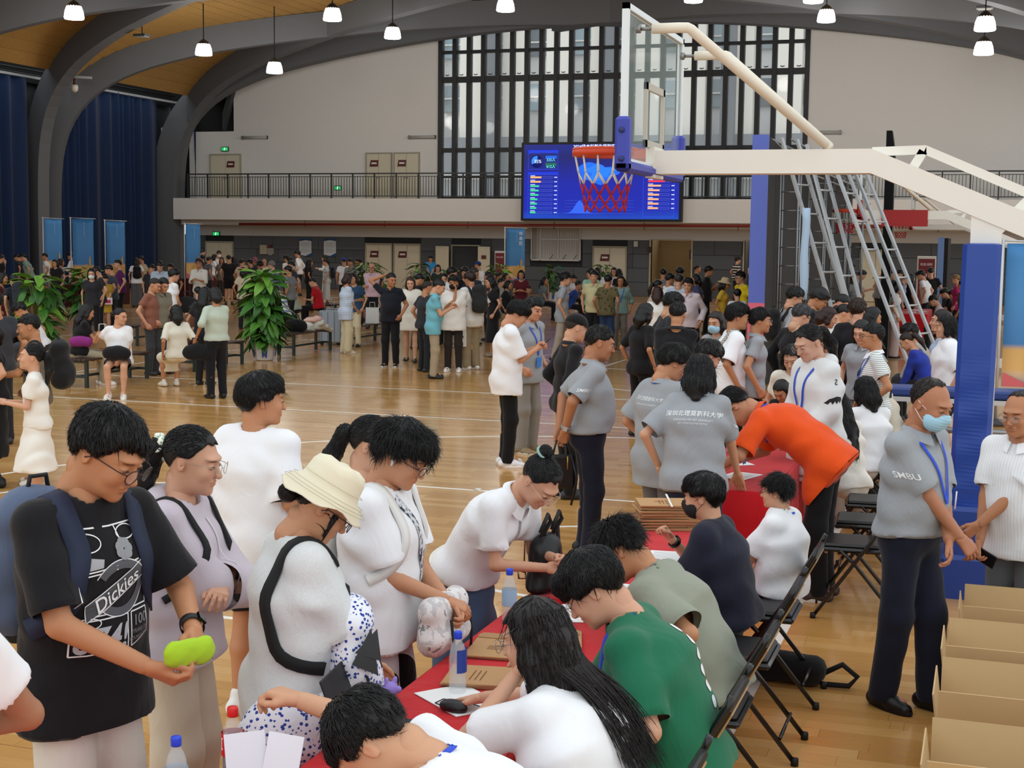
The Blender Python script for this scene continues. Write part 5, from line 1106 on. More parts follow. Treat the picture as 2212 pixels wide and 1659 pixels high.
for y, who in ((3.30, 'the bowed head reaching for the cola'), (4.12, 'the long haired woman in white'), (4.93, 'the green shirt'), (5.76, 'the sage grey shirt'), (6.60, 'the navy shirt with black mask'), (7.44, 'the white shirt with glasses')):
    chair(-1.02, y, math.pi/2, 'black folding chair under %s' % who)
for y, l in ((9.3, 'empty black folding chair nearest the man in the face mask'), (10.1, 'empty black folding chair in the middle of the three behind the white shirt'), (10.9, 'empty black folding chair farthest of the three, with a cloth hung on it')):
    chair(-.72, y, math.pi/2+.06, l)
for y, l in ((12.3, 'black folding chair of the woman in the white polo'), (13.2, 'black folding chair beside the jacket with dotted straps'), (14.0, 'black folding chair behind the blue jacket girl')): chair(-.85, y, math.pi/2, l)
for i in range(5): chair(-.75+.05*(i % 2), 35.3+.62*i, math.pi/2, 'black folding chair in the row behind the far red table', 'chairs at the far red table')
# ---------------------------------------------------------------- things on the tables
def bottle(p, h, cap, lab, liq, label, txt=None, txtcol='#ffffff', r=.032, tilt=0, lz=(.30, .62)):
    b = empty('drink_bottle', p, 0, label, 'bottle'); s = h/.23
    prof = [(.0, 0), (r*.86, .0), (r, .008*s), (r, .05*s), (r*.95, .07*s), (r, .09*s), (r, .135*s), (r*.86, .165*s), (r*.5, .195*s), (r*.40, .205*s), (r*.40, .218*s)]
    mb = MB(); mb.lathe(prof, n=20, cap=False); mb.build('bottle_body', M('#eaf4f8', .05, alpha=.22, spec=.8), b)
    if liq: mb = MB(); z = liq[1]*h; mb.lathe([(0, .003), (r*.9, .003), (r*.9, min(z, .135*s)), (r*.75 if z > .14*s else r*.9, z), (0, z)], n=18); mb.build('liquid', M(liq[0], .1, alpha=liq[2] if len(liq) > 2 else 1.0), b)
    mb = MB(); mb.lathe([(r*.46, .205*s), (r*.48, .207*s), (r*.48, .228*s), (r*.42, .232*s), (0, .232*s)], n=18); mb.build('cap', M(cap, .4), b)
    if lab: mb = MB(); mb.lathe([(r*1.015, h*lz[0]), (r*1.02, h*lz[0]+.002), (r*1.02, h*lz[1]-.002), (r*1.015, h*lz[1])], n=24, cap=False); L = mb.build('label', M(lab, .4), b)
    if txt:
        me = text_mesh(txt, h*.20 if len(txt) <= 4 else h*.10); a = np.empty(len(me.vertices)*3, np.float32); me.vertices.foreach_get('co', a); a = a.reshape(-1, 3); ang0 = math.atan2(-p[1], -p[0]); ang = ang0+a[:, 0]/(r*1.04); q = np.stack([np.cos(ang)*r*1.045, np.sin(ang)*r*1.045, h*(lz[0]+lz[1])/2+a[:, 1]], 1); me.vertices.foreach_set('co', q.astype(np.float32).ravel()); me.update(); link('label_lettering', me, M(txtcol, .5), b)
    return b
bottle((-1.76, 4.70, .752), .225, '#2346d6', None, ('#dfe9ee', .80, .12), 'clear water bottle with blue cap standing beside the computer mouse', None)
bp = (-1.76, 4.70, .752); mb = MB(); mb.lathe([(.0335, .08), (.0335, .165)], n=24, cap=False); o = mb.build('bottle_sleeve', M('#2c4aa0', .4), bpy.data.objects['drink_bottle']); me_ = o.data
bm = bmesh.new(); bm.from_mesh(me_); bmesh.ops.delete(bm, geom=[f for f in bm.faces if f.calc_center_median().x < .012], context='FACES'); bm.to_mesh(me_); bm.free()
bottle((-1.90, 5.70, .752), .225, '#2346d6', '#9fc7e6', ('#dfe9ee', .8, .12), 'clear water bottle with pale blue label in front of the denim skirt', None)
bottle((-2.07, 3.63, .752), .245, '#d51e1e', '#c8161d', ('#1a0b07', .48), 'cola bottle with red cap and red label under the reaching hand', '可口可乐', '#ffffff', .034, lz=(.42, .70))
bottle((-2.12, 3.40, .752), .225, '#2346d6', '#b9d4ea', ('#dfe9ee', .8, .12), 'clear water bottle with blue cap next to the cola bottle', None)
bottle((-1.87, 11.05, .752), .225, '#2346d6', '#b9d4ea', ('#dfe9ee', .8, .12), 'clear water bottle on the red table by the orange polo', None)
KRAFT = M('#b98f62', .8, var=.05, bscale=30)
def envelope(x, y, z, rz, label, n=2, w=.23, l=.32, txt=None, g=None):
    e = empty('brown_envelope', (x, y, z), rz, label, 'envelope', g)
    for i in range(n): mb = MB(); mb.box((.004*i, .003*(-1)**i, .004+.007*i), (w, l, .005), Rz(.03*i)); mb.build('sheet', KRAFT, e)
    zt = .0075+.007*(n-1); mb = MB(); mb.prism([(-w/2+.005, l/2-.07, zt), (w/2-.005, l/2-.07, zt), (w/2-.01, l/2, zt), (-w/2+.01, l/2, zt)], (0, 0, .002)); mb.build('flap', M('#ad8458', .8), e)
    for k in range(3): mb = MB(); mb.box((.02, -.02-.02*k, zt+.001), (w*.5, .003, .0006)); mb.build('printed_line', M('#6e4a2a', .7), e)
    if txt: text_on('printed_text', txt, .03, (0, -.06, zt+.003), (0, -1, 0), (1, 0, 0), M('#a63a24', .7), e)
    return e
envelope(-1.80, 5.28, .752, .1, 'brown envelope lying behind the clear bottle on the red cloth'); envelope(-1.70, 4.88, .752, -1.45, 'brown envelope in front of the woman with her hand at her face', 3)
envelope(-1.62, 5.42, .752, .25, 'brown envelope beside the green shirt on the red cloth'); 
for i in range(9): envelope(-1.70+.006*((i*7) % 3), 7.95+.008*((i*5) % 3), .752+.0165*i, -1.25+.03*((i*3) % 4), 'brown envelope in the tied stack before the navy shirt' if i < 8 else 'brown envelope topmost on the tied stack, printed in red', 2, .25, .36, '深圳' if i == 8 else None, 'envelopes in the tied stack' if i < 8 else None)
mb = MB(); mb.box((-1.69, 7.955, .752+.0165*9+.006), (.012, .40, .002), Rz(.3)); tag(mb.build('packing_strap', M('#e9e6de', .6)), 'white strap tied over the stack of brown envelopes', 'strap')
PAPER = M('#f3f3f1', .6)
def paper(x, y, z, rz, label, w=.21, l=.297, lines=8, t=.003):
    e = empty('paper_sheet', (x, y, z), rz, label, 'paper'); mb = MB(); mb.box((0, 0, t/2), (w, l, t)); mb.build('sheet', PAPER, e)
    for k in range(lines): mb = MB(); mb.box((0, l*.38-k*l*.09, t+.0004), (w*.8, .003, .0006)); mb.build('printed_line', M('#8c8f94', .7), e)
paper(-1.62, 5.92, .753, .3, 'white printed form in front of the green shirt'); paper(-1.55, 6.35, .753, -.2, 'white printed form on the red cloth by the sage shirt'); paper(-1.52, 7.15, .753, .1, 'white printed list under the wristwatch arm'); paper(-1.72, 4.62, .753, .9, 'white sheet under the computer mouse', lines=0); paper(-1.80, 9.55, .753, .2, 'white paper under the hands of the grey and orange polos', lines=2); paper(-1.6, 9.9, .753, -.3, 'white form beside the orange polo on the table'); paper(-1.75, 10.5, .753, .6, 'white leaflet farther along the orange polo table'); paper(-1.6, 12.4, .753, .2, 'white papers near the white hoodie on the red table', t=.03); paper(-1.7, 13.2, .753, -.2, 'stack of white papers in front of the striped polo', t=.05)
for i in range(3): paper(-1.75+.2*(i % 2), 36+.6*i, .753, .3*i, ('white form at the near end of the far red table', 'white form in the middle of the far red table', 'white form at the far end of the far red table')[i], t=.01)
# mouse with cable
V, Fq = sdf([ell((0, 0, .012), (.031, .056, .026), k=.01, cut=[((0, 0, .001), (0, 0, -1.))])], .004); o = link('computer_mouse', mesh_np('mouse', V, Fq), M('#151517', .4)); o.location = (-1.70, 4.50, .757); o.rotation_euler = (0, 0, 1.35); tag(o, 'black computer mouse under the woman’s hand', 'mouse')
mb = MB(); mb.tube([(0, .054, .008), (.02, .09, .004), (.07, .09, .004), (.09, .03, .004), (.07, -.08, .004), (.02, -.2, .004)], .0022, 6); mb.build('mouse_cable', M('#151517', .5), o)
# laptop: lid back seen between the bowed head and the shorts
L = empty('laptop', (-1.78, 4.16, .754), math.radians(98), 'black open laptop behind the bowed head on the red table', 'laptop')
mb = MB(); mb.rbox((0, 0, .009), (.34, .24, .016), .004); mb.build('keyboard_base', M('#1c1c1e', .45), L); mb = MB(); mb.rbox((0, .155, .125), (.34, .008, .235), .003, Rx(-.35)); mb.build('screen_lid', M('#18181a', .5), L)
bk = empty('white_booklet', (-1.93, 3.56, .754), .2, 'white folded sheet standing in front of the bowed head', 'booklet')
for s, a in ((-1, .9), (1, -.5)): mb = MB(); mb.box((s*.05, 0, .10), (.12, .003, .20), Rz(a*.6)@Rx(-.35)); mb.build('page', M('#e9ecf4', .6), bk)
mg = empty('magazine', (-1.76, 3.50, .755), .8, 'colourful magazine lying open beside the white booklet', 'magazine'); mb = MB(); mb.box((0, 0, .004), (.2, .27, .008)); mb.build('pages', M('#3b3f86', .5), mg)
for k in range(5): mb = MB(); mb.box((-.05, -.1+.04*k, .0085), (.08, .026, .001)); mb.build('yellow_block', M('#d9c35a', .5), mg)
# ---------------------------------------------------------------- cardboard cartons in a row at the right
CARD = [M('#b99a6b', .85, var=.05, bscale=12), M('#c3a476', .85, var=.04, bscale=12), M('#ad8e5f', .85, var=.05, bscale=12)]
def carton(x0, y0, w, l, h, fl, label):
    c = empty('cardboard_box', (x0, y0, 0), 0, label, 'box'); t = .006
    for i, (a, b) in enumerate((((0, 0, 0), (w, t, h)), ((0, l-t, 0), (w, l, h)), ((0, 0, 0), (t, l, h)), ((w-t, 0, 0), (w, l, h)), ((0, 0, 0), (w, l, t)))): mb = MB(); mb.box2(a, b); mb.build('side' if i < 4 else 'bottom', CARD[i % 3], c)
    def flap(a, b, o): mb = MB(); a = np.array(a, float); b = np.array(b, float); o = np.array(o, float); n = nrm(np.cross(b-a, o))*t; mb.hexa([a, b, b+n, a+n, a+o, b+o, b+o+n, a+o+n]); mb.build('flap', CARD[1], c)
    flap((0, t, h), (w, t, h), (0, -.03, fl)); flap((0, l-t, h), (w, l-t, h), (0, .06, fl)); flap((t, 0, h), (t, l, h), (-.03, 0, fl*.9)); flap((w-t, 0, h), (w-t, l, h), (.03, 0, fl*.9))
carton(-.05, 7.25, 1.0, .40, .36, .26, 'open brown cardboard box farthest in the row, by the blue padded base'); carton(-.11, 6.49, 1.05, .42, .36, .26, 'open brown cardboard box second from the blue padded base'); carton(-.12, 5.80, 1.1, .42, .36, .26, 'open brown cardboard box third from the blue padded base'); carton(-.13, 4.98, 1.1, .40, .36, .26, 'open brown cardboard box fourth from the blue padded base')
def box_closed(x, y, z, w, l, h, rz, mat, label, band=None):
    b = empty('packed_box', (x, y, z), rz, label, 'box'); mb = MB(); mb.rbox((0, 0, h/2), (w, l, h), .008); mb.build('carton', mat, b); mb = MB(); mb.box((0, 0, h+.0005), (.05, l*.98, .002)); mb.build('tape', M('#cdb489', .4), b)
    if band: mb = MB(); mb.box((0, -l/2-.001, h*.45), (w*.98, .003, h*.6)); mb.build('printed_side', M(band, .5), b); text_on('printed_text', '深圳北理莫斯科大学', .06, (0, -l/2-.004, h*.5), (1, 0, 0), (0, 0, 1), M('#e8ecf4', .5), b)
box_closed(-.28, 11.7, 0, .62, .45, .42, .05, CARD[1], 'sealed box with a navy printed side behind the man in the mask', '#2b3f78'); box_closed(-.25, 12.6, 0, .5, .5, .40, .1, CARD[0], 'plain brown box behind the printed navy box'); box_closed(-.25, 13.3, .0, .5, .45, .55, -.1, CARD[2], 'brown box with half open lid near the dark bench'); box_closed(.35, 13.0, 0, .45, .4, .6, .2, M('#8f8a52', .8), 'olive green carton right of the blue padded post')
tb = empty('training_bench', (.25, 14.6, 0), 0, 'dark bench with blue pad and patterned side behind the blue padded post', 'bench')
mb = MB(); mb.rbox((0, 0, .95), (2.6, .4, .08), .02); mb.build('blue_pad', M('#29407e', .5), tb); mb = MB(); mb.box((0, -.1, .88), (2.6, .3, .04)); mb.build('white_edge', M('#c9c9c6', .5), tb)
for s in (-1, 1): mb = MB(); mb.bar((s*.9, -.2, 0), (s*.5, .1, .88), .05, .05); mb.build('leg', M('#1f2124', .5), tb); mb = MB(); mb.bar((s*.9, .2, 0), (s*.6, -.1, .88), .05, .05); mb.build('leg', M('#1f2124', .5), tb)
mb = MB(); mb.tube([(-1.3, -.25, .6), (1.3, -.25, .6)], .03, 8); mb.build('rail', M('#9a9c9e', .4, .5), tb)
cr = empty('plastic_crate', (-.28, 12.0, .46), 0, 'grey plastic crate with wave pattern on top of the boxes', 'crate'); mb = MB(); mb.rbox((0, 0, .09), (.7, .4, .16), .01); mb.build('crate_body', M('#7d8286', .6), cr)
for k in range(5): mb = MB(); mb.tube([(-.33+.01*i, -.203, .03+.03*k+.008*(1 if (i//5) % 2 else -1)) for i in range(0, 66, 2)], .004, 4); mb.build('wave_rib', M('#5c6165', .6), cr)
# crumpled foil bundle, black bag on the floor
V, Fq = sdf([ell((0, 0, .17), (.16, .14, .17), k=.05), ell((.08, .05, .30), (.09, .08, .12), k=.05), ell((-.05, -.04, .10), (.15, .12, .10), k=.05)], .014); rn = np.random.RandomState(3); V += rn.normal(0, .012, V.shape); V[:, 2] = np.maximum(V[:, 2], .002); o = link('foil_bundle', mesh_np('foil', V, Fq, False), M('#c9c6bc', .16, .85)); o.location = (-.42, 10.30, 0); o.scale = (.8, .8, .85); tag(o, 'crumpled shiny silver plastic bundle on the floor by the blue padded base', 'plastic bundle')
bg = empty('duffel_bag', (-1.02, 7.68, 0), -.15, 'black cloth bag lying on the floor under the chairs', 'bag'); V, Fq = sdf([cone((-.22, 0, .085), (.2, .02, .08), .085, .08, 1.3, (0, 1, 0), .03, cut=[((0, 0, .002), (0, 0, -1.))])], .02, .004); bb = link('bag_body', mesh_np('bag', V, Fq), cloth('#131314'), bg); mb = MB(); mb.tube([(.26, .03, .07), (.36, .04, .13), (.44, .05, .07), (.40, .03, .02), (.28, .0, .02)], .016, 6); mb.build('bag_strap', M('#131314', .8), bg)
# ---------------------------------------------------------------- backdrop frame with truss, ladders
BD = empty('stage_backdrop', (-3.5, 23.2, 0), 0, 'tall stage backdrop seen edge on, blue and pink print in front and black cloth behind', 'backdrop'); Lb = 15.6
mb = MB(); mb.box2((-.12, .06, 0), (.0, Lb, 4.12)); mb.build('black_cloth', cloth('#0e0e0f'), BD)
mb = MB(); mb.box2((-.20, 0, 1.42), (.06, .06, 4.12)); mb.build('blue_print', M('#5a6cc0', .6, bump=.05, bscale=4), BD); mb = MB(); mb.box2((-.20, 0, 0), (.06, .06, 1.42)); mb.build('pink_print', M('#d9667c', .6, bump=.08, bscale=6), BD)
ALU = M('#8f9192', .4, .6)
for y in (1.2, 5.2, 9.6, 14.0):
    for dx, dy in ((.1, 0), (.1, .3), (.4, 0), (.4, .3)): mb = MB(); mb.tube([(dx, y+dy, 0), (dx, y+dy, 4.05)], .02, 6); mb.build('truss_tube', ALU, BD)
    for k in range(13):
        z = .15+.31*k; mb = MB(); mb.tube([(.1, y, z), (.4, y, z)], .012, 5); mb.build('truss_brace', ALU, BD); mb = MB(); mb.tube([(.4, y, z), (.4, y+.3, z)], .012, 5); mb.build('truss_brace', ALU, BD)
for z in (3.75, 4.05):
    for x in (.1, .4): mb = MB(); mb.tube([(x, .2, z), (x, Lb-.2, z)], .02, 6); mb.build('truss_tube', ALU, BD)
for k in range(24): y = .3+.62*k; mb = MB(); mb.tube([(.1, y, 4.05), (.4, y+.3, 3.75), (.1, y+.62, 4.05)], .012, 5); mb.build('truss_brace', ALU, BD)
def ladder(top, bot, wid, n, label):
    a = np.array(top, float); b = np.array(bot, float); wv = np.array(wid, float); L = empty('metal_ladder', b, 0, label, 'ladder'); a = a-b; b = b*0
    for s in (-1, 1): mb = MB(); mb.bar(a+wv*s*.5, b+wv*s*.5, .035, .07, wv); mb.build('rail', M('#a9adb0', .35, .7), L)
    for k in range(n): t = (k+.6)/n; q = a*(1-t)+b*t; mb = MB(); mb.tube([q-wv*.5, q+wv*.5], .018, 6); mb.build('rung', M('#b4b7ba', .4, .7), L)
ladder((-3.02, 22.5, 4.0), (-1.70, 22.3, 0), (.19, .36, 0), 9, 'aluminium ladder nearest the blue banner edge, leaning with a pale blue strip')
ladder((-2.66, 22.55, 3.9), (-1.48, 22.2, 0), (.15, .38, 0), 9, 'aluminium ladder in the middle in front of the red hoop net')
ladder((-2.36, 22.7, 3.85), (-.78, 22.3, 0), (.14, .36, 0), 9, 'aluminium ladder leaning over the heads beside the red rim')
ladder((-2.13, 23.2, 3.85), (-.47, 22.8, 0), (.14, .36, 0), 9, 'aluminium ladder farthest right beside the red hoop pad')
ps = atY(1742, 460, 22.25); mb = MB(); rows = [[(ps[0]-.06+.01*math.sin(k), 22.2+.01*math.cos(k*.7), 2.93-k*.175), (ps[0]+.06+.008*math.sin(k*1.3), 22.2, 2.93-k*.175)] for k in range(9)]; mb.grid(rows); o = mb.build('hanging_strip', M('#a9c3dc', .6)); sm = o.modifiers.new('thickness', 'SOLIDIFY'); sm.thickness = .01; tag(o, 'pale blue cloth strip hanging over the ladder', 'cloth strip')
mb = MB(); p = atY(1924, 310, 30); mb.prism([(p[0]-.09, 30, 0), (p[0]+.09, 30, 0), (p[0]+.09, 30, 4.25), (p[0]+.02, 30, 4.68), (p[0]-.09, 30, 4.68)], (0, .3, 0)); tag(mb.build('black_pillar_screen', cloth('#131314')), 'tall narrow black panel rising behind the red hoop arm', 'panel')
mb = MB(); p = atY(2030, 600, 44); mb.box2((p[0]-.09, 44, 0), (p[0]+.09, 44.1, 2.62)); tag(mb.build('blue_panel_edge', M('#6f8fc4', .6)), 'pale blue edge of a second backdrop beside the maroon poster', 'panel'); mb = MB(); mb.box2((p[0]+.09, 44, 0), (p[0]+.2, 47, 2.6)); tag(mb.build('black_panel_side', M('#161617', .8)), 'black side of the second backdrop beside the maroon poster', 'panel')
# ---------------------------------------------------------------- posters and banners
def poster(u0, u1, v0, y, label, h=1.75):
    a, b = atY(u0, v0, y), atY(u1, v0, y); P = empty('standing_poster', ((a[0]+b[0])/2, y, 0), 0, label, 'poster'); w = b[0]-a[0]; zt = a[2]
    mb = MB(); mb.rbox((0, 0, zt/2+.05), (w, .04, zt-.1), .01); mb.build('frame', M('#c9c9c6', .5), P); mb = MB(); mb.box((0, -.024, zt/2+.05), (w*.86, .006, zt*.86)); mb.build('print', M('#6a2028', .6), P)
    text_on('lettering', '欢迎', w*.16, (-w*.18, -.03, zt*.86), (1, 0, 0), (0, 0, 1), SIGNW, P); text_on('lettering', '消防', w*.16, (w*.16, -.03, zt*.86), (1, 0, 0), (0, 0, 1), SIGNW, P); text_on('lettering', '119', w*.26, (0, -.03, zt*.68), (1, 0, 0), (0, 0, 1), SIGNW, P, .02)
poster(1069, 1092, 542, 58.0, 'maroon standing poster with 119 left of the blue banner at the end wall'); poster(1982, 2023, 553, 50.0, 'maroon standing poster with 119 behind the crowd on the right')
def banner_mat():
    n = NT('banner_print'); q = n.sep(n.co('Generated')); sky = n.ramp(q[2], [(0, lin('#c9d6e4')), (.12, lin('#e3b873')), (.26, lin('#d9b06c')), (.30, lin('#3f7fbc')), (.6, lin('#4a8cc6')), (1, lin('#3f86c4'))])
    n.link(sky, n.b.inputs['Base Color']); n.set(Roughness=.6); return n.m
BNM = banner_mat()
def banner(u, v, z, w, rot, txt, label, h=2.1, d=None):
    p = at(u, v, z); B = empty('feather_banner', (p[0], p[1], 0), rot, label, 'banner'); zt = z
    mb = MB(); mb.tube([(0, 0, .02), (0, 0, zt)], .022, 6); mb.build('pole', M('#c9ccce', .4, .4), B); mb = MB(); mb.tube([(-.05, 0, zt-.02), (w+.08, 0, zt-.05)], .014, 6); mb.build('top_rod', M('#c9ccce', .4, .4), B)
    mb = MB(); rows = [[(.05+(w-.05)*t-.0*j, .02*math.sin(3*t+j*.5), zt-.06-(h-.1*t*0)*j/10) for t in np.linspace(0, 1, 5)] for j in range(11)]; mb.grid(rows); f = mb.build('banner_cloth', BNM, B); sm = f.modifiers.new('thickness', 'SOLIDIFY'); sm.thickness = .006
    zb = zt-.06-h
    mb = MB(); y = -.03; S = M('#caa25a', .6); mb.box2((w*.45, y, zb+h*.10), (w*.98, y+.004, zb+h*.24)); mb.box2((w*.62, y, zb+h*.24), (w*.74, y+.004, zb+h*.30)); mb.box2((w*.80, y, zb+h*.24), (w*.88, y+.004, zb+h*.36)); mb.prism([(w*.79, y, zb+h*.36), (w*.89, y, zb+h*.36), (w*.84, y, zb+h*.44)], (0, .004, 0)); mb.build('skyline_print', S, f)
    mb = MB(); mb.prism([(.06, y, zb+h*.10), (w*.55, y, zb+.01), (w*.9, y, zb), (.06, y, zb)], (0, .003, 0)); mb.build('coral_print', M('#d4696f', .6), f); mb = MB(); mb.prism([(w*.4, y-.002, zb+.01), (w, y-.002, zb+h*.09), (w, y-.002, zb)], (0, .003, 0)); mb.build('navy_print', M('#2f4d9c', .6), f)
    for i, c in enumerate(txt): text_on('banner_lettering', c, w*.20, (w*.80, y, zt-.06-h*.10-i*w*.24), (1, 0, 0), (0, 0, 1), M('#eaf2fa', .6), f, .01)
    for i in range(6): mb = MB(); mb.box2((w*.60, y, zt-.06-h*(.08+.035*i)), (w*.615, y+.004, zt-.06-h*(.06+.035*i))); mb.build('small_print', M('#d4e2f0', .6), f)
    mb = MB(); mb.lathe([(0, 0), (.22, 0), (.2, .05), (.03, .08), (0, .08)], n=14); mb.build('base', M('#3b3d40', .6), B)
banner(92, 469, 3.05, .72, .95, '', 'blue banner on a white pole standing in front of the first curved column', 2.2); banner(152, 469, 3.0, .78, .32, '', 'widest blue banner on a white pole in front of the blue curtain', 2.2); banner(226, 474, 2.95, .70, .85, '', 'blue banner on a white pole in front of the wide blue curtain', 2.1)
banner(398, 481, 2.9, .62, .9, '', 'blue banner on a white pole between the second column and the corner door', 2.0); banner(1091, 490, 2.9, .78, .15, '休息区', 'blue banner reading 休息区 by the end wall under the LED screen', 2.0)
p = atY(2178, 515, 47); B2 = at(2160, 516, 2.5)
banner(2168, 516, 2.48, .8, .1, '', 'blue banner right of the blue padded post', 1.9)
# ---------------------------------------------------------------- benches
WD = M('#3f2a20', .5, var=.1, bscale=20); IRN = M('#2c3836', .45, .3)
def make_bench():
    b = empty('slat_bench', (0, 0, 0), 0, 'bench', 'bench'); L = 1.85
    for i in range(5): mb = MB(); mb.rbox((-.16+.08*i, 0, .435), (.07, L, .03), .006); mb.build('slat', WD, b)
    for y in (-L/2+.08, L/2-.08):
        for x in (-.17, .17): mb = MB(); mb.box2((x-.025, y-.025, 0), (x+.025, y+.025, .42)); mb.build('leg', IRN, b)
        mb = MB(); mb.box2((-.17, y-.02, .15), (.17, y+.02, .19)); mb.build('cross_bar', IRN, b); mb = MB(); mb.box2((-.19, y-.02, .385), (.19, y+.02, .42)); mb.build('cross_bar', IRN, b)
    mb = MB(); mb.box2((-.02, -L/2+.08, .15), (.02, L/2-.08, .19)); mb.build('long_bar', IRN, b); return b
BE0 = make_bench(); BEN = [0]
def bench(x, y, label, rz=0.0):
    o = BE0 if BEN[0] == 0 else copy_tree(BE0); BEN[0] += 1; o.location = (x, y, 0); o.rotation_euler = (0, 0, rz); o['label'] = label
bench(-13.55, 19.85, 'dark slat bench where the black shirt girl and white shirt woman sit'); bench(-13.45, 22.9, 'dark slat bench with the seated woman in cream'); bench(-13.5, 26.8, 'dark slat bench with pale clothes and a black bag on it'); bench(-13.45, 29.8, 'dark slat bench with a small bag behind the blue striped shirt')
bench(-17.7, 27.6, 'dark slat bench with a tissue box behind the grey polo man'); bench(-18.6, 35.2, 'dark slat bench under the striped shirt boy', .0); bench(-18.4, 39.0, 'dark slat bench under the man in red'); bench(-17.6, 43.5, 'dark slat bench behind the black polo man'); bench(-13.4, 41.5, 'dark slat bench of the seated row by the plants', .3); bench(-11.6, 44.0, 'dark slat bench of the woman with a fan', .2); bench(-13.5, 34.2, 'dark slat bench behind the cyan polo man'); bench(-17.9, 22.6, 'dark slat bench half hidden by the left potted plant'); bench(-9.2, 41, 'dark slat bench of the man in grey trousers', .2)
# ---------------------------------------------------------------- potted plants: real leaves on stems
LEAF = [M(c, .38, var=.12, bscale=40) for c in ('#2f5a22', '#3b6e28', '#4f8430', '#6ea23c', '#244a1e')]
def leaf_mesh(L, W, droop):
    rows = []
    for i in range(7):
        t = i/6; w = W*math.sin(math.pi*min(1, t*.92+.06))**.8*(1-.35*t); z = -droop*t*t*L; rows.append([(-w, L*t, z-.12*w), (-w*.5, L*t, z+.03*w), (0, L*t, z-.10*w*0-.02), (w*.5, L*t, z+.03*w), (w, L*t, z-.12*w)])
    mb = MB(); mb.grid(rows); m = mb.mesh('leaf'); return m
LM = [leaf_mesh(.30, .10, .45), leaf_mesh(.24, .085, .3), leaf_mesh(.34, .11, .7), leaf_mesh(.26, .035, .8)]
def plant(p, h, n, label, spread=.45, pot='vase', narrow=False, seed=1, palette=(0, 1, 2)):
    r = random.Random(seed); P = empty('potted_plant', (p[0], p[1], 0), 0, label, 'plant')
    if pot == 'vase':
        mb = MB(); mb.lathe([(.0, 0), (.15, 0), (.17, .02), (.21, .30), (.23, .36), (.21, .37), (.19, .33), (0, .33)], n=20); pt = mb.build('pot', cloth('#e6e9ee', 'blotch', '#e6e9ee', 6.0), P); pt.data.materials[0] = M('#dfe3ea', .3)
        for k in range(5): a = k*1.25; mb = MB(); mb.grid([[(.205*math.cos(a+.09*i)*(1+.12*j), .205*math.sin(a+.09*i)*(1+.12*j), .08+.10*j+.03*math.sin(i*1.7+k)) for j in range(3)] for i in range(6)]); o = mb.build('blue_motif', M('#3a56a0', .4), pt); o.scale = (1.02, 1.02, 1)
    else:
        mb = MB(); mb.lathe([(0, 0), (.14, 0), (.19, .30), (.20, .32), (.17, .31), (0, .3)], n=16); mb.build('pot', M(pot, .5), P)
    for k in range(5):
        a = r.random()*6.28; mb = MB(); mb.tube([(0, 0, .3), (.08*math.cos(a), .08*math.sin(a), h*.6), (.16*math.cos(a), .16*math.sin(a), h*.9)], .011, 5); mb.build('stem', M('#5b6b35', .6), P)
    for k in range(n):
        t = (k+.5)/n; z = .38+(h-.38)*t; a = k*2.39996+r.uniform(-.3, .3); rad = spread*(.25+.45*math.sin(math.pi*min(.98, t*.75+.12)))*r.uniform(.55, 1.1)
        m = LM[3] if narrow else LM[r.choice((0, 1, 2))]; o = bpy.data.objects.new('leaf', m); COL.objects.link(o); o.parent = P
        if len(m.materials) == 0: m.materials.append(LEAF[0])
        o.material_slots[0].link = 'OBJECT'; o.material_slots[0].material = LEAF[r.choice(palette) if t < .82 or r.random() < .4 else 3]
        o.location = (rad*math.cos(a)*.6, rad*math.sin(a)*.6, z); o.rotation_euler = (r.uniform(-.75, .25) if t < .8 else r.uniform(-.2, .7), r.uniform(-.4, .4), a-math.pi/2); s = r.uniform(.8, 1.25)*(1.0 if not narrow else 1.3); o.scale = (s, s, s)
plant((-13.35, 24.75), 1.75, 210, 'tall leafy plant in a blue and white pot between two benches', .62, seed=3); plant(at(85, 775), 1.62, 110, 'broad leaf potted plant behind the smiling man with a backpack', .8, seed=5, palette=(0, 1, 2, 3)); plant(at(185, 710), 1.55, 100, 'broad leaf potted plant beside the boy in yellow', .75, seed=8, palette=(0, 4, 1))
plant(at(788, 690), 1.7, 130, 'narrow leaf plant in a pink pot behind the blue striped shirt', .6, '#c98e96', True, 9, (0, 1, 4)); plant(at(905, 655), 1.5, 60, 'dark green plant beside the young man in bright blue', .6, seed=10, palette=(0, 4)); plant(at(960, 668), 1.4, 60, 'green plant behind the cyan polo man', .6, seed=11); plant(at(1078, 660), 1.5, 70, 'green plant below the blue banner', .6, seed=12, palette=(0, 1)); plant(at(1192, 650), 1.4, 50, 'green plant beside the woman with a fan', .55, seed=13, palette=(0, 4)); plant(at(1302, 640), 1.4, 40, 'green plant at the foot of the cream doors', .55, seed=14); plant(at(818, 680), 1.3, 40, 'low green plant behind the black polo man', .6, seed=15); plant(at(1068, 690), 1.15, 50, 'bushy plant beside the woman in a black dress', .6, seed=16)
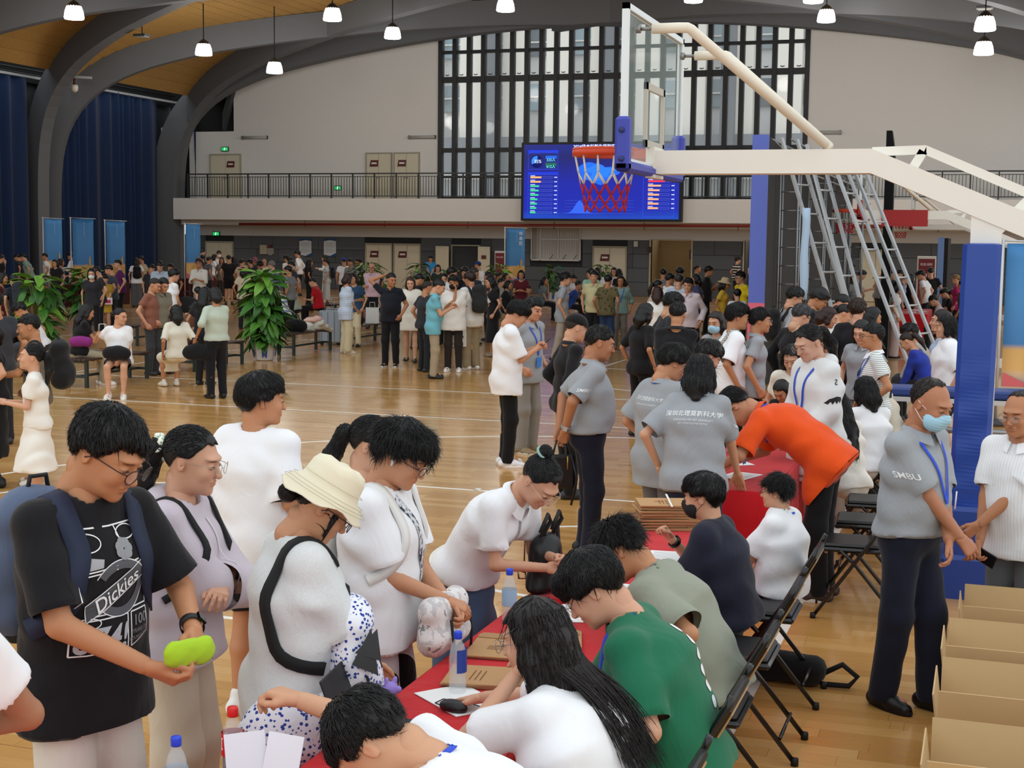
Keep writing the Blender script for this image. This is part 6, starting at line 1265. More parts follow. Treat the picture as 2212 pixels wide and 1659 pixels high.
# ---------------------------------------------------------------- luggage and bags
def suitcase(x, y, rz, col, label, h=.72, w=.48, d=.28):
    s = empty('suitcase', (x, y, 0), rz, label, 'suitcase'); mb = MB(); mb.rbox((0, 0, .05+h/2), (w, d, h), .03); mb.build('shell', M(col, .35, .5), s)
    for x_ in (-.5, -.17, .17, .5): mb = MB(); mb.box((x_*w*.9, -d/2-.004, .05+h/2), (.02, .012, h*.9)); mb.build('ridge', M('#7d8894', .4, .5), s)
    for sx in (-1, 1):
        for sy in (-1, 1): MB().lathe([(0, -.015), (.03, -.015), (.03, .015), (0, .015)], (sx*w*.38, sy*d*.3, .03), 10, Rx(math.pi/2)).build('wheel', DARK, s)
    mb = MB(); mb.tube([(-.1, d*.3, h), (-.1, d*.3, h+.3), (.1, d*.3, h+.3), (.1, d*.3, h)], .01, 6); mb.build('handle', M('#9a9c9e', .3, .8), s)
p = at(713, 745); suitcase(p[0], p[1], .6, '#aab6c2', 'silver ribbed suitcase beside the blue striped shirt'); p = at(727, 738); suitcase(p[0], p[1], .6, '#8e9aa8', 'grey suitcase standing close behind the silver one')
def soft_bag(x, y, z, dims, col, label, rz=0, handle=True, seed=0, name='hand_bag'):
    b = empty(name, (x, y, z), rz, label, 'bag'); w, d, h = dims; V, Fq = sdf([cone((-w*.3, 0, h*.42), (w*.3, 0, h*.42), h*.40, h*.42, max(.3, d/h), (0, 1, 0), .03, cut=[((0, 0, .003), (0, 0, -1.))]), ell((0, 0, h*.6), (w*.42, d*.45, h*.38), k=.05)], max(.012, w*.06), .004, 1.5); link('bag_body', mesh_np('bag', V, Fq), cloth(col), b)
    if handle: mb = MB(); mb.tube([(-w*.2, 0, h*.85), (-w*.15, 0, h*1.25), (w*.15, 0, h*1.25), (w*.2, 0, h*.85)], .012, 6); mb.build('handle', M(col, .6), b)
    return b
soft_bag(-13.5, 26.35, .452, (.45, .25, .28), '#161618', 'black bag on the bench beside the pale clothes', .6)
V, Fq = sdf([cone((-.1, -.35, .07), (.05, .3, .07), .12, .10, 1.3, (1, 0, 0), .05), ell((.05, .1, .14), (.16, .2, .1), k=.05), cone((.15, .3, .05), (.2, .42, -.02), .08, .05, k=.05)], .025, .012, 1.4); o = link('folded_clothes', mesh_np('clothes', V, Fq), cloth('#dfe2da')); o.location = (-13.46, 27.1, .455); tag(o, 'white clothes heaped on the bench edge', 'clothes'); V, Fq = sdf([ell((0, 0, .22), (.16, .22, .06), k=.05), ell((.06, .16, .24), (.09, .1, .06), k=.05)], .025, .012, 1.6); o = link('folded_clothes', mesh_np('clothes', V, Fq), cloth('#e3b8a8')); o.location = (-13.46, 27.05, .45); tag(o, 'peach jacket lying on top of the white clothes on the bench', 'clothes')
soft_bag(-13.45, 29.2, .452, (.32, .2, .26), '#26282c', 'dark striped bag on the bench behind the blue striped shirt', .3)
tb2 = empty('tissue_box', (-17.7, 27.9, .452), .3, 'pale tissue pack on the bench behind the grey polo man', 'tissue box'); mb = MB(); mb.rbox((0, 0, .06), (.25, .5, .12), .02); mb.build('pack', M('#c9b9a6', .6), tb2); mb = MB(); mb.prism([(-.08, -.1, .12), (.08, -.1, .12), (0, -.05, .2)], (.0, .16, .0)); mb.build('tissue', PAPER, tb2)
p = at(735, 660, .0)
def paper_bag(p, w, d, h, col, label, rz=0, mark=None):
    b = empty('paper_bag', p, rz, label, 'bag'); mb = MB(); x, y = w/2, d/2; mb.hexa([(-x, -y, 0), (x, -y, 0), (x, y, 0), (-x, y, 0), (-x, -y*.8, h), (x, -y*.8, h), (x, y*.8, h), (-x, y*.8, h)]); mb.build('bag_body', M(col, .8, var=.03, bscale=10), b)
    for s in (-1, 1): mb = MB(); mb.tube([(-w*.2, s*y*.8, h), (-w*.18, s*y*.5, h+.12), (w*.18, s*y*.5, h+.12), (w*.2, s*y*.8, h)], .005, 5); mb.build('handle', M('#e3dfd4' if col != '#b98f62' else '#a07a4c', .7), b)
    if mark: 
        for i in range(4): mb = MB(); mb.box2((-w*.3+w*.18*i, -y-.002, h*.5), (-w*.3+w*.18*i+w*.05, -y+.001, h*.62)); mb.build('printed_mark', M('#3a3c40', .6), b)
    return b
p = at(770, 715, .45); paper_bag((-13.4, 30.0, .452), .3, .16, .36, '#dcdcd6', 'white shopping bag on the bench behind the blue striped shirt', .4)
# ---------------------------------------------------------------- people in front
WT = cloth('#eef0f3'); BKT = cloth('#17171a'); GPOLO = cloth('#9ba0a5', 'melange'); NAVY = cloth('#171b2b'); JET = cloth('#131315'); KHAKI = cloth('#b5a78c'); CREAMP = cloth('#d9d6cb'); GREYP = cloth('#6d6e70'); DENIM = cloth('#4a607f')
WPRINT = M('#e9ecee', .7)
# boy in the black printed T-shirt
A = Person('person in black printed T-shirt and cream trousers holding a lime green pouch', (222, 868), d=4.4, face=-142, lod=0, hp=30, hy=18, hair='short', sk='#bd8660', top=BKT, bot=('pants', CREAMP), legw=.02, ease=.02, tl=.86, hem=.14, arms=((-.14, .31, 1.06), (.03, .30, 1.0)), hands=('pinch', 'hold'), palm=((.5, -.2, -.5), (-.3, -.4, .8)), glasses=('#3b2320', 0, 1), poles=((-.8, -.5, -.5), (.9, -.5, -.4)), shoes=None)
J, s, u1, sx = A.J, A.s, A.u1, A.sx; fw = np.cross(u1, sx)
A.strap_pair(M('#1d2740', .7, bump=.3, bscale=300), .062)
def pr(P, name, me, c, X, Y, mat, off=.003): return P.text(name, '', .02, c, X, Y, -np.cross(u1, sx) if False else -np.cross(P.u1, P.sx), mat, me=me, off=off)
def ribbon(pts, w):
    """flat outline of constant width in xy"""
    mb = MB(); P = [np.array((*q, 0.0)) for q in pts]; rows = []
    for i, q in enumerate(P):
        t = nrm(P[min(i+1, len(P)-1)]-P[max(i-1, 0)]); n = np.array((-t[1], t[0], 0))*w/2; rows.append([q-n, q+n])
    mb.grid(rows, False); return mb.mesh('print')
def plate(pts): mb = MB(); mb.poly([(*q, 0) for q in pts]); return mb.mesh('print')
C0 = J['c']-u1*.03*s; X, Y = -sx, u1
GPR = M('#8f9296', .7)
for pts in ([(-.13, .16), (.13, .16)], [(-.13, .16), (-.135, .03)], [(.13, .16), (.135, .05)], [(-.135, .03), (.135, .055)], [(-.135, .02), (.135, .045)], [(-.135, .02), (-.145, -.105)], [(.135, .045), (.14, -.105)], [(-.145, -.105), (.14, -.105)], [(-.145, -.118), (.05, -.118)], [(-.145, -.118), (-.15, -.225)], [(.05, -.118), (.045, -.225)], [(-.15, -.225), (.045, -.225)], [(.065, -.118), (.14, -.118)], [(.065, -.118), (.06, -.225)], [(.14, -.118), (.15, -.20)], [(.06, -.225), (.15, -.20)], [(.02, .16), (.035, .10)]):
    pr(A, 'shirt_print', ribbon(pts, .0045), C0, X, Y, WPRINT)
pr(A, 'shirt_print', ribbon([(.02+.085*math.cos(t), -.03+.075*math.sin(t)) for t in np.linspace(-2.9, 2.6, 40)], .026), C0, X, Y, M('#55585d', .7)); pr(A, 'shirt_print', ribbon([(.02+.10*math.cos(t), -.03+.09*math.sin(t)) for t in np.linspace(-2.9, 2.7, 40)], .003), C0, X, Y, WPRINT)
cb, sb = math.cos(.5), math.sin(.5); rt = lambda x, y: (.0+x*cb-y*sb, -.035+x*sb+y*cb)
pr(A, 'shirt_print', plate([rt(-.135, -.026), rt(.135, -.026), rt(.145, .026), rt(-.115, .026)]), C0, X, Y, M('#4b4e53', .7), .005); pr(A, 'shirt_print', ribbon([rt(-.135, -.026), rt(.135, -.026), rt(.145, .026), rt(-.115, .026), rt(-.135, -.026)], .0035), C0, X, Y, WPRINT, .006)
A.text('shirt_lettering', 'Dickies', .062, C0-u1*.035*s, nrm(X*cb+Y*sb), nrm(-X*sb+Y*cb), -fw, WPRINT, .008, .25, .007)
A.text('shirt_lettering', '874!', .105, C0-X*.052-u1*.185, X, Y, -fw, M('#b9bec4', .7), .02, .25, .004); A.text('shirt_lettering', '100', .045, C0+X*.105-u1*.15, X, Y, -fw, GPR, .01, .1, .004)
A.text('shirt_lettering', 'YEARS OF', .018, C0+X*.105-u1*.182, X, Y, -fw, GPR, .0, 0, .004); A.text('shirt_lettering', 'FOUNDATION', .016, C0+X*.105-u1*.203, X, Y, -fw, GPR, 0, 0, .004)
for cx_, cy_, rx_, ry_ in ((.06, .135, .038, .02), (-.09, .12, .045, .026), (-.10, -.128, .045, .018)): pr(A, 'shirt_print', ribbon([(cx_+rx_*math.cos(t), cy_+ry_*math.sin(t)) for t in np.linspace(0, 6.28, 24)], .0035), C0, X, Y, WPRINT)
pr(A, 'shirt_print', plate([(-.13, .035), (-.05, .045), (-.045, .07), (-.125, .085)]), C0, X, Y, M('#a9adb2', .7)); pr(A, 'shirt_print', plate([(.10, .09), (.13, .09), (.13, .15), (.095, .15)]), C0, X, Y, M('#9da1a6', .7))
for i in range(7): a = i*.9; pr(A, 'shirt_print', plate([(.035+.016*math.cos(t)+.018*math.cos(a), .09+.016*math.sin(t)+.018*math.sin(a)) for t in np.linspace(0, 6.28, 12)[:-1]]), C0, X, Y, GPR, .004+.0004*i)
def wrist_band(P, i, col, r=.031, w=.024, face=None, nm='wrist_watch'):
    w_, X_, Y_, Z_ = P.HF[i]; c = w_-Y_*.035*P.s; mb = MB(); rows = []
    for k in range(18): a = 2*math.pi*k/18; d = X_*math.cos(a)*1.12+Z_*math.sin(a); rows.append([c+d*r*P.s-Y_*w/2, c+d*(r+.003)*P.s-Y_*w/2, c+d*(r+.003)*P.s+Y_*w/2, c+d*r*P.s+Y_*w/2])
    mb.grid(rows, True, True); o = mb.build(nm, M(col, .5), P.o)
    if face: mb = MB(); q = c+Z_*(r+.004)*P.s; mb.box(q, (.032, .036, .009) if face[1] else (.034, .034, .009), np.stack([X_, Y_, Z_], 1)); mb.build('watch_face', M(face[0], .2), o)
    return o
wrist_band(A, 0, '#1c1d20', face=('#0c0c0e', 1))
# things held or worn are things of their own, placed in the world where the hand or back is
def held(P, name, q, label, cat, R=None):
    o = bpy.data.objects.new(name, None); COL.objects.link(o); o.empty_display_size = .05; o.location = P.world(q); o.rotation_euler = (0, 0, P.rz); return tag(o, label, cat)
h = (A.hand_pt(0, 0, .09, -.03)+A.hand_pt(1, 0, .09, -.03))/2; o = held(A, 'zip_pouch', h+np.array((0, .02, .03)), 'lime green zipped pouch held in both hands', 'pouch'); V, Fq = sdf([cone((-.055, 0, 0), (.055, 0, .01), .045, .042, .55, (0, 1, 0), .02)], .008, .002, 4); link('pouch_body', mesh_np('pouch', V, Fq), cloth('#a8cf2e'), o); mb = MB(); mb.tube([(-.09, 0, .03), (-.098, 0, .0), (-.09, 0, -.035)], .004, 6); mb.build('zip', M('#c2472a', .5), o)
def backpack(P, label, mat, dims=(.30, .17, .44), dz=-.02, front=False, name='backpack', base=None, off=0.0, tilt=0, side=0.0):
    w, d, h_ = [x*P.s for x in dims]; fw_ = np.cross(P.u1, P.sx); sg = 1 if front else -1; g = 1+P.fat*.4; c = (P.J['c']+P.J['w'])*.5+P.u1*(dz+.05)*P.s+fw_*sg*(.125*P.s*g+.03+d*.42+off)+P.sx*side*P.s
    o = held(P, name, c, label, 'backpack'); R = np.stack([P.sx, fw_, nrm(P.u1+fw_*tilt)], 1); Q = lambda x, y, z: R@np.array((x, y, z))
    pr_ = [cone(Q(0, 0, -h_*.30), Q(0, 0, h_*.30), d*.55, d*.46, w/d*.98, P.sx, .04), ell(Q(0, sg*d*.28, -h_*.16), (w*.38, d*.42, h_*.26), R, .03), ell(Q(0, 0, h_*.36), (w*.40, d*.42, h_*.14), R, .05)]
    V, Fq = sdf(pr_, .014 if P.lod == 0 else (.022 if P.lod == 1 else .035), .004 if P.lod < 2 else 0, 1.3); b = link('pack_body', mesh_np('pack', V, Fq), mat, o)
    if P.lod < 2:
        mb = MB(); mb.tube([Q(-.04, 0, h_*.48), Q(-.03, 0, h_*.58), Q(.03, 0, h_*.58), Q(.04, 0, h_*.48)], .008, 6); mb.build('grab_handle', base or M('#1b1c1f', .7), o)
        mb = MB(); mb.tube([Q(w*.38*math.cos(t), sg*d*.50, h_*.02+h_*.12*math.sin(t)*.6) for t in np.linspace(.1, 3.04, 12)], .003, 5); mb.build('zip', M('#2a2c30', .5), o)
    return o, Q
o, Q = backpack(A, 'blue grey backpack with black base on the black T-shirt back', cloth('#5a6780'), (.31, .18, .46)); mb = MB(); mb.rbox(Q(0, -.02, -.19), (.27, .17, .10), .03, np.stack([A.sx, fw, A.u1], 1)); mb.build('pack_base', cloth('#1d2023'), o)
fl = held(A, 'flask', (A.J['c']+A.J['w'])*.5+sx*.19*s-fw*.24*s-u1*.02, 'burgundy flask in the side pocket of the blue grey backpack', 'flask'); mb = MB(); mb.lathe([(0, -.12), (.036, -.12), (.038, .03), (.036, .05), (.039, .052), (.039, .10), (.034, .115), (0, .116)], n=18); mb.build('flask_body', M('#8a2347', .35), fl); mb = MB(); mb.lathe([(0, 0), (.012, 0), (.012, .008), (0, .008)], (.036, .01, .075), 10, Ry(math.pi/2)); mb.build('latch', M('#c03060', .4), fl)
# girl in the lilac jacket
LIL = cloth('#c9bfc9', rough=.6)
B_ = Person('person in pale lilac jacket with arms crossed, ponytail in a flowered scrunchie', (408, 916), d=5.25, face=-112, lod=0, fem=True, hp=12, hair='pony', sk='#d0a084', top=(LIL, 'jacket'), bot=('pants', cloth('#d3c8b4')), legw=.035, ease=.03, tl=1.92, hem=.09, arms=((.10, .215, 1.13), (-.13, .25, 1.08)), hands=('relax', 'relax'), glasses=('#b9a58f', 1, 1), bust=.045, poles=((-1, .1, -.7), (1, .1, -.7)), shoes=('#e8e8e4', '#ffffff'))
J, s, u1, sx = B_.J, B_.s, B_.u1, B_.sx; fw = np.cross(u1, sx)
V, Fq = sdf([cone(J['n']+sx*x*.075*s-fw*(.07+.02*(1-abs(x)))*s+u1*.0*s, J['n']+sx*(x+.25)*.075*s-fw*(.07+.02*(1-abs(x+.25)))*s, .032*s, .032*s, k=.03) for x in (-1, -.75, -.5, -.25, 0, .25, .5, .75)]+[cone(J['n']+sx*q*.085*s-fw*.06*s, J['n']+sx*q*.075*s+fw*.075*s-u1*.055*s, .028*s, .016*s, k=.02) for q in (-1, 1)], .011, .004, 2); B_._part('hood', V, Fq, LIL); B_.band('zip', [J['n']+fw*.10*s-u1*.06*s, J['c']+fw*.2*s, J['w']+fw*.2*s], .008, M('#e3dde2', .5)); B_.strap_pair(M('#17181a', .8), .03)
V, Fq = sdf([ell((.018*math.cos(a)*1.3, -.125+.012*math.sin(3*a), .022+.03*math.sin(a)), (.020, .022, .020), k=.008) for a in np.linspace(0, 5.6, 8)], .006, .003, 6); B_._part('scrunchie', V@B_.HR.T*B_.s*B_.hs+B_.HC, Fq, cloth('#e9ecdc', 'spots', '#7d9a86', 90)); wrist_band(B_, 0, '#d8cfc4', face=('#4b5548', 1))
o = backpack(B_, 'small black backpack worn over the lilac jacket', cloth('#18191b'), (.24, .10, .34))
# boy seen from behind in white
C_ = Person('person in loose white T-shirt and black shorts seen from behind, head turned aside', (560, 806), d=7.0, face=-38, hy=-38, lod=0, hp=4, hair='thick', sk='#c18a66', top=WT, bot=('shorts', JET, .85), ease=.04, tl=.95, hem=.16, arms=('relax', (.17, .16, .98)), shoes=('#e9e9e6', '#ffffff'))
# ponytail girl half hidden
D_ = Person('person with low ponytail and thin glasses half hidden behind the white T-shirt boy', (800, 895), d=6.1, face=-105, lod=0, fem=True, hp=14, hair='pony', sk='#d3a588', top=WT, bot=('pants', GREYP), glasses=('#c9b090', 1, 1), arms=('relax', 'relax'))
# bucket hat girl
FLOR = cloth('#eef1f8', 'spots', '#33479c', 62)
E_ = Person('person in cream bucket hat and pale grey T-shirt carrying a blue flowered bag', (690, 1008), d=4.85, face=-74, lod=0, fem=True, hp=38, hy=-8, hair='hatbun', sk='#c79471', top=cloth('#d9dcdc', 'melange'), bot=('shorts', cloth('#b9ae98'), .95), ease=.035, tl=.98, hem=.15, arms=((-.10, .36, .86), (.16, .30, .80)), hands=('relax', 'relax'), glasses=('#3b3432', 0, 1), bust=.05, shoes=('#e9e9e6', '#ffffff'))
hb = MB(); prof = [(.0, .118), (.055, .116), (.084, .104), (.093, .085), (.097, .045), (.101, .030), (.118, .012), (.146, -.022), (.150, -.027), (.146, -.028), (.114, .006), (.098, .020)]; hb.lathe([(r*1.10, z*1.05+.028) for r, z in prof], (0, -.012, .012), 40); me = hb.mesh('bucket_hat'); a = np.empty(len(me.vertices)*3, np.float32); me.vertices.foreach_get('co', a); a = a.reshape(-1, 3).astype(float)
for v in a: r = math.hypot(v[0], v[1]+.012); ang = math.atan2(v[1]+.012, v[0]); v[2] += (.010*math.sin(ang*3+1)+.006*math.sin(ang*7)) * max(0, (r-.11)/.05); v[2] += .004*math.sin(ang*5+v[2]*40)*(1 if v[2] > .08 else .3)
a = (a@Rx(.10).T)@E_.HR.T*E_.s*E_.hs+E_.HC; me.vertices.foreach_set('co', a.astype(np.float32).ravel()); me.update(); ht = link('bucket_hat', me, cloth('#e4dcc2'), E_.o)
for rr_, zz in ((.128, .030), (.138, .018), (.148, .008), (.109, .062)):
    mb = MB(); mb.tube([E_.hp2w(Rx(.10)@np.array((rr_*math.cos(t)*1.08, rr_*math.sin(t)*1.08-.012, zz+.028))) for t in np.linspace(0, 6.2, 40)], .0012, 4, True); mb.build('brim_stitch', M('#cfc6aa', .8), ht)
J, s, u1, sx = E_.J, E_.s, E_.u1, E_.sx; fw = np.cross(u1, sx)
o, Q = backpack(E_, 'blue and white flowered backpack worn in front under the arm', FLOR, (.30, .19, .50), dz=-.20, front=True, off=-.06, tilt=-.1, side=.12); mb = MB(); mb.poly([Q(.157, -.02, .08), Q(.16, .07, .05), Q(.157, .06, .16)]); mb.prism([Q(.152, -.03, .04), Q(.152, .06, .0), Q(.150, .04, .16)], Q(.006, 0, 0)); mb.build('mesh_pocket', M('#3a3f40', .7), o); mb = MB(); mb.tube([Q(.155, .02, -.0), Q(.165, .03, -.05)], .005, 5); mb.build('zip_pull', DARK, o)
E_.band('shoulder_strap', [J['n']+sx*.11*s+fw*.10*s-u1*.08*s, J['n']+sx*.12*s+u1*.02*s, J['n']+sx*.12*s-fw*.08*s, J['c']+sx*.14*s-fw*.16*s, J['w']+sx*.17*s-fw*.10*s, J['w']+sx*.20*s+fw*.04*s-u1*.04*s], .045, M('#17181a', .8), thick=.01); 
bb = held(E_, 'flower_tote', E_.P0+sx*.21*s+fw*.02*s-np.array((0, 0, .12*s)), 'white bag printed with blue flowers hanging at the hip', 'bag'); V, Fq = sdf([cone((0, -.12, 0), (0, .14, -.02), .14, .15, .55, (1, 0, 0), .03)], .014, .004, 1.5); link('bag_body', mesh_np('bag', V, Fq), FLOR, bb)
kc = held(E_, 'purple_charm', E_.P0+sx*.235*s+fw*.29*s+np.array((0, 0, .02*s)), 'small purple plush charm on the flowered bag', 'charm'); V, Fq = sdf([ell((0, 0, 0), (.022, .028, .026), k=.01), ell((0, .018, .03), (.007, .009, .014), k=.004), ell((0, -.012, .03), (.007, .009, .014), k=.004), ell((0, .03, -.004), (.012, .012, .012), k=.005)], .006); link('plush', mesh_np('plush', V, Fq), M('#9a86d8', .7), kc)
# fluffy hair boy
F_ = Person('person with fluffy black hair, white earbuds and patterned sling bag over white T-shirt', (862, 908), d=5.6, face=-112, lod=0, hp=28, hy=0, hair='fluffy', sk='#c48f6d', top=WT, bot=('shorts', cloth('#d9dade', 'bolt', '#17181c', 5.0), .98), ease=.035, tl=.80, hem=.12, arms=((-.03, .29, .97), (.02, .29, 1.0)), hands=('hold', 'relax'), palm=(None, (-.2, -.3, -.8)), glasses=('#2a1d1c', 0, 0), shoes=('#e9e9e6', '#ffffff'))
J, s, u1, sx = F_.J, F_.s, F_.u1, F_.sx; fw = np.cross(u1, sx)
for i, sd in ((0, -1), (1, 1)):
    mb = MB(); q = F_.hp2w; mb.tube([q((sd*.083, .002, .0)), q((sd*.087, .004, -.006)), q((sd*.085, .006, -.026))], [.0075, .006, .0035], 8); mb.build('earbud', M('#f6f7f8', .25), F_.o)
F_.band('sling_strap', [J['c']+sx*.12*s-fw*.16*s, J['n']-sx*.10*s*-1+u1*.02*s, J['n']+sx*.075*s+fw*.06*s-u1*.03*s, J['c']-sx*.01*s+fw*.2*s, J['w']-sx*.06*s+fw*.22*s], .035, cloth('#d9dee4', 'blotch', '#39424f', 30)); F_.strap_pair(M('#e4e4e0', .8), .045)
BAGP = cloth('#e6e2e0', 'blotch', '#c9c4c6', 16); o = held(F_, 'sling_bag', F_.P0-sx*.02*s+fw*.27*s+np.array((0, 0, .0)), 'grey white and blue patterned sling bag held at the waist', 'bag'); V, Fq = sdf([cone((-.13, 0, .045), (.13, 0, .055), .062, .062, .85, (0, 1, 0), .03), cone((-.12, 0, -.05), (.12, 0, -.05), .07, .07, .9, (0, 1, 0), .04), cone((-.07, .05, -.045), (.08, .05, -.045), .045, .045, .9, (0, 1, 0), .015)], .010, .004, 1.8); link('bag_body', mesh_np('bag', V, Fq), BAGP, o)
for x in (-.11, .1): mb = MB(); mb.tube([(x, .07, .03), (x+.02, .09, -.06), (x+.01, .08, -.16)], .006, 5); mb.build('dangling_strap', M('#1b1c1e', .8), o)
backpack(F_, 'pale backpack on the back of the fluffy haired boy', cloth('#cfcfcb'), (.28, .14, .42))
# bending woman in the white polo
G_ = Person('person in white zip polo and denim blue skirt bending over the table, bun tied high', (1163, 976), d=6.45, face=-122, lod=0, fem=True, lean=27, hunch=20, hp=48, hy=-6, hair='topbun', sk='#cf9f82', top=WT, bot=('skirt', DENIM, .86), flare=.02, ease=.01, tl=.74, hem=.03, arms=((-.07, .50, 1.02), (.02, .50, .99)), hands=('pinch', 'pinch'), palm=((.6, -.5, -.3), (-.6, -.5, -.3)), glasses=('#d8c4b4', 1, 1), collar=WT, bust=.05, shoes=('#d9d4cc', '#ffffff'))
J, s, u1, sx = G_.J, G_.s, G_.u1, G_.sx; fw = np.cross(u1, sx); G_.band('zip', [J['n']+fw*.10*s-u1*.04*s, J['c']+fw*.2*s+u1*.02*s], .008, M('#b9bbbe', .4, .6)); mb = MB(); q = G_.hp2w; mb.tube([q((.035*math.cos(t), -.085+.035*math.sin(t), .112)) for t in np.linspace(0, 6.1, 16)], .007, 6, True); mb.build('hair_tie', M('#8fb8b0', .6), G_.o); mb = MB(); m_ = G_.P0+sx*.16*s+fw*.06*s; mb.tube([m_+np.array((0, 0, .02)), m_+np.array((.01, .02, -.05))], .006, 5); mb.tube([m_+np.array((0, 0, .02)), m_+np.array((-.01, -.03, -.045))], .006, 5); mb.build('waist_tie', WT, G_.o)
o = held(G_, 'black_leather_bag', (G_.P0[0]-.16, G_.P0[1]+.34, .76), 'black leather bucket bag with zips standing on the red table edge', 'bag'); V, Fq = sdf([cone((0, 0, .02), (0, 0, .17), .115, .10, .7, (0, 1, 0), .03, cut=[((0, 0, .003), (0, 0, -1.))])], .012, .006, 1.8); link('bag_body', mesh_np('bag', V, Fq), M('#101012', .38, bump=.2, bscale=20), o)
for x in (-.05, .05): mb = MB(); mb.tube([(x, 0, .24), (x-.06, .02, .32), (x-.02, .03, .36), (x+.03, .02, .28)], .011, 6); mb.build('bag_handle', M('#121214', .5), o)
mb = MB(); mb.tube([(.02, -.105, .10), (.02, -.10, .30)], .004, 5); mb.build('zip', M('#a9a298', .3, .9), o); mb = MB(); mb.tube([(-.1, 0, .3), (-.16, -.02, .1), (-.19, 0, -.3)], .012, 6); mb.build('long_strap', M('#121214', .6), o); mb = MB(); mb.tube([(.0, -.11, .06), (.06, -.115, .08), (.05, -.115, .04), (.0, -.11, .03)], .005, 5, True); mb.build('buckle', M('#c9c4b8', .2, .95), o)
o = held(G_, 'clear_packet', G_.hand_pt(1, 0, .1, -.05)+np.array((0, .01, -.06)), 'small clear plastic packet with a card between her fingers', 'packet'); mb = MB(); mb.box((0, 0, 0), (.075, .003, .10), Ry(.2)); mb.build('film', M('#eef2f4', .1, alpha=.35, spec=.8), o); mb = MB(); mb.box((.005, -.003, -.02), (.05, .002, .04), Ry(.2)); mb.build('card', M('#f4f4f2', .5), o)
# seated row behind the table
def face_left(y): return 90
H_ = Person('person with very long dark hair in white T-shirt, hand at her face, seated', (1165, 1292), d=4.4, rot=82, sit=.47, lod=0, fem=True, lean=17, hunch=8, hp=14, hair='longer', hc='#150f0e', sk='#d3a487', top=WT, bot=('pants', JET), fat=.35, ease=.03, tl=.82, hem=.12, arms=((-.05, .30, 1.10), ('w', -1.62, 4.53, .80)), hands=('relax', 'flat'), palm=((.3, -.9, .3), (0, 0, -1)), glasses=('#8d8a94', 1, 1), poles=((-.7, -.1, -1), (.8, -.3, -.6)), shoes=('#e4e4e0', '#ffffff'))
hV, hF = hair_tpl('longer', 0, 1); rs = np.random.RandomState(5); n = 520; L_ = []; s = H_.s
for i in range(n):
    a = rs.uniform(-1.35, 1.35); r0 = np.array((.088*math.sin(a), -.013-.100*math.cos(a)*rs.uniform(.8, 1.0), .06+.03*rs.uniform(-1, 1))); p0 = H_.hp2w(r0); back = -np.cross(H_.u1, H_.sx)
    tip = H_.J['w']+H_.u1*rs.uniform(-.02, .16)*s+back*(.16+.03*rs.rand())*s*1.12+H_.sx*(.10*math.sin(a)+.05+rs.normal(0, .028))*s; mid = H_.J['n']+back*(.115+.02*rs.rand())*s+H_.sx*(.09*math.sin(a)+.02)*s-H_.u1*.02*s; mid2 = H_.hp2w((.094*math.sin(a), -.03-.09*math.cos(a), -.06))
    P4 = [p0, mid2, mid, (mid+tip)/2+back*.02+H_.sx*rs.normal(0, .006), tip]; T = np.linspace(0, 1, 9); d_ = np.linspace(0, 1, 5); pts = np.stack([np.interp(T, d_, [q[k] for q in P4]) for k in range(3)], 1)
    for _ in range(2): pts[1:-1] = (pts[:-2]+2*pts[1:-1]+pts[2:])/4
    L_.append(pts)
L_ = np.array(L_); W_ = .0042; sdv = H_.sx; bk_ = -np.cross(H_.u1, H_.sx); tw_ = np.linspace(1, .18, 9)[None, :, None]*W_; VV = np.stack([L_-sdv*tw_, L_+sdv*tw_, L_+bk_*tw_], 2).reshape(n, 27, 3); base = (np.arange(n)*27)[:, None]; Fc = np.concatenate([base+np.array([[i*3+a, i*3+b, i*3+3+b, i*3+3+a]]) for i in range(8) for a, b in ((0, 1), (1, 2), (2, 0))]); H_._part('long_hair', VV.reshape(-1, 3), Fc, hair_mat('#17100e', .38))
GRN = cloth('#1f6b4d')
I_ = Person('person in green T-shirt with blue lanyard seated at the table, head bowed', (1290, 1184), d=5.05, rot=96, sit=.47, lod=0, lean=16, hunch=14, hp=42, hair='bowl', sk='#d2a286', top=GRN, bot=('pants', JET), fat=.25, ease=.03, tl=.88, hem=.14, arms=((-.20, .30, .80), (.12, .50, .82)), hands=('relax', 'relax'), palm=((0, 0, -1), (0, 0, -1)), glasses=('#c9b7a4', 1, 0), shoes=('#e9e9e6', '#ffffff'))
I_.lanyard('#2a4fd0', .36, dangle=True); J, s, u1, sx = I_.J, I_.s, I_.u1, I_.sx; fw = np.cross(u1, sx)
for k in range(6): I_.text('shirt_print', '', .02, J['c']+u1*(.08-.055*k)*s+sx*(.03-.01*k)*s, sx, u1, fw, WPRINT, me=plate([(.026*math.cos(t)*(1+.2*math.sin(2*t+k)), .022*math.sin(t)) for t in np.linspace(0, 6.28, 14)[:-1]]))
I_.text('shirt_lettering', 'SPE', .055, J['w']+u1*.04*s+sx*.02*s, sx, u1, fw, M('#d9a83a', .7), .01); I_.text('shirt_lettering', 'MALDIVES', .03, J['c']+u1*.0*s-sx*.08*s, -sx, u1, -fw, M('#d9a83a', .7), .006); I_.text('shirt_lettering', 'MARKET', .03, J['c']-u1*.035*s-sx*.08*s, -sx, u1, -fw, M('#58b84a', .7), .006)
K_ = Person('person in sage grey T-shirt with blue lanyard seated, spiky hair, head bowed', (1348, 1116), d=6.0, rot=88, sit=.47, lod=0, lean=22, hunch=16, hp=46, hair='spiky', sk='#bd8863', top=cloth('#8f9484'), bot=('pants', JET), fat=.2, ease=.035, tl=.9, hem=.14, arms=((-.20, .22, .80), (.12, .44, .82)), shoes=('#e4e4e0', '#2a2a2a'))
K_.lanyard('#2a4fd0', .34, dangle=True)
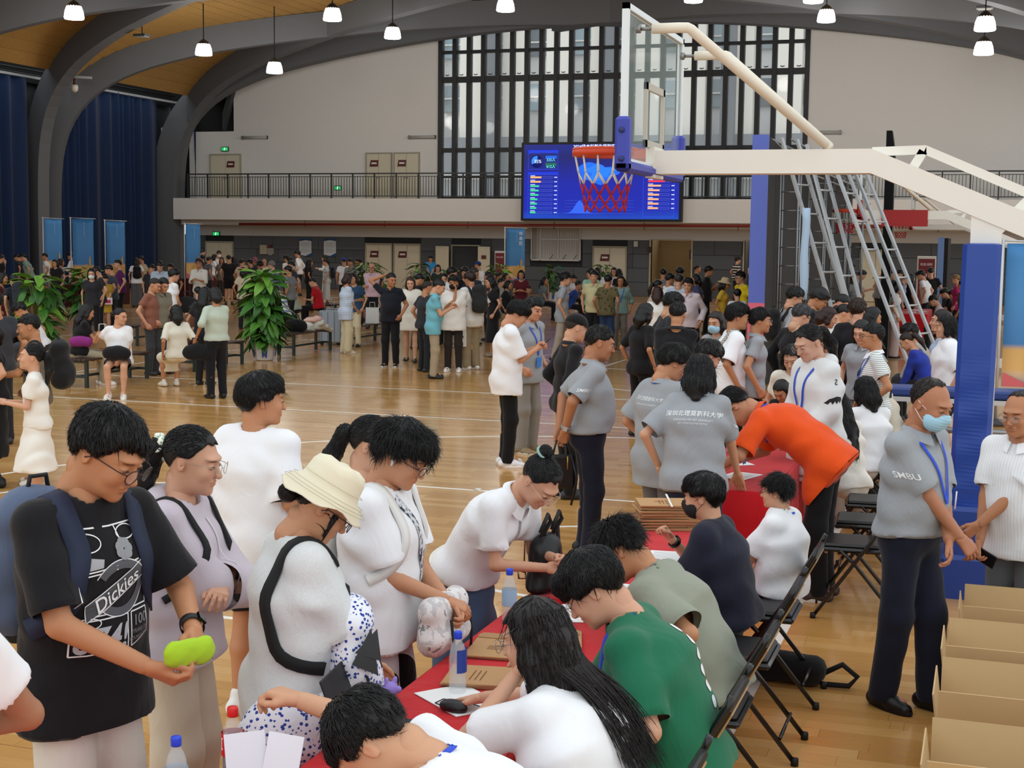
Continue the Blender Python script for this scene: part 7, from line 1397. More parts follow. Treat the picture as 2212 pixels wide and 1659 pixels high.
L2 = Person('person in navy shirt with black face mask and black wristwatch seated at the table', (1524, 1024), d=7.1, rot=84, sit=.47, lod=0, lean=8, hunch=8, hp=8, hair='thick', sk='#cf9f80', top=cloth('#1d2030'), bot=('pants', cloth('#3b3f52')), ease=.035, tl=.95, hem=.16, arms=((-.12, .42, .82), (.04, .36, 1.02)), hands=('relax', 'grip'), collar=cloth('#1d2030'), mask='#17181a', shoes=('#e4e4e0', '#ffffff')); wrist_band(L2, 1, '#111214', face=('#060607', 0))
M2 = Person('person in white T-shirt with glasses and blue lanyard seated at the end of the row', (1683, 1026), d=7.75, rot=80, sit=.47, lod=0, lean=-6, hunch=12, hp=2, hair='spiky', sk='#d2a283', top=WT, bot=('pants', JET), ease=.035, tl=.9, hem=.14, arms=((-.14, .32, .72), (.16, .28, .72)), glasses=('#3b3432', 1, 0), shoes=('#bdb8a8', '#d9d6cc')); M2.lanyard('#2f63d8', .42)
N2 = Person('person with bowed black hair in white T-shirt reaching out to the cola bottle', (812, 1478), d=3.75, rot=100, sit=.47, lod=0, lean=26, hunch=22, hp=62, hair='short', sk='#cfa07f', top=WT, bot=('pants', JET), ease=.03, tl=.5, hem=.12, arms=((-.22, .40, .82), ('w', -1.97, 3.72, 1.03)), hands=('relax', 'hold'), palm=((0, 0, -1), (0, .2, -1)), poles=((-.8, -.4, -.5), (.9, 0, .1)), shoes=('#e4e4e0', '#ffffff')); N2.lanyard('#2a4fd0', .4)
O2 = Person('person in white T-shirt at the picture edge, only a bent elbow in view', (-262, 1075), d=3.3, face=5, lod=0, hair='short', sk='#a9785a', top=WT, bot=('pants', GREYP), ease=.02, tl=.62, poles=((-1, -.2, -.3), (1, -.1, -.35)), arms=('front', (.10, .22, 1.10)), shoes=None)
# standing on the right
Q_ = Person('person in grey polo with pale blue face mask standing with hands folded', (2008, 812), d=7.15, face=-122, lod=0, hp=20, hair='bald', hc='#2c2724', sk='#b07a5c', fat=.22, top=GPOLO, bot=('pants', NAVY), legw=.012, ease=.012, tl=.88, hem=.0, arms=((.05, .26, .84), (-.03, .285, .90)), hands=('relax', 'relax'), palm=((.4, -.6, 0), (-.3, -.6, -.3)), mask='#a6d4ea', collar=GPOLO, belt='#111112', shoes=('#0f0f10', '#080808'), feet=((.02, .10), (-.02, -.08)), poles=((-1, -.5, -.2), (1, -.5, -.2)))
Q_.lanyard('#2350d8', .34); J, s, u1, sx = Q_.J, Q_.s, Q_.u1, Q_.sx
Q_.text('shirt_lettering', 'SMBU', .050, J['s1']*.42+J['e1']*.58, np.cross(nrm(J['s1']-J['e1']), sx)*-1 if False else np.cross(u1, sx), nrm(J['s1']-J['e1']), -sx, WPRINT, .012)
mb = MB(); q = J['w']+np.cross(u1, sx)*.24*s+u1*.06*s; mb.tube([q+u1*.05, q-u1*.04], .004, 5); Q_.mb('lanyard_cord', mb, M('#e4e6ea', .4))
R_ = Person('person in white short sleeved shirt smiling with glasses, holding a black phone', (2207, 842), d=7.5, face=152, lod=0, hp=8, hair='bald', hc='#2c2724', sk='#b57e5c', fat=.2, smile=1, top=cloth('#edeff1', 'vstripe', '#e3e6ea', 60), bot=('pants', cloth('#5a5d60')), ease=.02, tl=.78, hem=.14, arms=((.10, .26, .98), (.12, .22, .84)), hands=('relax', 'hold'), glasses=('#8c7a70', 1, 0), collar=WT, shoes=('#1b1b1c', '#111111'))
o = held(R_, 'mobile_phone', R_.hand_pt(1, .0, .09, -.03), 'black mobile phone in the hand of the white shirted man', 'phone'); mb = MB(); mb.rbox((0, 0, 0), (.074, .009, .15), .004, Ry(1.2)); mb.build('phone_body', M('#101114', .25), o)
S_ = Person('person in grey polo, navy trousers and belt seen in profile, hand behind holding a bag', (1293, 700), d=10.75, face=-80, lod=0, hp=16, hair='crew', sk='#b37d5c', fat=.42, top=GPOLO, bot=('pants', NAVY), ease=.012, tl=.90, hem=-.01, arms=((-.14, -.20, .93), (.15, -.20, .95)), collar=GPOLO, belt='#0d0d0e', shoes=('#141415', '#0b0b0b'), hands=('relax', 'grip')); J, s, u1, sx = S_.J, S_.s, S_.u1, S_.sx
S_.text('shirt_lettering', 'SMBU', .045, J['s1']*.42+J['e1']*.58, np.cross(u1, sx), nrm(J['s1']-J['e1']), -sx, WPRINT, .012); wrist_band(S_, 1, '#8d9092', face=('#b8bbbd', 0))
o = held(S_, 'black_handbag', S_.hand_pt(1, 0, .07, -.02)+np.array((0, -.02, -.26)), 'black leather bag with gold clasps held behind the grey polo man', 'bag'); mb = MB(); mb.rbox((0, 0, 0), (.06, .22, .26), .02); mb.build('bag_body', M('#141416', .4), o); mb = MB(); mb.tube([(0, -.06, .12), (0, -.03, .24), (0, .03, .24), (0, .06, .12)], .008, 6); mb.build('bag_handle', M('#141416', .4), o); mb = MB(); mb.tube([(.035, .05, .12), (.036, .05, .02)], .005, 5); mb.build('clasp', M('#c9a24a', .3, .9), o); mb = MB(); mb.tube([(.03, .08, .12), (.05, .12, -.05), (.04, .08, -.25)], .009, 5); mb.build('hanging_strap', M('#141416', .5), o)
T_ = Person('person in grey polo with blue lanyard and grey trousers, head bent, seen from behind', (1452, 742), d=9.95, face=-52, lod=0, hp=30, hy=-12, hair='thick', sk='#c08a68', top=GPOLO, bot=('pants', GREYP), ease=.025, tl=.86, hem=.22, arms=('relax', 'relax'), collar=GPOLO, shoes=('#2b2b2c', '#1a1a1a')); T_.lanyard('#2452d0', .3); J, s, u1, sx = T_.J, T_.s, T_.u1, T_.sx; fw = np.cross(u1, sx); T_.text('shirt_lettering', '深圳北理莫斯科大学', .032, J['c']+u1*.06*s, sx, u1, fw, WPRINT, .006); T_.text('shirt_lettering', 'SHENZHEN MSU-BIT UNIVERSITY', .014, J['c']+u1*.02*s, sx, u1, fw, WPRINT, 0)
U_ = Person('person with shoulder length hair in grey university polo seen from behind, leaning on the table', (1512, 764), d=9.2, face=-8, lod=0, fem=True, lean=6, hunch=10, hp=26, hair='mid', sk='#cf9f80', top=GPOLO, bot=('skirt', cloth('#23263a'), .6), ease=.02, tl=.84, hem=.10, arms=((-.24, .06, .96), (.27, .38, .80)), hands=('relax', 'flat'), palm=(None, (0, 0, -1)), poles=((-.7, -.6, -.4), (.6, -.8, .2)), collar=GPOLO, shoes=('#e4e4e0', '#ffffff')); J, s, u1, sx = U_.J, U_.s, U_.u1, U_.sx; fw = np.cross(u1, sx); U_.text('shirt_lettering', '深圳北理莫斯科大学', .040, J['c']+u1*.045*s, sx, u1, fw, WPRINT, .012, .1); U_.text('shirt_lettering', 'SHENZHEN MSU-BIT UNIVERSITY', .017, J['c']+u1*.002*s, sx, u1, fw, WPRINT, 0); U_.text('shirt_lettering', 'МГУ-ППИ В ШЭНЬЧЖЭНЕ', .015, J['c']-u1*.022*s, sx, u1, fw, WPRINT, 0); U_.text('shirt_lettering', 'SMBU', .036, J['s1']*.45+J['e1']*.55, np.cross(u1, sx), nrm(J['s1']-J['e1']), -sx, WPRINT, .012)
V_ = Person('person in bright orange polo bending low over the red table', (1592, 818), xy=(-.98, 9.62), rot=84, h=1.78, lod=0, lean=52, hunch=16, hp=72, hair='short', sk='#c08c6c', top=cloth('#e8531a'), bot=('pants', JET), ease=.02, tl=.86, hem=.13, arms=((-.18, .66, .83), (.10, .64, .83)), hands=('flat', 'relax'), palm=((0, 0, -1), (0, 0, -1)), glasses=('#26292c', 0, 0), collar=cloth('#e8531a'), poles=((-.4, -.5, .3), (.4, -.5, .3)), shoes=('#3a2c26', '#d9d4cc')); V_.lanyard('#2452d0', .1)
o = empty('name_badge', V_.world((0.0, .56, .93)), V_.rz, 'blue name badge hanging on the lanyard of the orange polo', 'badge'); mb = MB(); mb.rbox((0, 0, 0), (.075, .004, .11), .003); mb.build('card', M('#3a78c8', .4), o); mb = MB(); mb.tube([(0, 0, .055), (.0, -.05, .36)], .006, 5); mb.build('ribbon', M('#2452d0', .5), o)
HOOD = cloth('#e7ebeb')
W_ = Person('person in white hoodie with shark print sleeve, ponytail and glasses looking down', (1752, 698), d=10.7, face=128, lod=0, fem=True, hp=26, hair='pony', sk='#d6ab92', top=(HOOD, 'hoodie'), bot=('skirt', HOOD, .35), ease=.035, tl=1.9, hem=.30, arms=((-.13, .22, .92), (.14, .20, .90)), glasses=('#c2a48c', 1, 1), bust=.04, shoes=('#e4e4e0', '#ffffff')); W_.lanyard('#2452d0', .45); J, s, u1, sx = W_.J, W_.s, W_.u1, W_.sx; fw = np.cross(u1, sx)
V, Fq = sdf([cone(J['n']+sx*x*.09*s-fw*(.075+.03*(1-abs(x)))*s, J['n']+sx*(x+.25)*.09*s-fw*(.075+.03*(1-abs(x+.25)))*s, .04*s, .04*s, k=.03) for x in (-1, -.75, -.5, -.25, 0, .25, .5, .75)], .012, .005, 2); W_._part('hood', V, Fq, HOOD)
c = J['s0']*.25+J['e0']*.75; up = nrm(J['s0']-J['e0']); W_.text('shirt_print', '', .02, c, fw, up, sx, M('#17181a', .7), me=plate([(-.075, .0), (-.05, .035), (.0, .045), (.055, .03), (.08, -.0), (.06, -.01), (.045, .01), (.03, -.012), (.012, .012), (-.005, -.012), (-.022, .012), (-.04, -.01), (-.055, .008)])); W_.text('shirt_lettering', 'S', .06, J['s0']*.75+J['e0']*.25, fw, up, sx, M('#17181a', .7), .01)
# ---------------------------------------------------------------- the crowd in the hall
def col(c): return c if not isinstance(c, str) else cloth(c)
def P(label, u, v, face, top, bot='#1b1c1f', h=1.70, d=None, **kw):
    b = (bot if isinstance(bot, tuple) else ('pants', bot)); b = (b[0], col(b[1]), *b[2:]); hh = h if d is None else 1.7
    dd = d or max(5, (CAM_Z-(h if not kw.get('sit') else h*.74+.0))*F_PX/max(20, (v-519.4-(u-1106)*.01178)))
    kw.setdefault('lod', 1 if dd < 26 else 2); kw.setdefault('shoes', '#26272a'); kw.setdefault('sk', random.Random(label).choice(('#c69272', '#d0a082', '#bb8662', '#cd9b7c')))
    if d is None and dd > 58.5 and not kw.get('sit'): d = 58.5
    return Person(label, (u, v), h=None if d else h, d=d, face=face, top=col(top), bot=b, **kw)
W1, W2, BK = '#eceef0', '#e4e2dc', '#18181b'
GP = GPOLO
# ---- near the ladders and the middle of the floor
x = P('person in white T-shirt and black trousers standing with a phone', 1116, 648, -82, WT, JET, 1.75, hp=34, hair='bowl', arms=('phone', 'phone'), hands=('hold', 'hold'), ease=.03, tl=.9, hem=.17, shoes=('#e9eaea', '#ffffff'), lod=0)
o = held(x, 'mobile_phone', (x.hand_pt(0)+x.hand_pt(1))/2+np.array((0, .03, .04)), 'dark phone held by the white T-shirt youth in black trousers', 'phone'); mb = MB(); mb.rbox((0, 0, 0), (.07, .009, .14), .004, Rx(-.9)); mb.build('phone_body', M('#24262a', .3), o)
x = P('person in grey polo with blue lanyard and grey trousers behind the phone user', 1150, 640, -128, GP, '#8d8a84', 1.74, hair='short', hp=14, collar=GP, arms=('relax', 'relax'), ease=.02, tl=.86, hem=.14, shoes=('#8a7a58', '#d9d2c0')); x.lanyard('#2c55c8', .34, (.08, .11, '#3f86d8'))
x = P('person in black clothes and black baseball cap', 1243, 676, -70, BKT, JET, 1.70, hair='buzz', hp=18, collar=BKT, glasses=('#c9c9c9', 1, 1), arms=('relax', 'relax'), lod=0, tl=1.6)
def cap(P_, colr, brim=.07):
    c = .008 if P_.lod == 0 else .014; V, Fq = sdf([ell((0, -.012, .040), (.089, .107, .092), k=.02)], c, fn=lambda D, X, Y, Z: np.maximum(D, .038-Z)); V = V@P_.HR.T*P_.s*P_.hs+P_.HC; o = P_._part('baseball_cap', V, Fq, cloth(colr)); mb = MB(); rows = []
    for k in range(13): a = math.radians(25+130*k/12); rows.append([P_.hp2w((.086*math.cos(a), -.012+.104*math.sin(a), .046)), P_.hp2w((.082*math.cos(a), -.012+(.106+brim)*math.sin(a), .034)), P_.hp2w((.082*math.cos(a), -.012+(.106+brim)*math.sin(a), .029)), P_.hp2w((.086*math.cos(a), -.012+.104*math.sin(a), .040))])
    mb.grid(rows); mb.build('brim', cloth(colr), o)
cap(x, '#141416')
P('person with black bob haircut in black top and trousers', 1394, 654, -48, BKT, JET, 1.62, fem=True, hair='mid', hp=14, tl=.9)
P('person in charcoal T-shirt with wavy hair behind the black polo man', 1452, 632, -70, cloth('#2b2e34'), JET, 1.74, hair='fluffy', hp=24)
x = P('person in black polo with shaved head seen from behind, hands clasped at the back', 1464, 650, -12, BKT, JET, 1.74, hair='crew', hp=16, fat=.2, collar=BKT, arms=('back', 'back'), lod=0, tl=.85, hem=.12); 
P('person in light blue mask and grey top with long brown hair', 1548, 672, 150, cloth('#9fa2a4'), JET, 1.60, fem=True, hair='long', hc='#1f1512', mask='#a6d4ea', hp=10)
x = P('person in white T-shirt with checkered shoulder strap', 1592, 655, -78, WT, JET, 1.74, hair='thick', hp=8, ease=.03, tl=.92, lod=0); J, s, u1, sx = x.J, x.s, x.u1, x.sx; fw = np.cross(u1, sx); x.band('shoulder_strap', [J['c']+sx*.10*s-fw*.17*s, J['n']+sx*.10*s-fw*.06*s+u1*.02*s, J['n']+sx*.10*s+fw*.04*s, J['c']+sx*.11*s+fw*.17*s], .05, cloth('#e9e6dc', 'check', '#1b1c1f', 55), thick=.008)
P('person in grey polo with glasses smiling beside the checkered strap', 1640, 664, -84, GP, JET, d=14.6, hair='short', hp=4, smile=1, collar=GP, glasses=('#8c8c8c', 1, 0), lod=0)
P('person with bent dark head between the grey polos at the table', 1528, 733, -60, cloth('#24365c'), JET, 1.62, hair='thick', hp=35)
x = P('person in grey sleeves with black backpack and glasses near the ladder', 1716, 620, -70, cloth('#9c9da0'), JET, 1.76, hair='thick', hp=24, tl=1.8, glasses=('#2b2b2d', 0, 0)); backpack(x, 'black backpack on the grey sleeved student near the ladder', cloth('#17181a')); x.strap_pair(M('#17181a', .8), .06)
P('person in black T-shirt with glasses looking down beside the grey sleeves', 1768, 620, -92, cloth('#16171c'), JET, d=18.6, hair='bowl', hp=32, glasses=('#2b2b2d', 0, 0), lod=1)
P('person with grey hair in black shirt bending his head', 1730, 655, -50, BKT, JET, 1.72, hair='short', hc='#3a3a3c', hp=30, tl=1.85, glasses=('#2b2b2d', 0, 0), lod=1)
P('person with shaved head in white shirt looking down at a phone', 1818, 633, -105, WT, '#3a3c40', 1.72, hair='crew', hp=32, lod=1)
P('person in white hoodie with hair in a low bun', 1822, 655, -80, cloth('#e9e9e4'), JET, 1.62, fem=True, hair='bun', hp=28, tl=1.8, lod=1)
P('person with reddish hair in tan top before the shaved man', 1788, 662, -80, cloth('#a88468'), JET, d=17.0, fem=True, hair='bob', hc='#2c1512', hp=20, lod=1)
P('person in black T-shirt with brown hair seen from behind', 1852, 645, -5, BKT, JET, 1.74, hair='thick', hc='#2a1a12', hp=16, ease=.02, tl=.95, lod=1)
P('person with long straight black hair beside the brown haired youth', 1884, 662, -70, BKT, JET, 1.62, fem=True, hair='long', hp=14, lod=1)
STR = cloth('#eceef0', 'hstripe', '#a9b4ae', 55)
x = P('person in white polo with fine grey stripes, glasses and blue lanyard', 1888, 696, 96, STR, '#3a3c42', 1.72, d=13.2, hair='crew', hp=2, smile=1, collar=WT, glasses=('#26282b', 0, 0), lod=0, fat=.1, arms=('relax', 'relax')); x.lanyard('#2c55c8', .34)
x = P('person in grey university polo behind the striped polo', 1862, 690, 160, GP, '#6d6e70', d=14.8, hair='long', fem=True, hp=18, collar=GP, lod=1)
x = P('person in cream top with printed arm sleeves and a black shoulder bag', 1712, 742, 168, cloth('#e6e1d4'), ('skirt', '#c98f96', .5), d=12.3, fem=True, hair='long', hp=25, lod=0)
P('person seated with dark hair and cream hooded jacket reaching over the table', 1880, 788, 60, cloth('#cfc6b4'), '#3a3c42', 1.62, sit=.45, fem=True, hair='long', hp=28, lean=24, tl=1.9, lod=0, arms=('table', 'table'), xy=None)
P('person in white polo with braided black hair seated with her back to us', 1872, 812, 30, WT, '#d9d6cb', 1.60, sit=.45, fem=True, hair='mid', hp=20, lean=10, collar=WT, lod=0, arms=('table', 'table'))
P('person with very long black hair in cream top seated behind the white hoodie', 1806, 838, 40, cloth('#e9e6dc'), '#d9d6cb', 1.58, sit=.45, fem=True, hair='longer', hp=24, lean=14, lod=0, arms=('table', 'table'))
x = P('person in blue sports jacket with high reddish ponytail bending over the table', 1962, 716, 75, cloth('#24389a'), '#1b1c1f', 1.60, sit=.45, fem=True, hair='pony', hc='#241512', hp=36, lean=25, lod=1, tl=1.9, arms=('table', 'table'))
P('person in grey hooded sweater seated behind the blue jacket', 1968, 698, 85, cloth('#aaa89f'), '#33353a', 1.70, sit=.45, hair='thick', hp=25, lean=20, lod=1, tl=1.9, arms=('table', 'table'))
P('person in loose white shirt over black sleeves with short black hair', 2046, 680, 100, WT, ('skirt', '#e4e6e6', .3), 1.66, d=15.0, fem=True, hair='bob', hp=2, ease=.05, tl=.95, hem=.30, lod=0)
P('person in blue striped shirt with long hair beside the loose white shirt', 2036, 668, 92, cloth('#b9c8dc', 'vstripe', '#8fa9cc', 60), '#4a4c50', 1.66, fem=True, hair='long', hc='#1c1210', hp=-2, lod=1)
P('person with black hair bending behind the orange polo', 1690, 818, 150, BKT, JET, d=12.2, fem=True, hair='mid', hp=40, lod=1)
# ---- far right, around the far red table
for (l, u, v, f, t, b, hh, kw) in (
 ('person with bare shoulders and tied hair by the cream door', 1840, 568, 60, BK, '#222428', 1.66, dict(hair='bun', fem=True)), ('person with light hair and grey top seen from behind', 1845, 592, 20, '#9aa09c', '#222428', 1.58, dict(hair='bob', hc='#8a7a66', fem=True)), ('person in cream T-shirt reading a leaflet beside the ladder', 1862, 583, -80, '#d9cfbf', '#222428', 1.66, dict(hair='thick', arms=('read', 'read'), hp=25)),
 ('person in grey T-shirt with dark bag at the far table', 1912, 577, -75, '#8a8d90', '#222428', 1.74, dict(hair='thick', hp=30, lean=8)), ('person with glasses standing behind the grey T-shirt', 1928, 581, 90, '#3a3c42', '#222428', 1.70, dict(hair='short')), ('person in pale blue T-shirt leaning over the far table', 1944, 581, -70, '#a9b9cc', '#2a3350', 1.76, dict(hair='short', lean=22, hp=34)), ('person in striped sleeves next to the pale blue T-shirt', 1957, 590, -70, '#8d97a8', '#222428', 1.68, dict(hair='short', hp=30, lean=10)),
 ('person in pale T-shirt and dungarees with long hair by the ladder', 1940, 606, -75, '#d5d2cc', '#bfa9a4', 1.62, dict(hair='long', fem=True, hp=25, legw=.05)), ('person with long black hair and black top at the far table', 1968, 590, -50, BK, '#222428', 1.64, dict(hair='long', fem=True)), ('person in white T-shirt leaning at the far table', 1990, 583, 70, W1, '#222428', 1.72, dict(hair='thick', hp=28, lean=10)), ('person all in black with back turned before the maroon poster', 2011, 577, 10, BK, '#151618', 1.76, dict(hair='short', hp=20)),
 ('person in magenta T-shirt with fair tied hair', 2066, 592, 80, '#b3236a', '#222428', 1.66, dict(hair='bun', hc='#8a6a42', fem=True)), ('person in black with white badge standing by the right blue banner', 2196, 570, 110, BK, '#131416', 1.76, dict(hair='bowl')), ('person with tied hair behind the magenta T-shirt', 2080, 604, 60, '#5a4038', '#222428', 1.60, dict(hair='bun', fem=True))):
    P(l, u, v, f, t, b, hh, **kw)
x = P('person in black cap with white mark writing at the far table', 2018, 636, 85, '#c9b6bc', '#222428', 1.68, sit=.45, hair='short', hp=34, lean=22, arms=('table', 'table')); cap(x, '#17181a')
for (l, u, v) in (('person in black seated writing next to the cap wearer', 2042, 622), ('person in black hoodie seated at the end of the far table', 2060, 624), ('person in dark shirt seated far along the far table', 2002, 612)): P(l, u, v, 88, BK, '#151618', 1.68, sit=.45, hair='thick', hp=30, lean=20, arms=('table', 'table'))
# ---- the middle distance, walking and standing
x = P('person in yellow shirt with black trousers and belt facing us', 1284, 583, 172, '#cfc79a', '#1b1c20', 1.74, hair='short', fat=.1, collar=cloth('#cfc79a')); x = P('person in teal blouse and grey trousers with blue lanyard', 1341, 594, 178, cloth('#84a3a0'), '#7d7a72', 1.62, fem=True, hair='bob', tl=1.4, smile=1, lod=1, shoes='#b39a78'); x.lanyard('#2c55c8', .34)
P('person in camouflage T-shirt and jeans seen from behind', 1314, 592, -15, cloth('#6b6042', 'spots', '#39402a', 14), '#2b3f60', 1.66, hair='short'); P('person in mint T-shirt behind the yellow shirt', 1276, 578, 30, '#a3cfb8', '#222428', 1.72, hair='short'); P('person with long hair in white beside the cream doors', 1327, 577, 160, W1, '#222428', 1.62, fem=True, hair='long'); P('person with bob hair behind the teal blouse', 1337, 580, 30, BK, '#222428', 1.62, fem=True, hair='bob'); P('person in white with long hair behind the yellow shirt', 1291, 577, 10, W1, '#222428', 1.64, fem=True, hair='long')
x = P('person in grey polo walking with a camera in hand', 1221, 588, -88, GP, '#a59a8c', 1.74, hair='spiky', collar=GP, lod=1, arms=('relax', 'bag'), hem=.16, feet=((0, .15), (0, -.15))); o = held(x, 'photo_camera', x.hand_pt(1, 0, .12, -.02)+np.array((0, .03, -.03)), 'black photo camera carried by the walking grey polo man', 'camera'); mb = MB(); mb.rbox((0, 0, 0), (.07, .14, .10), .01); mb.tube([(0, .05, 0), (0, .22, -.01)], .04, 10); mb.build('camera_body', M('#141416', .5), o)
x = P('person in pale cyan polo and khaki trousers looking at a phone', 947, 602, -88, cloth('#6fb3c2'), '#a3957c', 1.70, hair='crew', hp=28, lod=1, collar=cloth('#6fb3c2'), arms=('phone', 'phone'), hem=.16, shoes='#17181a', fat=.1)
x = P('person in white T-shirt drinking, dark trousers', 980, 594, 172, W2, '#2c2522', 1.72, hair='thick', hp=5, lod=1, ease=.03, arms=('face', 'chest'), tl=.95, hem=.18, shoes=('#e9e9e6', '#ffffff'), mask='#1a1512')
x = P('person in white T-shirt and khaki trousers with a big black backpack', 1016, 586, 38, W2, '#9a8a6c', 1.78, hair='bowl', hc='#241610', lod=1, ease=.03, tl=.95, hem=.16, arms=('bag', 'relax'), hands=('grip', 'relax'), shoes=('#eeeeea', '#ffffff'), legw=.02); backpack(x, 'large flat black backpack on the white T-shirt youth', cloth('#2a2a2c'), (.32, .17, .52), .02); x.strap_pair(M('#2a2a2c', .8), .05)
q = x.world(x.hand_pt(0, 0, .08, -.02)); paper_bag((q[0], q[1]-.05, q[2]-.44), .26, .12, .32, '#e6e4dc', 'white paper bag with printed marks in the backpack youth’s hand', .5, True); paper_bag((q[0]+.05, q[1]+.12, q[2]-.50), .30, .12, .36, '#b98f62', 'brown paper bag carried behind the white paper bag', .5)
x = P('person in loose white blouse and dark shorts walking', 887, 597, 172, cloth('#e6e1d4'), ('shorts', '#1d2022', .35), 1.64, fem=True, hair='mid', hc='#38211a', lod=1, ease=.05, tl=1.5, hem=.28, arms=('relax', 'bag'), feet=((0, .10), (0, -.12)), shoes='#2b3026', sk='#d6a98c'); q = x.world(x.hand_pt(0, 0, .08, 0)); paper_bag((q[0]+.1, q[1]+.25, .18), .30, .14, .45, '#b98f62', 'brown paper bag carried by the woman in the white blouse', .4)
x = P('person in black polo and trousers with one hand on his head', 845, 588, 168, cloth('#191c26'), '#15161b', 1.74, hair='crew', hy=40, fat=.2, lod=1, sk='#b37d5c', collar=cloth('#191c26'), arms=('relax', (.14, .02, 1.66)), poles=(None, (1, -.1, .2)), shoes=('#1c1d20', '#e6e6e6'))
x = P('person in blue checked shirt and cream trousers', 752, 590, -68, cloth('#a9bdd8', 'check', '#dfe8f2', 26), '#d8cba8', 1.64, fem=True, fat=.18, hair='bob', hc='#2a1512', lod=1, tl=.95, hem=.20, arms=('front', 'low'), legw=.03, shoes=('#dcd2bc', '#efe9da'))
P('person with short hair in navy vest beside the blue checked shirt', 764, 590, 150, cloth('#2b4662'), '#d8cba8', 1.60, fem=True, hair='bob', lod=2)
P('person in pink polo with arms crossed before the cream doors', 803, 566, 172, '#d7b9c4', '#1b1c20', 1.74, hair='bald', fat=.2, arms=('cross', 'cross'), glasses=('#333333', 0, 1), collar=cloth('#d7b9c4'))
P('person in bright blue T-shirt with hands clasped before the grey wall', 930, 551, 175, '#2f86c4', '#8d8a80', 1.72, hair='bowl', arms=('clasp', 'clasp')); P('person with glasses in dark green beside the plant', 946, 571, 172, '#2f3f38', '#222428', 1.60, fem=True, hair='bob'); P('person with dark hair bending beside the plant pots', 906, 590, -60, BK, '#222428', 1.64, hair='short', hp=30); x = P('person in black T-shirt seated with arms on knees', 913, 614, -85, BK, '#15161a', 1.70, sit=.45, hair='crew', hc='#3a3632', hp=18, lean=25, lod=2, arms=('lap', 'lap')); P('person in white cap and dark top with striped bag', 922, 606, -60, '#2b2d33', '#222428', 1.62, hair='buzz'); 
P('person in white shirt facing aside above the cyan polo', 976, 577, -80, W1, '#222428', 1.74, hair='thick'); P('person in black printed T-shirt beside the backpack youth', 1005, 576, 175, '#15161b', '#1b1c20', 1.74, hair='thick'); P('person with glasses among the group by the cyan polo', 961, 590, 165, '#8a8480', '#222428', 1.60, fem=True, hair='bob'); P('person in navy jacket seen behind the black backpack', 1025, 577, -40, '#232c3a', '#222428', 1.74, hair='crew', hc='#2d2a28', tl=1.9); x = P('person in blue cap standing inside the open doorway', 1033, 564, 60, W1, '#222428', 1.70, hair='buzz'); cap(x, '#2a3f8a')
x = P('person in black dress with long hair and glasses', 1060, 595, 100, BK, ('skirt', BK, .62), 1.64, fem=True, hair='long', hp=15, lod=2, shoes='#8a7c6c'); P('person with tied dark hair behind the black dress', 1055, 586, 60, '#3a3c42', '#222428', 1.62, fem=True, hair='bun')
for (l, u, v, t, kw) in (('person in grey polo seated with hands on knees near the plants', 1083, 600, '#a2a4a2', dict(hair='short')), ('person with short dark hair seated behind the grey polo', 1079, 588, '#3a3c42', dict(hair='short')), ('person seated in dark clothes looking up', 1092, 589, '#2c2c30', dict(hair='bob', fem=True)), ('person seated in black with pale bag beside the grey polo', 1098, 605, '#242428', dict(hair='bob', fem=True)), ('person with grey hooded bag bending on the bench', 1140, 614, '#3a3c42', dict(hair='crew', lean=30, hp=30)), ('person in slate blouse seated waving a fan', 1176, 597, '#5f7076', dict(hair='long', fem=True, arms=('face', 'lap'))), ('person in pale shirt seated with crossed legs and phone', 1238, 593, '#c3c9d2', dict(hair='thick', arms=('read', 'read'), hp=25)), ('person in royal blue top seated behind the pale shirt', 1250, 606, '#2b4a9c', dict(hair='short', lean=25))):
    P(l, u, v, -110, t, '#17181c', 1.64, sit=.45, **kw)
P('person in maroon dress standing with a phone beside crutches', 1126, 583, 175, '#5a1d26', ('skirt', '#5a1d26', .5), 1.60, fem=True, hair='bob', arms=('read', 'read'))
P('person in grey T-shirt entering the brown opening', 1433, 579, 0, '#7d8284', '#222428', 1.70, hair='short'); P('person in white T-shirt turned aside before the brown opening', 1447, 589, -50, W1, '#222428', 1.70, hair='short'); P('person in white with dark curly hair before the brown opening', 1469, 577, 0, W1, '#222428', 1.72, hair='fluffy'); P('person with dark ponytail and cream top', 1421, 604, -70, '#cdbfae', '#222428', 1.62, fem=True, hair='pony'); x = P('person in white top with reddish bob seen from behind', 1421, 618, -5, W2, '#222428', 1.60, fem=True, hair='mid', hc='#2a120e', lod=1)
x = P('person in pale blue polo and black trousers with a phone in hand', 1467, 590, -12, '#b3c4d8', '#17181c', 1.76, hair='crew', hc='#2c2826', lod=1, hem=.16, arms=('relax', 'relax'), fat=.1); P('person in pale pink shirt smiling towards us', 1487, 599, 168, '#d9cbd2', '#17181c', 1.72, hair='short', smile=1, tl=1.9, fat=.1, lod=1, collar=cloth('#d9cbd2')); P('person in blue T-shirt with wavy shoulder hair', 1504, 591, 80, '#4a5078', '#222428', 1.62, fem=True, hair='mid'); P('person with tied hair in grey before the grey wall', 1507, 572, -90, '#4a4c50', '#222428', 1.62, fem=True, hair='bun'); P('person in loose black T-shirt raising a phone', 1531, 574, -88, BK, '#131416', 1.76, hair='thick', arms=('read', 'chest'), ease=.03, tl=.95)
x = P('person in yellow top with a straw sun hat', 1566, 600, -100, '#d9b441', '#1d1a1c', 1.60, fem=True, hair='mid', lod=2)
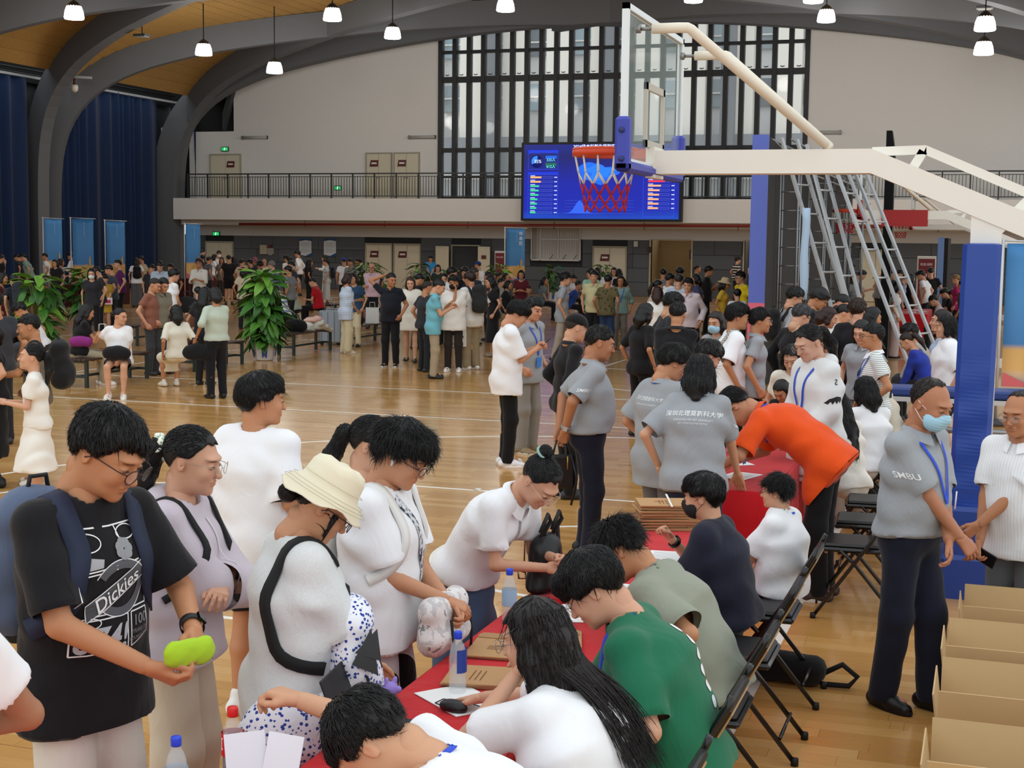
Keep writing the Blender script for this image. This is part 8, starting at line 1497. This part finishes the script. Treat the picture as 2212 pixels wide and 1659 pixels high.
def sunhat(P_, colr, r=.17):
    mb = MB(); mb.lathe([(0, .145), (.06, .143), (.088, .12), (.098, .07), (.102, .055), (r, .025), (r+.002, .018), (.10, .045)], (0, -.012, 0), 20); me = mb.mesh('sun_hat'); a = np.empty(len(me.vertices)*3, np.float32); me.vertices.foreach_get('co', a); a = a.reshape(-1, 3).astype(float)@P_.HR.T*P_.s*P_.hs+P_.HC; me.vertices.foreach_set('co', a.astype(np.float32).ravel()); me.update(); link('sun_hat', me, M(colr, .9, bump=.3, bscale=80), P_.o)
sunhat(x, '#c9b48e'); P('person in bright yellow sports shirt with glasses', 1600, 585, 120, '#e3c81f', '#1b1c20', 1.76, hair='short', glasses=('#333333', 0, 1), lod=1); P('person in black and white striped T-shirt in the beige opening', 1594, 555, -60, cloth('#17181a', 'hstripe', '#d9d9d6', 9), '#222428', 1.72, hair='short'); P('child with black hair and white collar before the yellow sports shirt', 1593, 623, 10, W1, '#33353a', 1.42, hair='short', kid=True); P('person in white headscarf beside the beige opening', 1622, 577, 60, '#2a2c30', '#222428', 1.62, fem=True, hair='bob', hc='#c9c4bc')
# ---- left and centre, back row
for (l, u, v, f, t, b, hh, kw) in (
 ('person with raised arm in dark clothes at the left edge', 2, 549, -60, '#1d1e22', '#1b1c20', 1.72, dict(arms=('relax', 'face'))), ('person in sage green T-shirt leaning to the table with a shoulder bag', 50, 547, 78, '#7d9a92', '#1b1c20', 1.74, dict(lean=14, hp=25, hair='short', ease=.02)), ('person in dark clothes bending beside the sage T-shirt', 37, 548, 60, '#24262b', '#1b1c20', 1.70, dict(lean=16, hp=30)), ('person in white T-shirt and green shorts at the banner', 97, 546, 80, W2, ('shorts', '#5d6f64', .8), 1.72, dict(hair='crew', hp=10)), ('person with long brown hair in grey sleeves and black dress', 131, 558, -70, '#8f9092', ('skirt', BK, .7), 1.62, dict(fem=True, hair='bob', hc='#2a1812', arms=('read', 'read'))), ('person in white long sleeves with black backpack by the widest banner', 153, 545, 72, W1, ('shorts', '#a08a68', .8), 1.74, dict(hair='thick', tl=1.9, arms=('read', 'read'))),
 ('person in dark clothes behind the black dress', 119, 560, 150, '#202126', '#1b1c20', 1.60, dict(fem=True, hair='mid')), ('person in white mask seated behind the maroon table', 198, 579, 170, '#2c2d31', '#1b1c20', 1.62, dict(fem=True, hair='mid', mask='#e4e6e8')), ('person with dark hair seated beside the mask wearer', 209, 575, 100, '#2b2c30', '#1b1c20', 1.64, dict(hair='short', hp=25)), ('person bending behind the ochre T-shirt boy', 236, 571, 80, '#3b4450', '#1b1c20', 1.66, dict(hair='short', hp=25)), ('person in purple polo and black trousers', 255, 560, 95, '#57235c', '#15161a', 1.72, dict(hair='crew', fat=.15)), ('person in white top with black backpack seen from behind', 294, 556, 5, W1, '#5a5c60', 1.64, dict(fem=True, hair='long', legw=.04)), ('person in beige shirt turned to the curtain', 305, 552, 60, '#b3a284', '#2a2420', 1.70, dict(hair='crew', hp=10)),
 ('person in maroon dress with bare arms at the left edge', 4, 588, -100, '#4d141c', ('skirt', '#4d141c', .5), 1.60, dict(fem=True, hair='bob')), ('person with a large dark pack stooping at the left', 30, 592, 20, '#20242c', '#1b1c20', 1.62, dict(hair='short', lean=20)), ('person in pale blue shirt reading at the maroon table', 345, 563, 175, '#aebccb', '#222428', 1.74, dict(hair='short', hp=32, arms=('read', 'read'), collar=cloth('#aebccb'))), ('person in dark shirt with glasses left of the pale blue shirt', 328, 570, 172, '#2b2c31', '#222428', 1.62, dict(hair='short', hp=20)), ('person in dark clothes beside the second column', 369, 569, 160, '#2b2b2f', '#222428', 1.62, dict(hair='short')),
 ('person in white patterned shirt holding open papers', 430, 558, 162, '#e0ddd2', '#8a8680', 1.76, dict(hair='thick', hc='#221612', tl=1.3, hp=-6, arms=('read', 'read'), collar=cloth('#e0ddd2'), glasses=('#333333', 0, 1))), ('person with grey hair and grey shirt at the corner', 421, 549, 10, '#6d7278', '#222428', 1.70, dict(hair='short', hc='#8a8680')), ('person in black against the door frame', 436, 538, -80, '#1c1d20', '#222428', 1.72, dict(hair='short')), ('person in dark top beneath the door frame', 437, 550, 20, '#2a2b2f', '#222428', 1.66, dict(hair='short')), ('person in blue grey top left of the white T-shirt woman', 452, 554, -60, '#5d6166', '#222428', 1.64, dict(hair='short')), ('person in white T-shirt with black hair raising a phone', 463, 549, -80, W1, '#8a8278', 1.64, dict(fem=True, hair='mid', arms=('read', 'read'))), ('person in white mask inside the white doorway', 473, 541, 178, '#d9d9d6', '#222428', 1.66, dict(fem=True, hair='short', mask='#e4e6e8')), ('person in grey blouse with lanyard and long patterned skirt', 479, 555, 172, '#77736f', ('skirt', cloth('#2a2526', 'check', '#4a4340', 9), .72), 1.62, dict(fem=True, hair='long', hc='#2a1812')), ('person all in black with shorts seen from behind', 494, 550, 0, BK, ('shorts', '#131416', .8), 1.74, dict(hair='crew')), ('person with long dark hair right of the black shorts', 505, 554, 40, '#1c1c20', '#222428', 1.62, dict(fem=True, hair='long')), ('person with dark tied hair in the back row by the plant', 523, 559, -40, '#cbb9a2', '#222428', 1.62, dict(fem=True, hair='bun')), ('person in dark clothes near the tall plant top', 541, 559, 30, '#26272b', '#222428', 1.64, dict(hair='short')),
 ('person with pink hat in the back row', 551, 556, 90, '#3a2c32', '#222428', 1.60, dict(fem=True, hair='bob', hc='#7d4a58')), ('person with thin hair facing the black polo', 571, 558, 160, '#d9d6cf', '#222428', 1.66, dict(hair='bald')), ('person with grey hair in blue shirt seen from behind', 587, 563, 60, '#7f90ac', '#222428', 1.72, dict(hair='short', hc='#6d6a66', tl=1.9)), ('person with curly hair in white behind the blue shirt', 620, 551, 40, W2, '#222428', 1.72, dict(hair='fluffy')), ('person in white beside the curly hair', 627, 555, -60, W2, '#222428', 1.70, dict(hair='short')), ('person in dark grey polo with white badge', 629, 563, 110, '#3a3d44', '#222428', 1.70, dict(hair='short', collar=cloth('#3a3d44'))), ('person in grey T-shirt with black mask', 623, 573, 60, '#7d8084', '#222428', 1.66, dict(hair='short', mask='#17181a')), ('person in white shirt and black shorts before the notice board', 643, 541, 70, W1, ('shorts', '#17181c', .8), 1.76, dict(hair='thick', tl=1.5)), ('person with very long black hair and black bag by the notice boards', 669, 559, -70, '#17171a', '#1f2022', 1.62, dict(fem=True, hair='longer')), ('person in long white dress raising a phone by the notice board', 701, 551, 85, '#dfe1e0', ('skirt', '#dfe1e0', .75), 1.64, dict(fem=True, hair='long', tl=1.8, arms=('read', 'read'))), ('person in pale blue dress with dark backpack', 703, 559, 80, '#c3ccd2', ('skirt', '#c3ccd2', .72), 1.62, dict(fem=True, hair='bun')), ('person in white T-shirt and blue cap seen from behind', 743, 556, 10, W1, '#222428', 1.72, dict(hair='buzz')), ('person in grey polo looking aside by the cream doors', 757, 558, 150, '#8d9392', '#222428', 1.72, dict(hair='short', collar=cloth('#8d9392'))), ('person in charcoal shirt beside the grey polo', 774, 557, 60, '#35353a', '#222428', 1.70, dict(hair='bun', fem=True))):
    x = P(l, u, v, f, t, b, hh, **kw)
    if 'blue cap' in l: cap(x, '#2f3f9a')
    if 'pink hat' in l: sunhat(x, '#7d4a58', .13)
    if l.startswith('person in white long sleeves'): backpack(x, 'black backpack on the white long sleeves by the widest banner', cloth('#17181a'))
    if 'black backpack seen' in l: backpack(x, 'black backpack on the woman in the white top', cloth('#17181a'))
    if l.startswith('person with long brown hair in grey'): backpack(x, 'bright yellow backpack on the woman in the black dress', cloth('#d9a21f'), (.28, .16, .40))
    if 'dark backpack' in l: backpack(x, 'dark backpack on the pale blue dress', cloth('#1d2128'))
    if 'large dark pack' in l: backpack(x, 'large dark camouflage backpack at the left', cloth('#2a3038', 'spots', '#1a1e22', 12), (.36, .22, .56))
x = P('child in ochre T-shirt holding a pink and white sign', 226, 591, 172, '#a8862f', ('shorts', '#c9a83a', .7), 1.42, hair='bowl', kid=True, arms=('low', 'low')); o = held(x, 'pink_sign', np.array((0, .24, .80)), 'pink and white cut-out sign held by the child in ochre', 'sign'); mb = MB(); mb.box((0, 0, 0), (.40, .012, .16)); mb.build('white_board', M('#eeeaf0', .5), o); mb = MB(); mb.box((-.05, .009, -.01), (.22, .006, .08)); mb.build('pink_mark', M('#d2335e', .5), o)
x = P('person in cream T-shirt with a straw hat and black strap', 528, 574, -30, '#cdbfa4', '#222428', 1.62, fem=True, hair='mid'); sunhat(x, '#b3906a')
x = P('person in black polo looking down at a phone behind the tall plant', 562, 562, 172, '#17181b', '#15161a', 1.72, hair='bowl', hp=32, arms=('phone', 'phone'))
# ---- benches on the left and the standing people around them
x = P('person in black T-shirt and khaki trousers seated on the near bench', 187, 656, -78, BKT, '#a89c84', 1.62, sit=.46, fem=True, hair='long', hp=22, lod=1, arms=('lap', 'table'), shoes=('#e9e9e6', '#ffffff'), lean=8, legw=.02)
q = x.world(x.P0); soft_bag(q[0]+.12, q[1]-.10, .62, (.35, .14, .18), '#8a2f7c', 'magenta strap bag on the lap of the black T-shirt sitter', .5, False, name='lap_bag'); paper_bag((q[0]+.35, q[1]+.15, .60), .26, .12, .26, '#8a6a48', 'brown paper bag between the two women on the near bench', .4)
x = P('person in white T-shirt and dark shorts seated on the near bench, head turned', 258, 664, 172, W1, ('shorts', '#2b3a52', .6), 1.64, sit=.46, fem=True, hair='bun', hy=60, lod=1, fat=.3, arms=('low', (.30, .18, .95)), shoes=('#e4e2de', '#ffffff'))
q = x.world(np.array((0, .28, .60))); soft_bag(q[0], q[1], .56, (.42, .2, .22), '#18181b', 'black bag on the lap of the white T-shirt sitter', .2, False, name='lap_bag')
x = P('person in olive grey polo and dark trousers looking at a phone', 352, 598, -140, '#7d7868', '#3c3d40', 1.67, hair='crew', hp=26, lod=1, arms=('low', 'relax'), collar=cloth('#7d7868'))
P('person with shaved grey hair behind the olive polo', 333, 599, -120, '#8a5a4a', '#3a3c40', 1.66, hair='buzz', hp=20)
x = P('person in white T-shirt carrying a black camera bag', 375, 580, -65, W1, '#2b2522', 1.72, hair='thick', hp=18, lod=2, arms=('low', 'low')); soft_bag(*(x.world((0.1, .3, 0))[:2]), .85, (.4, .2, .35), '#1b1b1e', 'black camera bag held by the white T-shirt youth', .4, name='camera_bag')
x = P('person in cream dress with dark hair seated on the second bench', 380, 658, 18, '#e0dccb', ('skirt', '#e0dccb', .4), 1.62, sit=.46, fem=True, hair='mid', lod=1, tl=.9, shoes='#dcd8cc', hp=6)
x = P('person in pale green blouse and black trousers carrying a black handbag', 464, 620, 22, '#b8c4b4', '#17181c', 1.62, fem=True, hair='bob', lod=1, tl=1.2, arms=((-.30, .05, .98), 'low'), hem=.02, shoes='#131314', fat=.1); q = x.world(x.hand_pt(0, 0, .05, 0)); soft_bag(q[0], q[1], q[2]-.33, (.34, .14, .26), '#17181b', 'black handbag hanging from the arm of the green blouse', .3)
P('person in navy T-shirt seated behind with short grey hair', 428, 618, 10, '#2b2d36', '#222428', 1.68, sit=.46, hair='crew', lod=2); P('person with long black hair standing behind the green blouse', 442, 619, -30, '#1b1b1e', '#222428', 1.56, fem=True, hair='long', lod=2); x = P('person with dark hair bending over a white and purple booklet', 424, 650, -70, '#5a3a2c', '#222428', 1.60, sit=.46, fem=True, hair='bob', lean=25, hp=30, lod=2, arms=('read', 'read'))
x = P('person in white and blue striped T-shirt seated with head bent', 596, 616, 62, cloth('#e6e8ea', 'hstripe', '#7f94b4', 9), '#1b1c22', 1.60, sit=.46, hair='short', lean=18, hp=35, lod=2, arms=('lap', 'lap')); x = P('person in pale green shirt seated with head bent', 621, 602, 58, '#aebfae', '#1b1c22', 1.70, sit=.46, hair='crew', lean=16, hp=25, lod=2, arms=('lap', 'lap')); x = P('person in red polo seated looking at a phone', 676, 599, 72, '#b81824', '#17181c', 1.70, sit=.46, hair='crew', lean=10, hp=30, lod=2, arms=('read', 'lap'), collar=cloth('#b81824')); P('person in white blouse seated with dark trousers behind the black polo', 820, 600, -80, W2, '#17181c', 1.62, sit=.46, fem=True, hair='mid', lod=2)
# ---- left edge group
x = P('person smiling in brown jacket with a black backpack', 64, 676, 88, '#6f6558', '#a89c84', d=13.5, hair='crew', smile=1, lod=0, sk='#bd8862', tl=.8, arms=((-.05, .40, 1.1), 'relax'), shoes=('#d9d4c4', '#8a7c62'), legw=.02); backpack(x, 'black backpack on the smiling man in brown', cloth('#1c1c1e'), (.32, .2, .5)); x.strap_pair(M('#1c1c1e', .8), .055)
x = P('child in white dress with long ponytail holding a small card', 70, 741, 86, '#eceae2', ('dress', '#eceae2', .50), d=12.3, fem=True, kid=True, hair='pony', hp=-6, lod=0, flare=.06, tl=.7, hem=.05, bust=.02, arms=('front', 'front'), hands=('hold', 'hold'), sk='#d3a487', shoes='#c9a860'); o = held(x, 'blue_card', (x.hand_pt(0)+x.hand_pt(1))/2, 'small blue and white card in the child’s hands', 'card'); mb = MB(); mb.rbox((0, .03, .02), (.12, .01, .10), .003, Rx(-.6)); mb.build('card', M('#5f9fd0', .4), o)
P('person in black dress at the left edge beside the child', -30, 672, 90, BKT, ('skirt', JET, .62), 1.64, fem=True, hair='mid', lod=1, arms=('relax', 'relax'), shoes='#17181a'); P('person in charcoal T-shirt at the left edge seen from behind', -12, 628, 20, '#33353b', '#222428', 1.72, hair='short', lod=1); x = P('person in white shirt seated and bending beside the left plant', 44, 652, 80, W1, '#3a3c42', 1.68, sit=.46, hair='thick', lean=26, hp=40, lod=1)
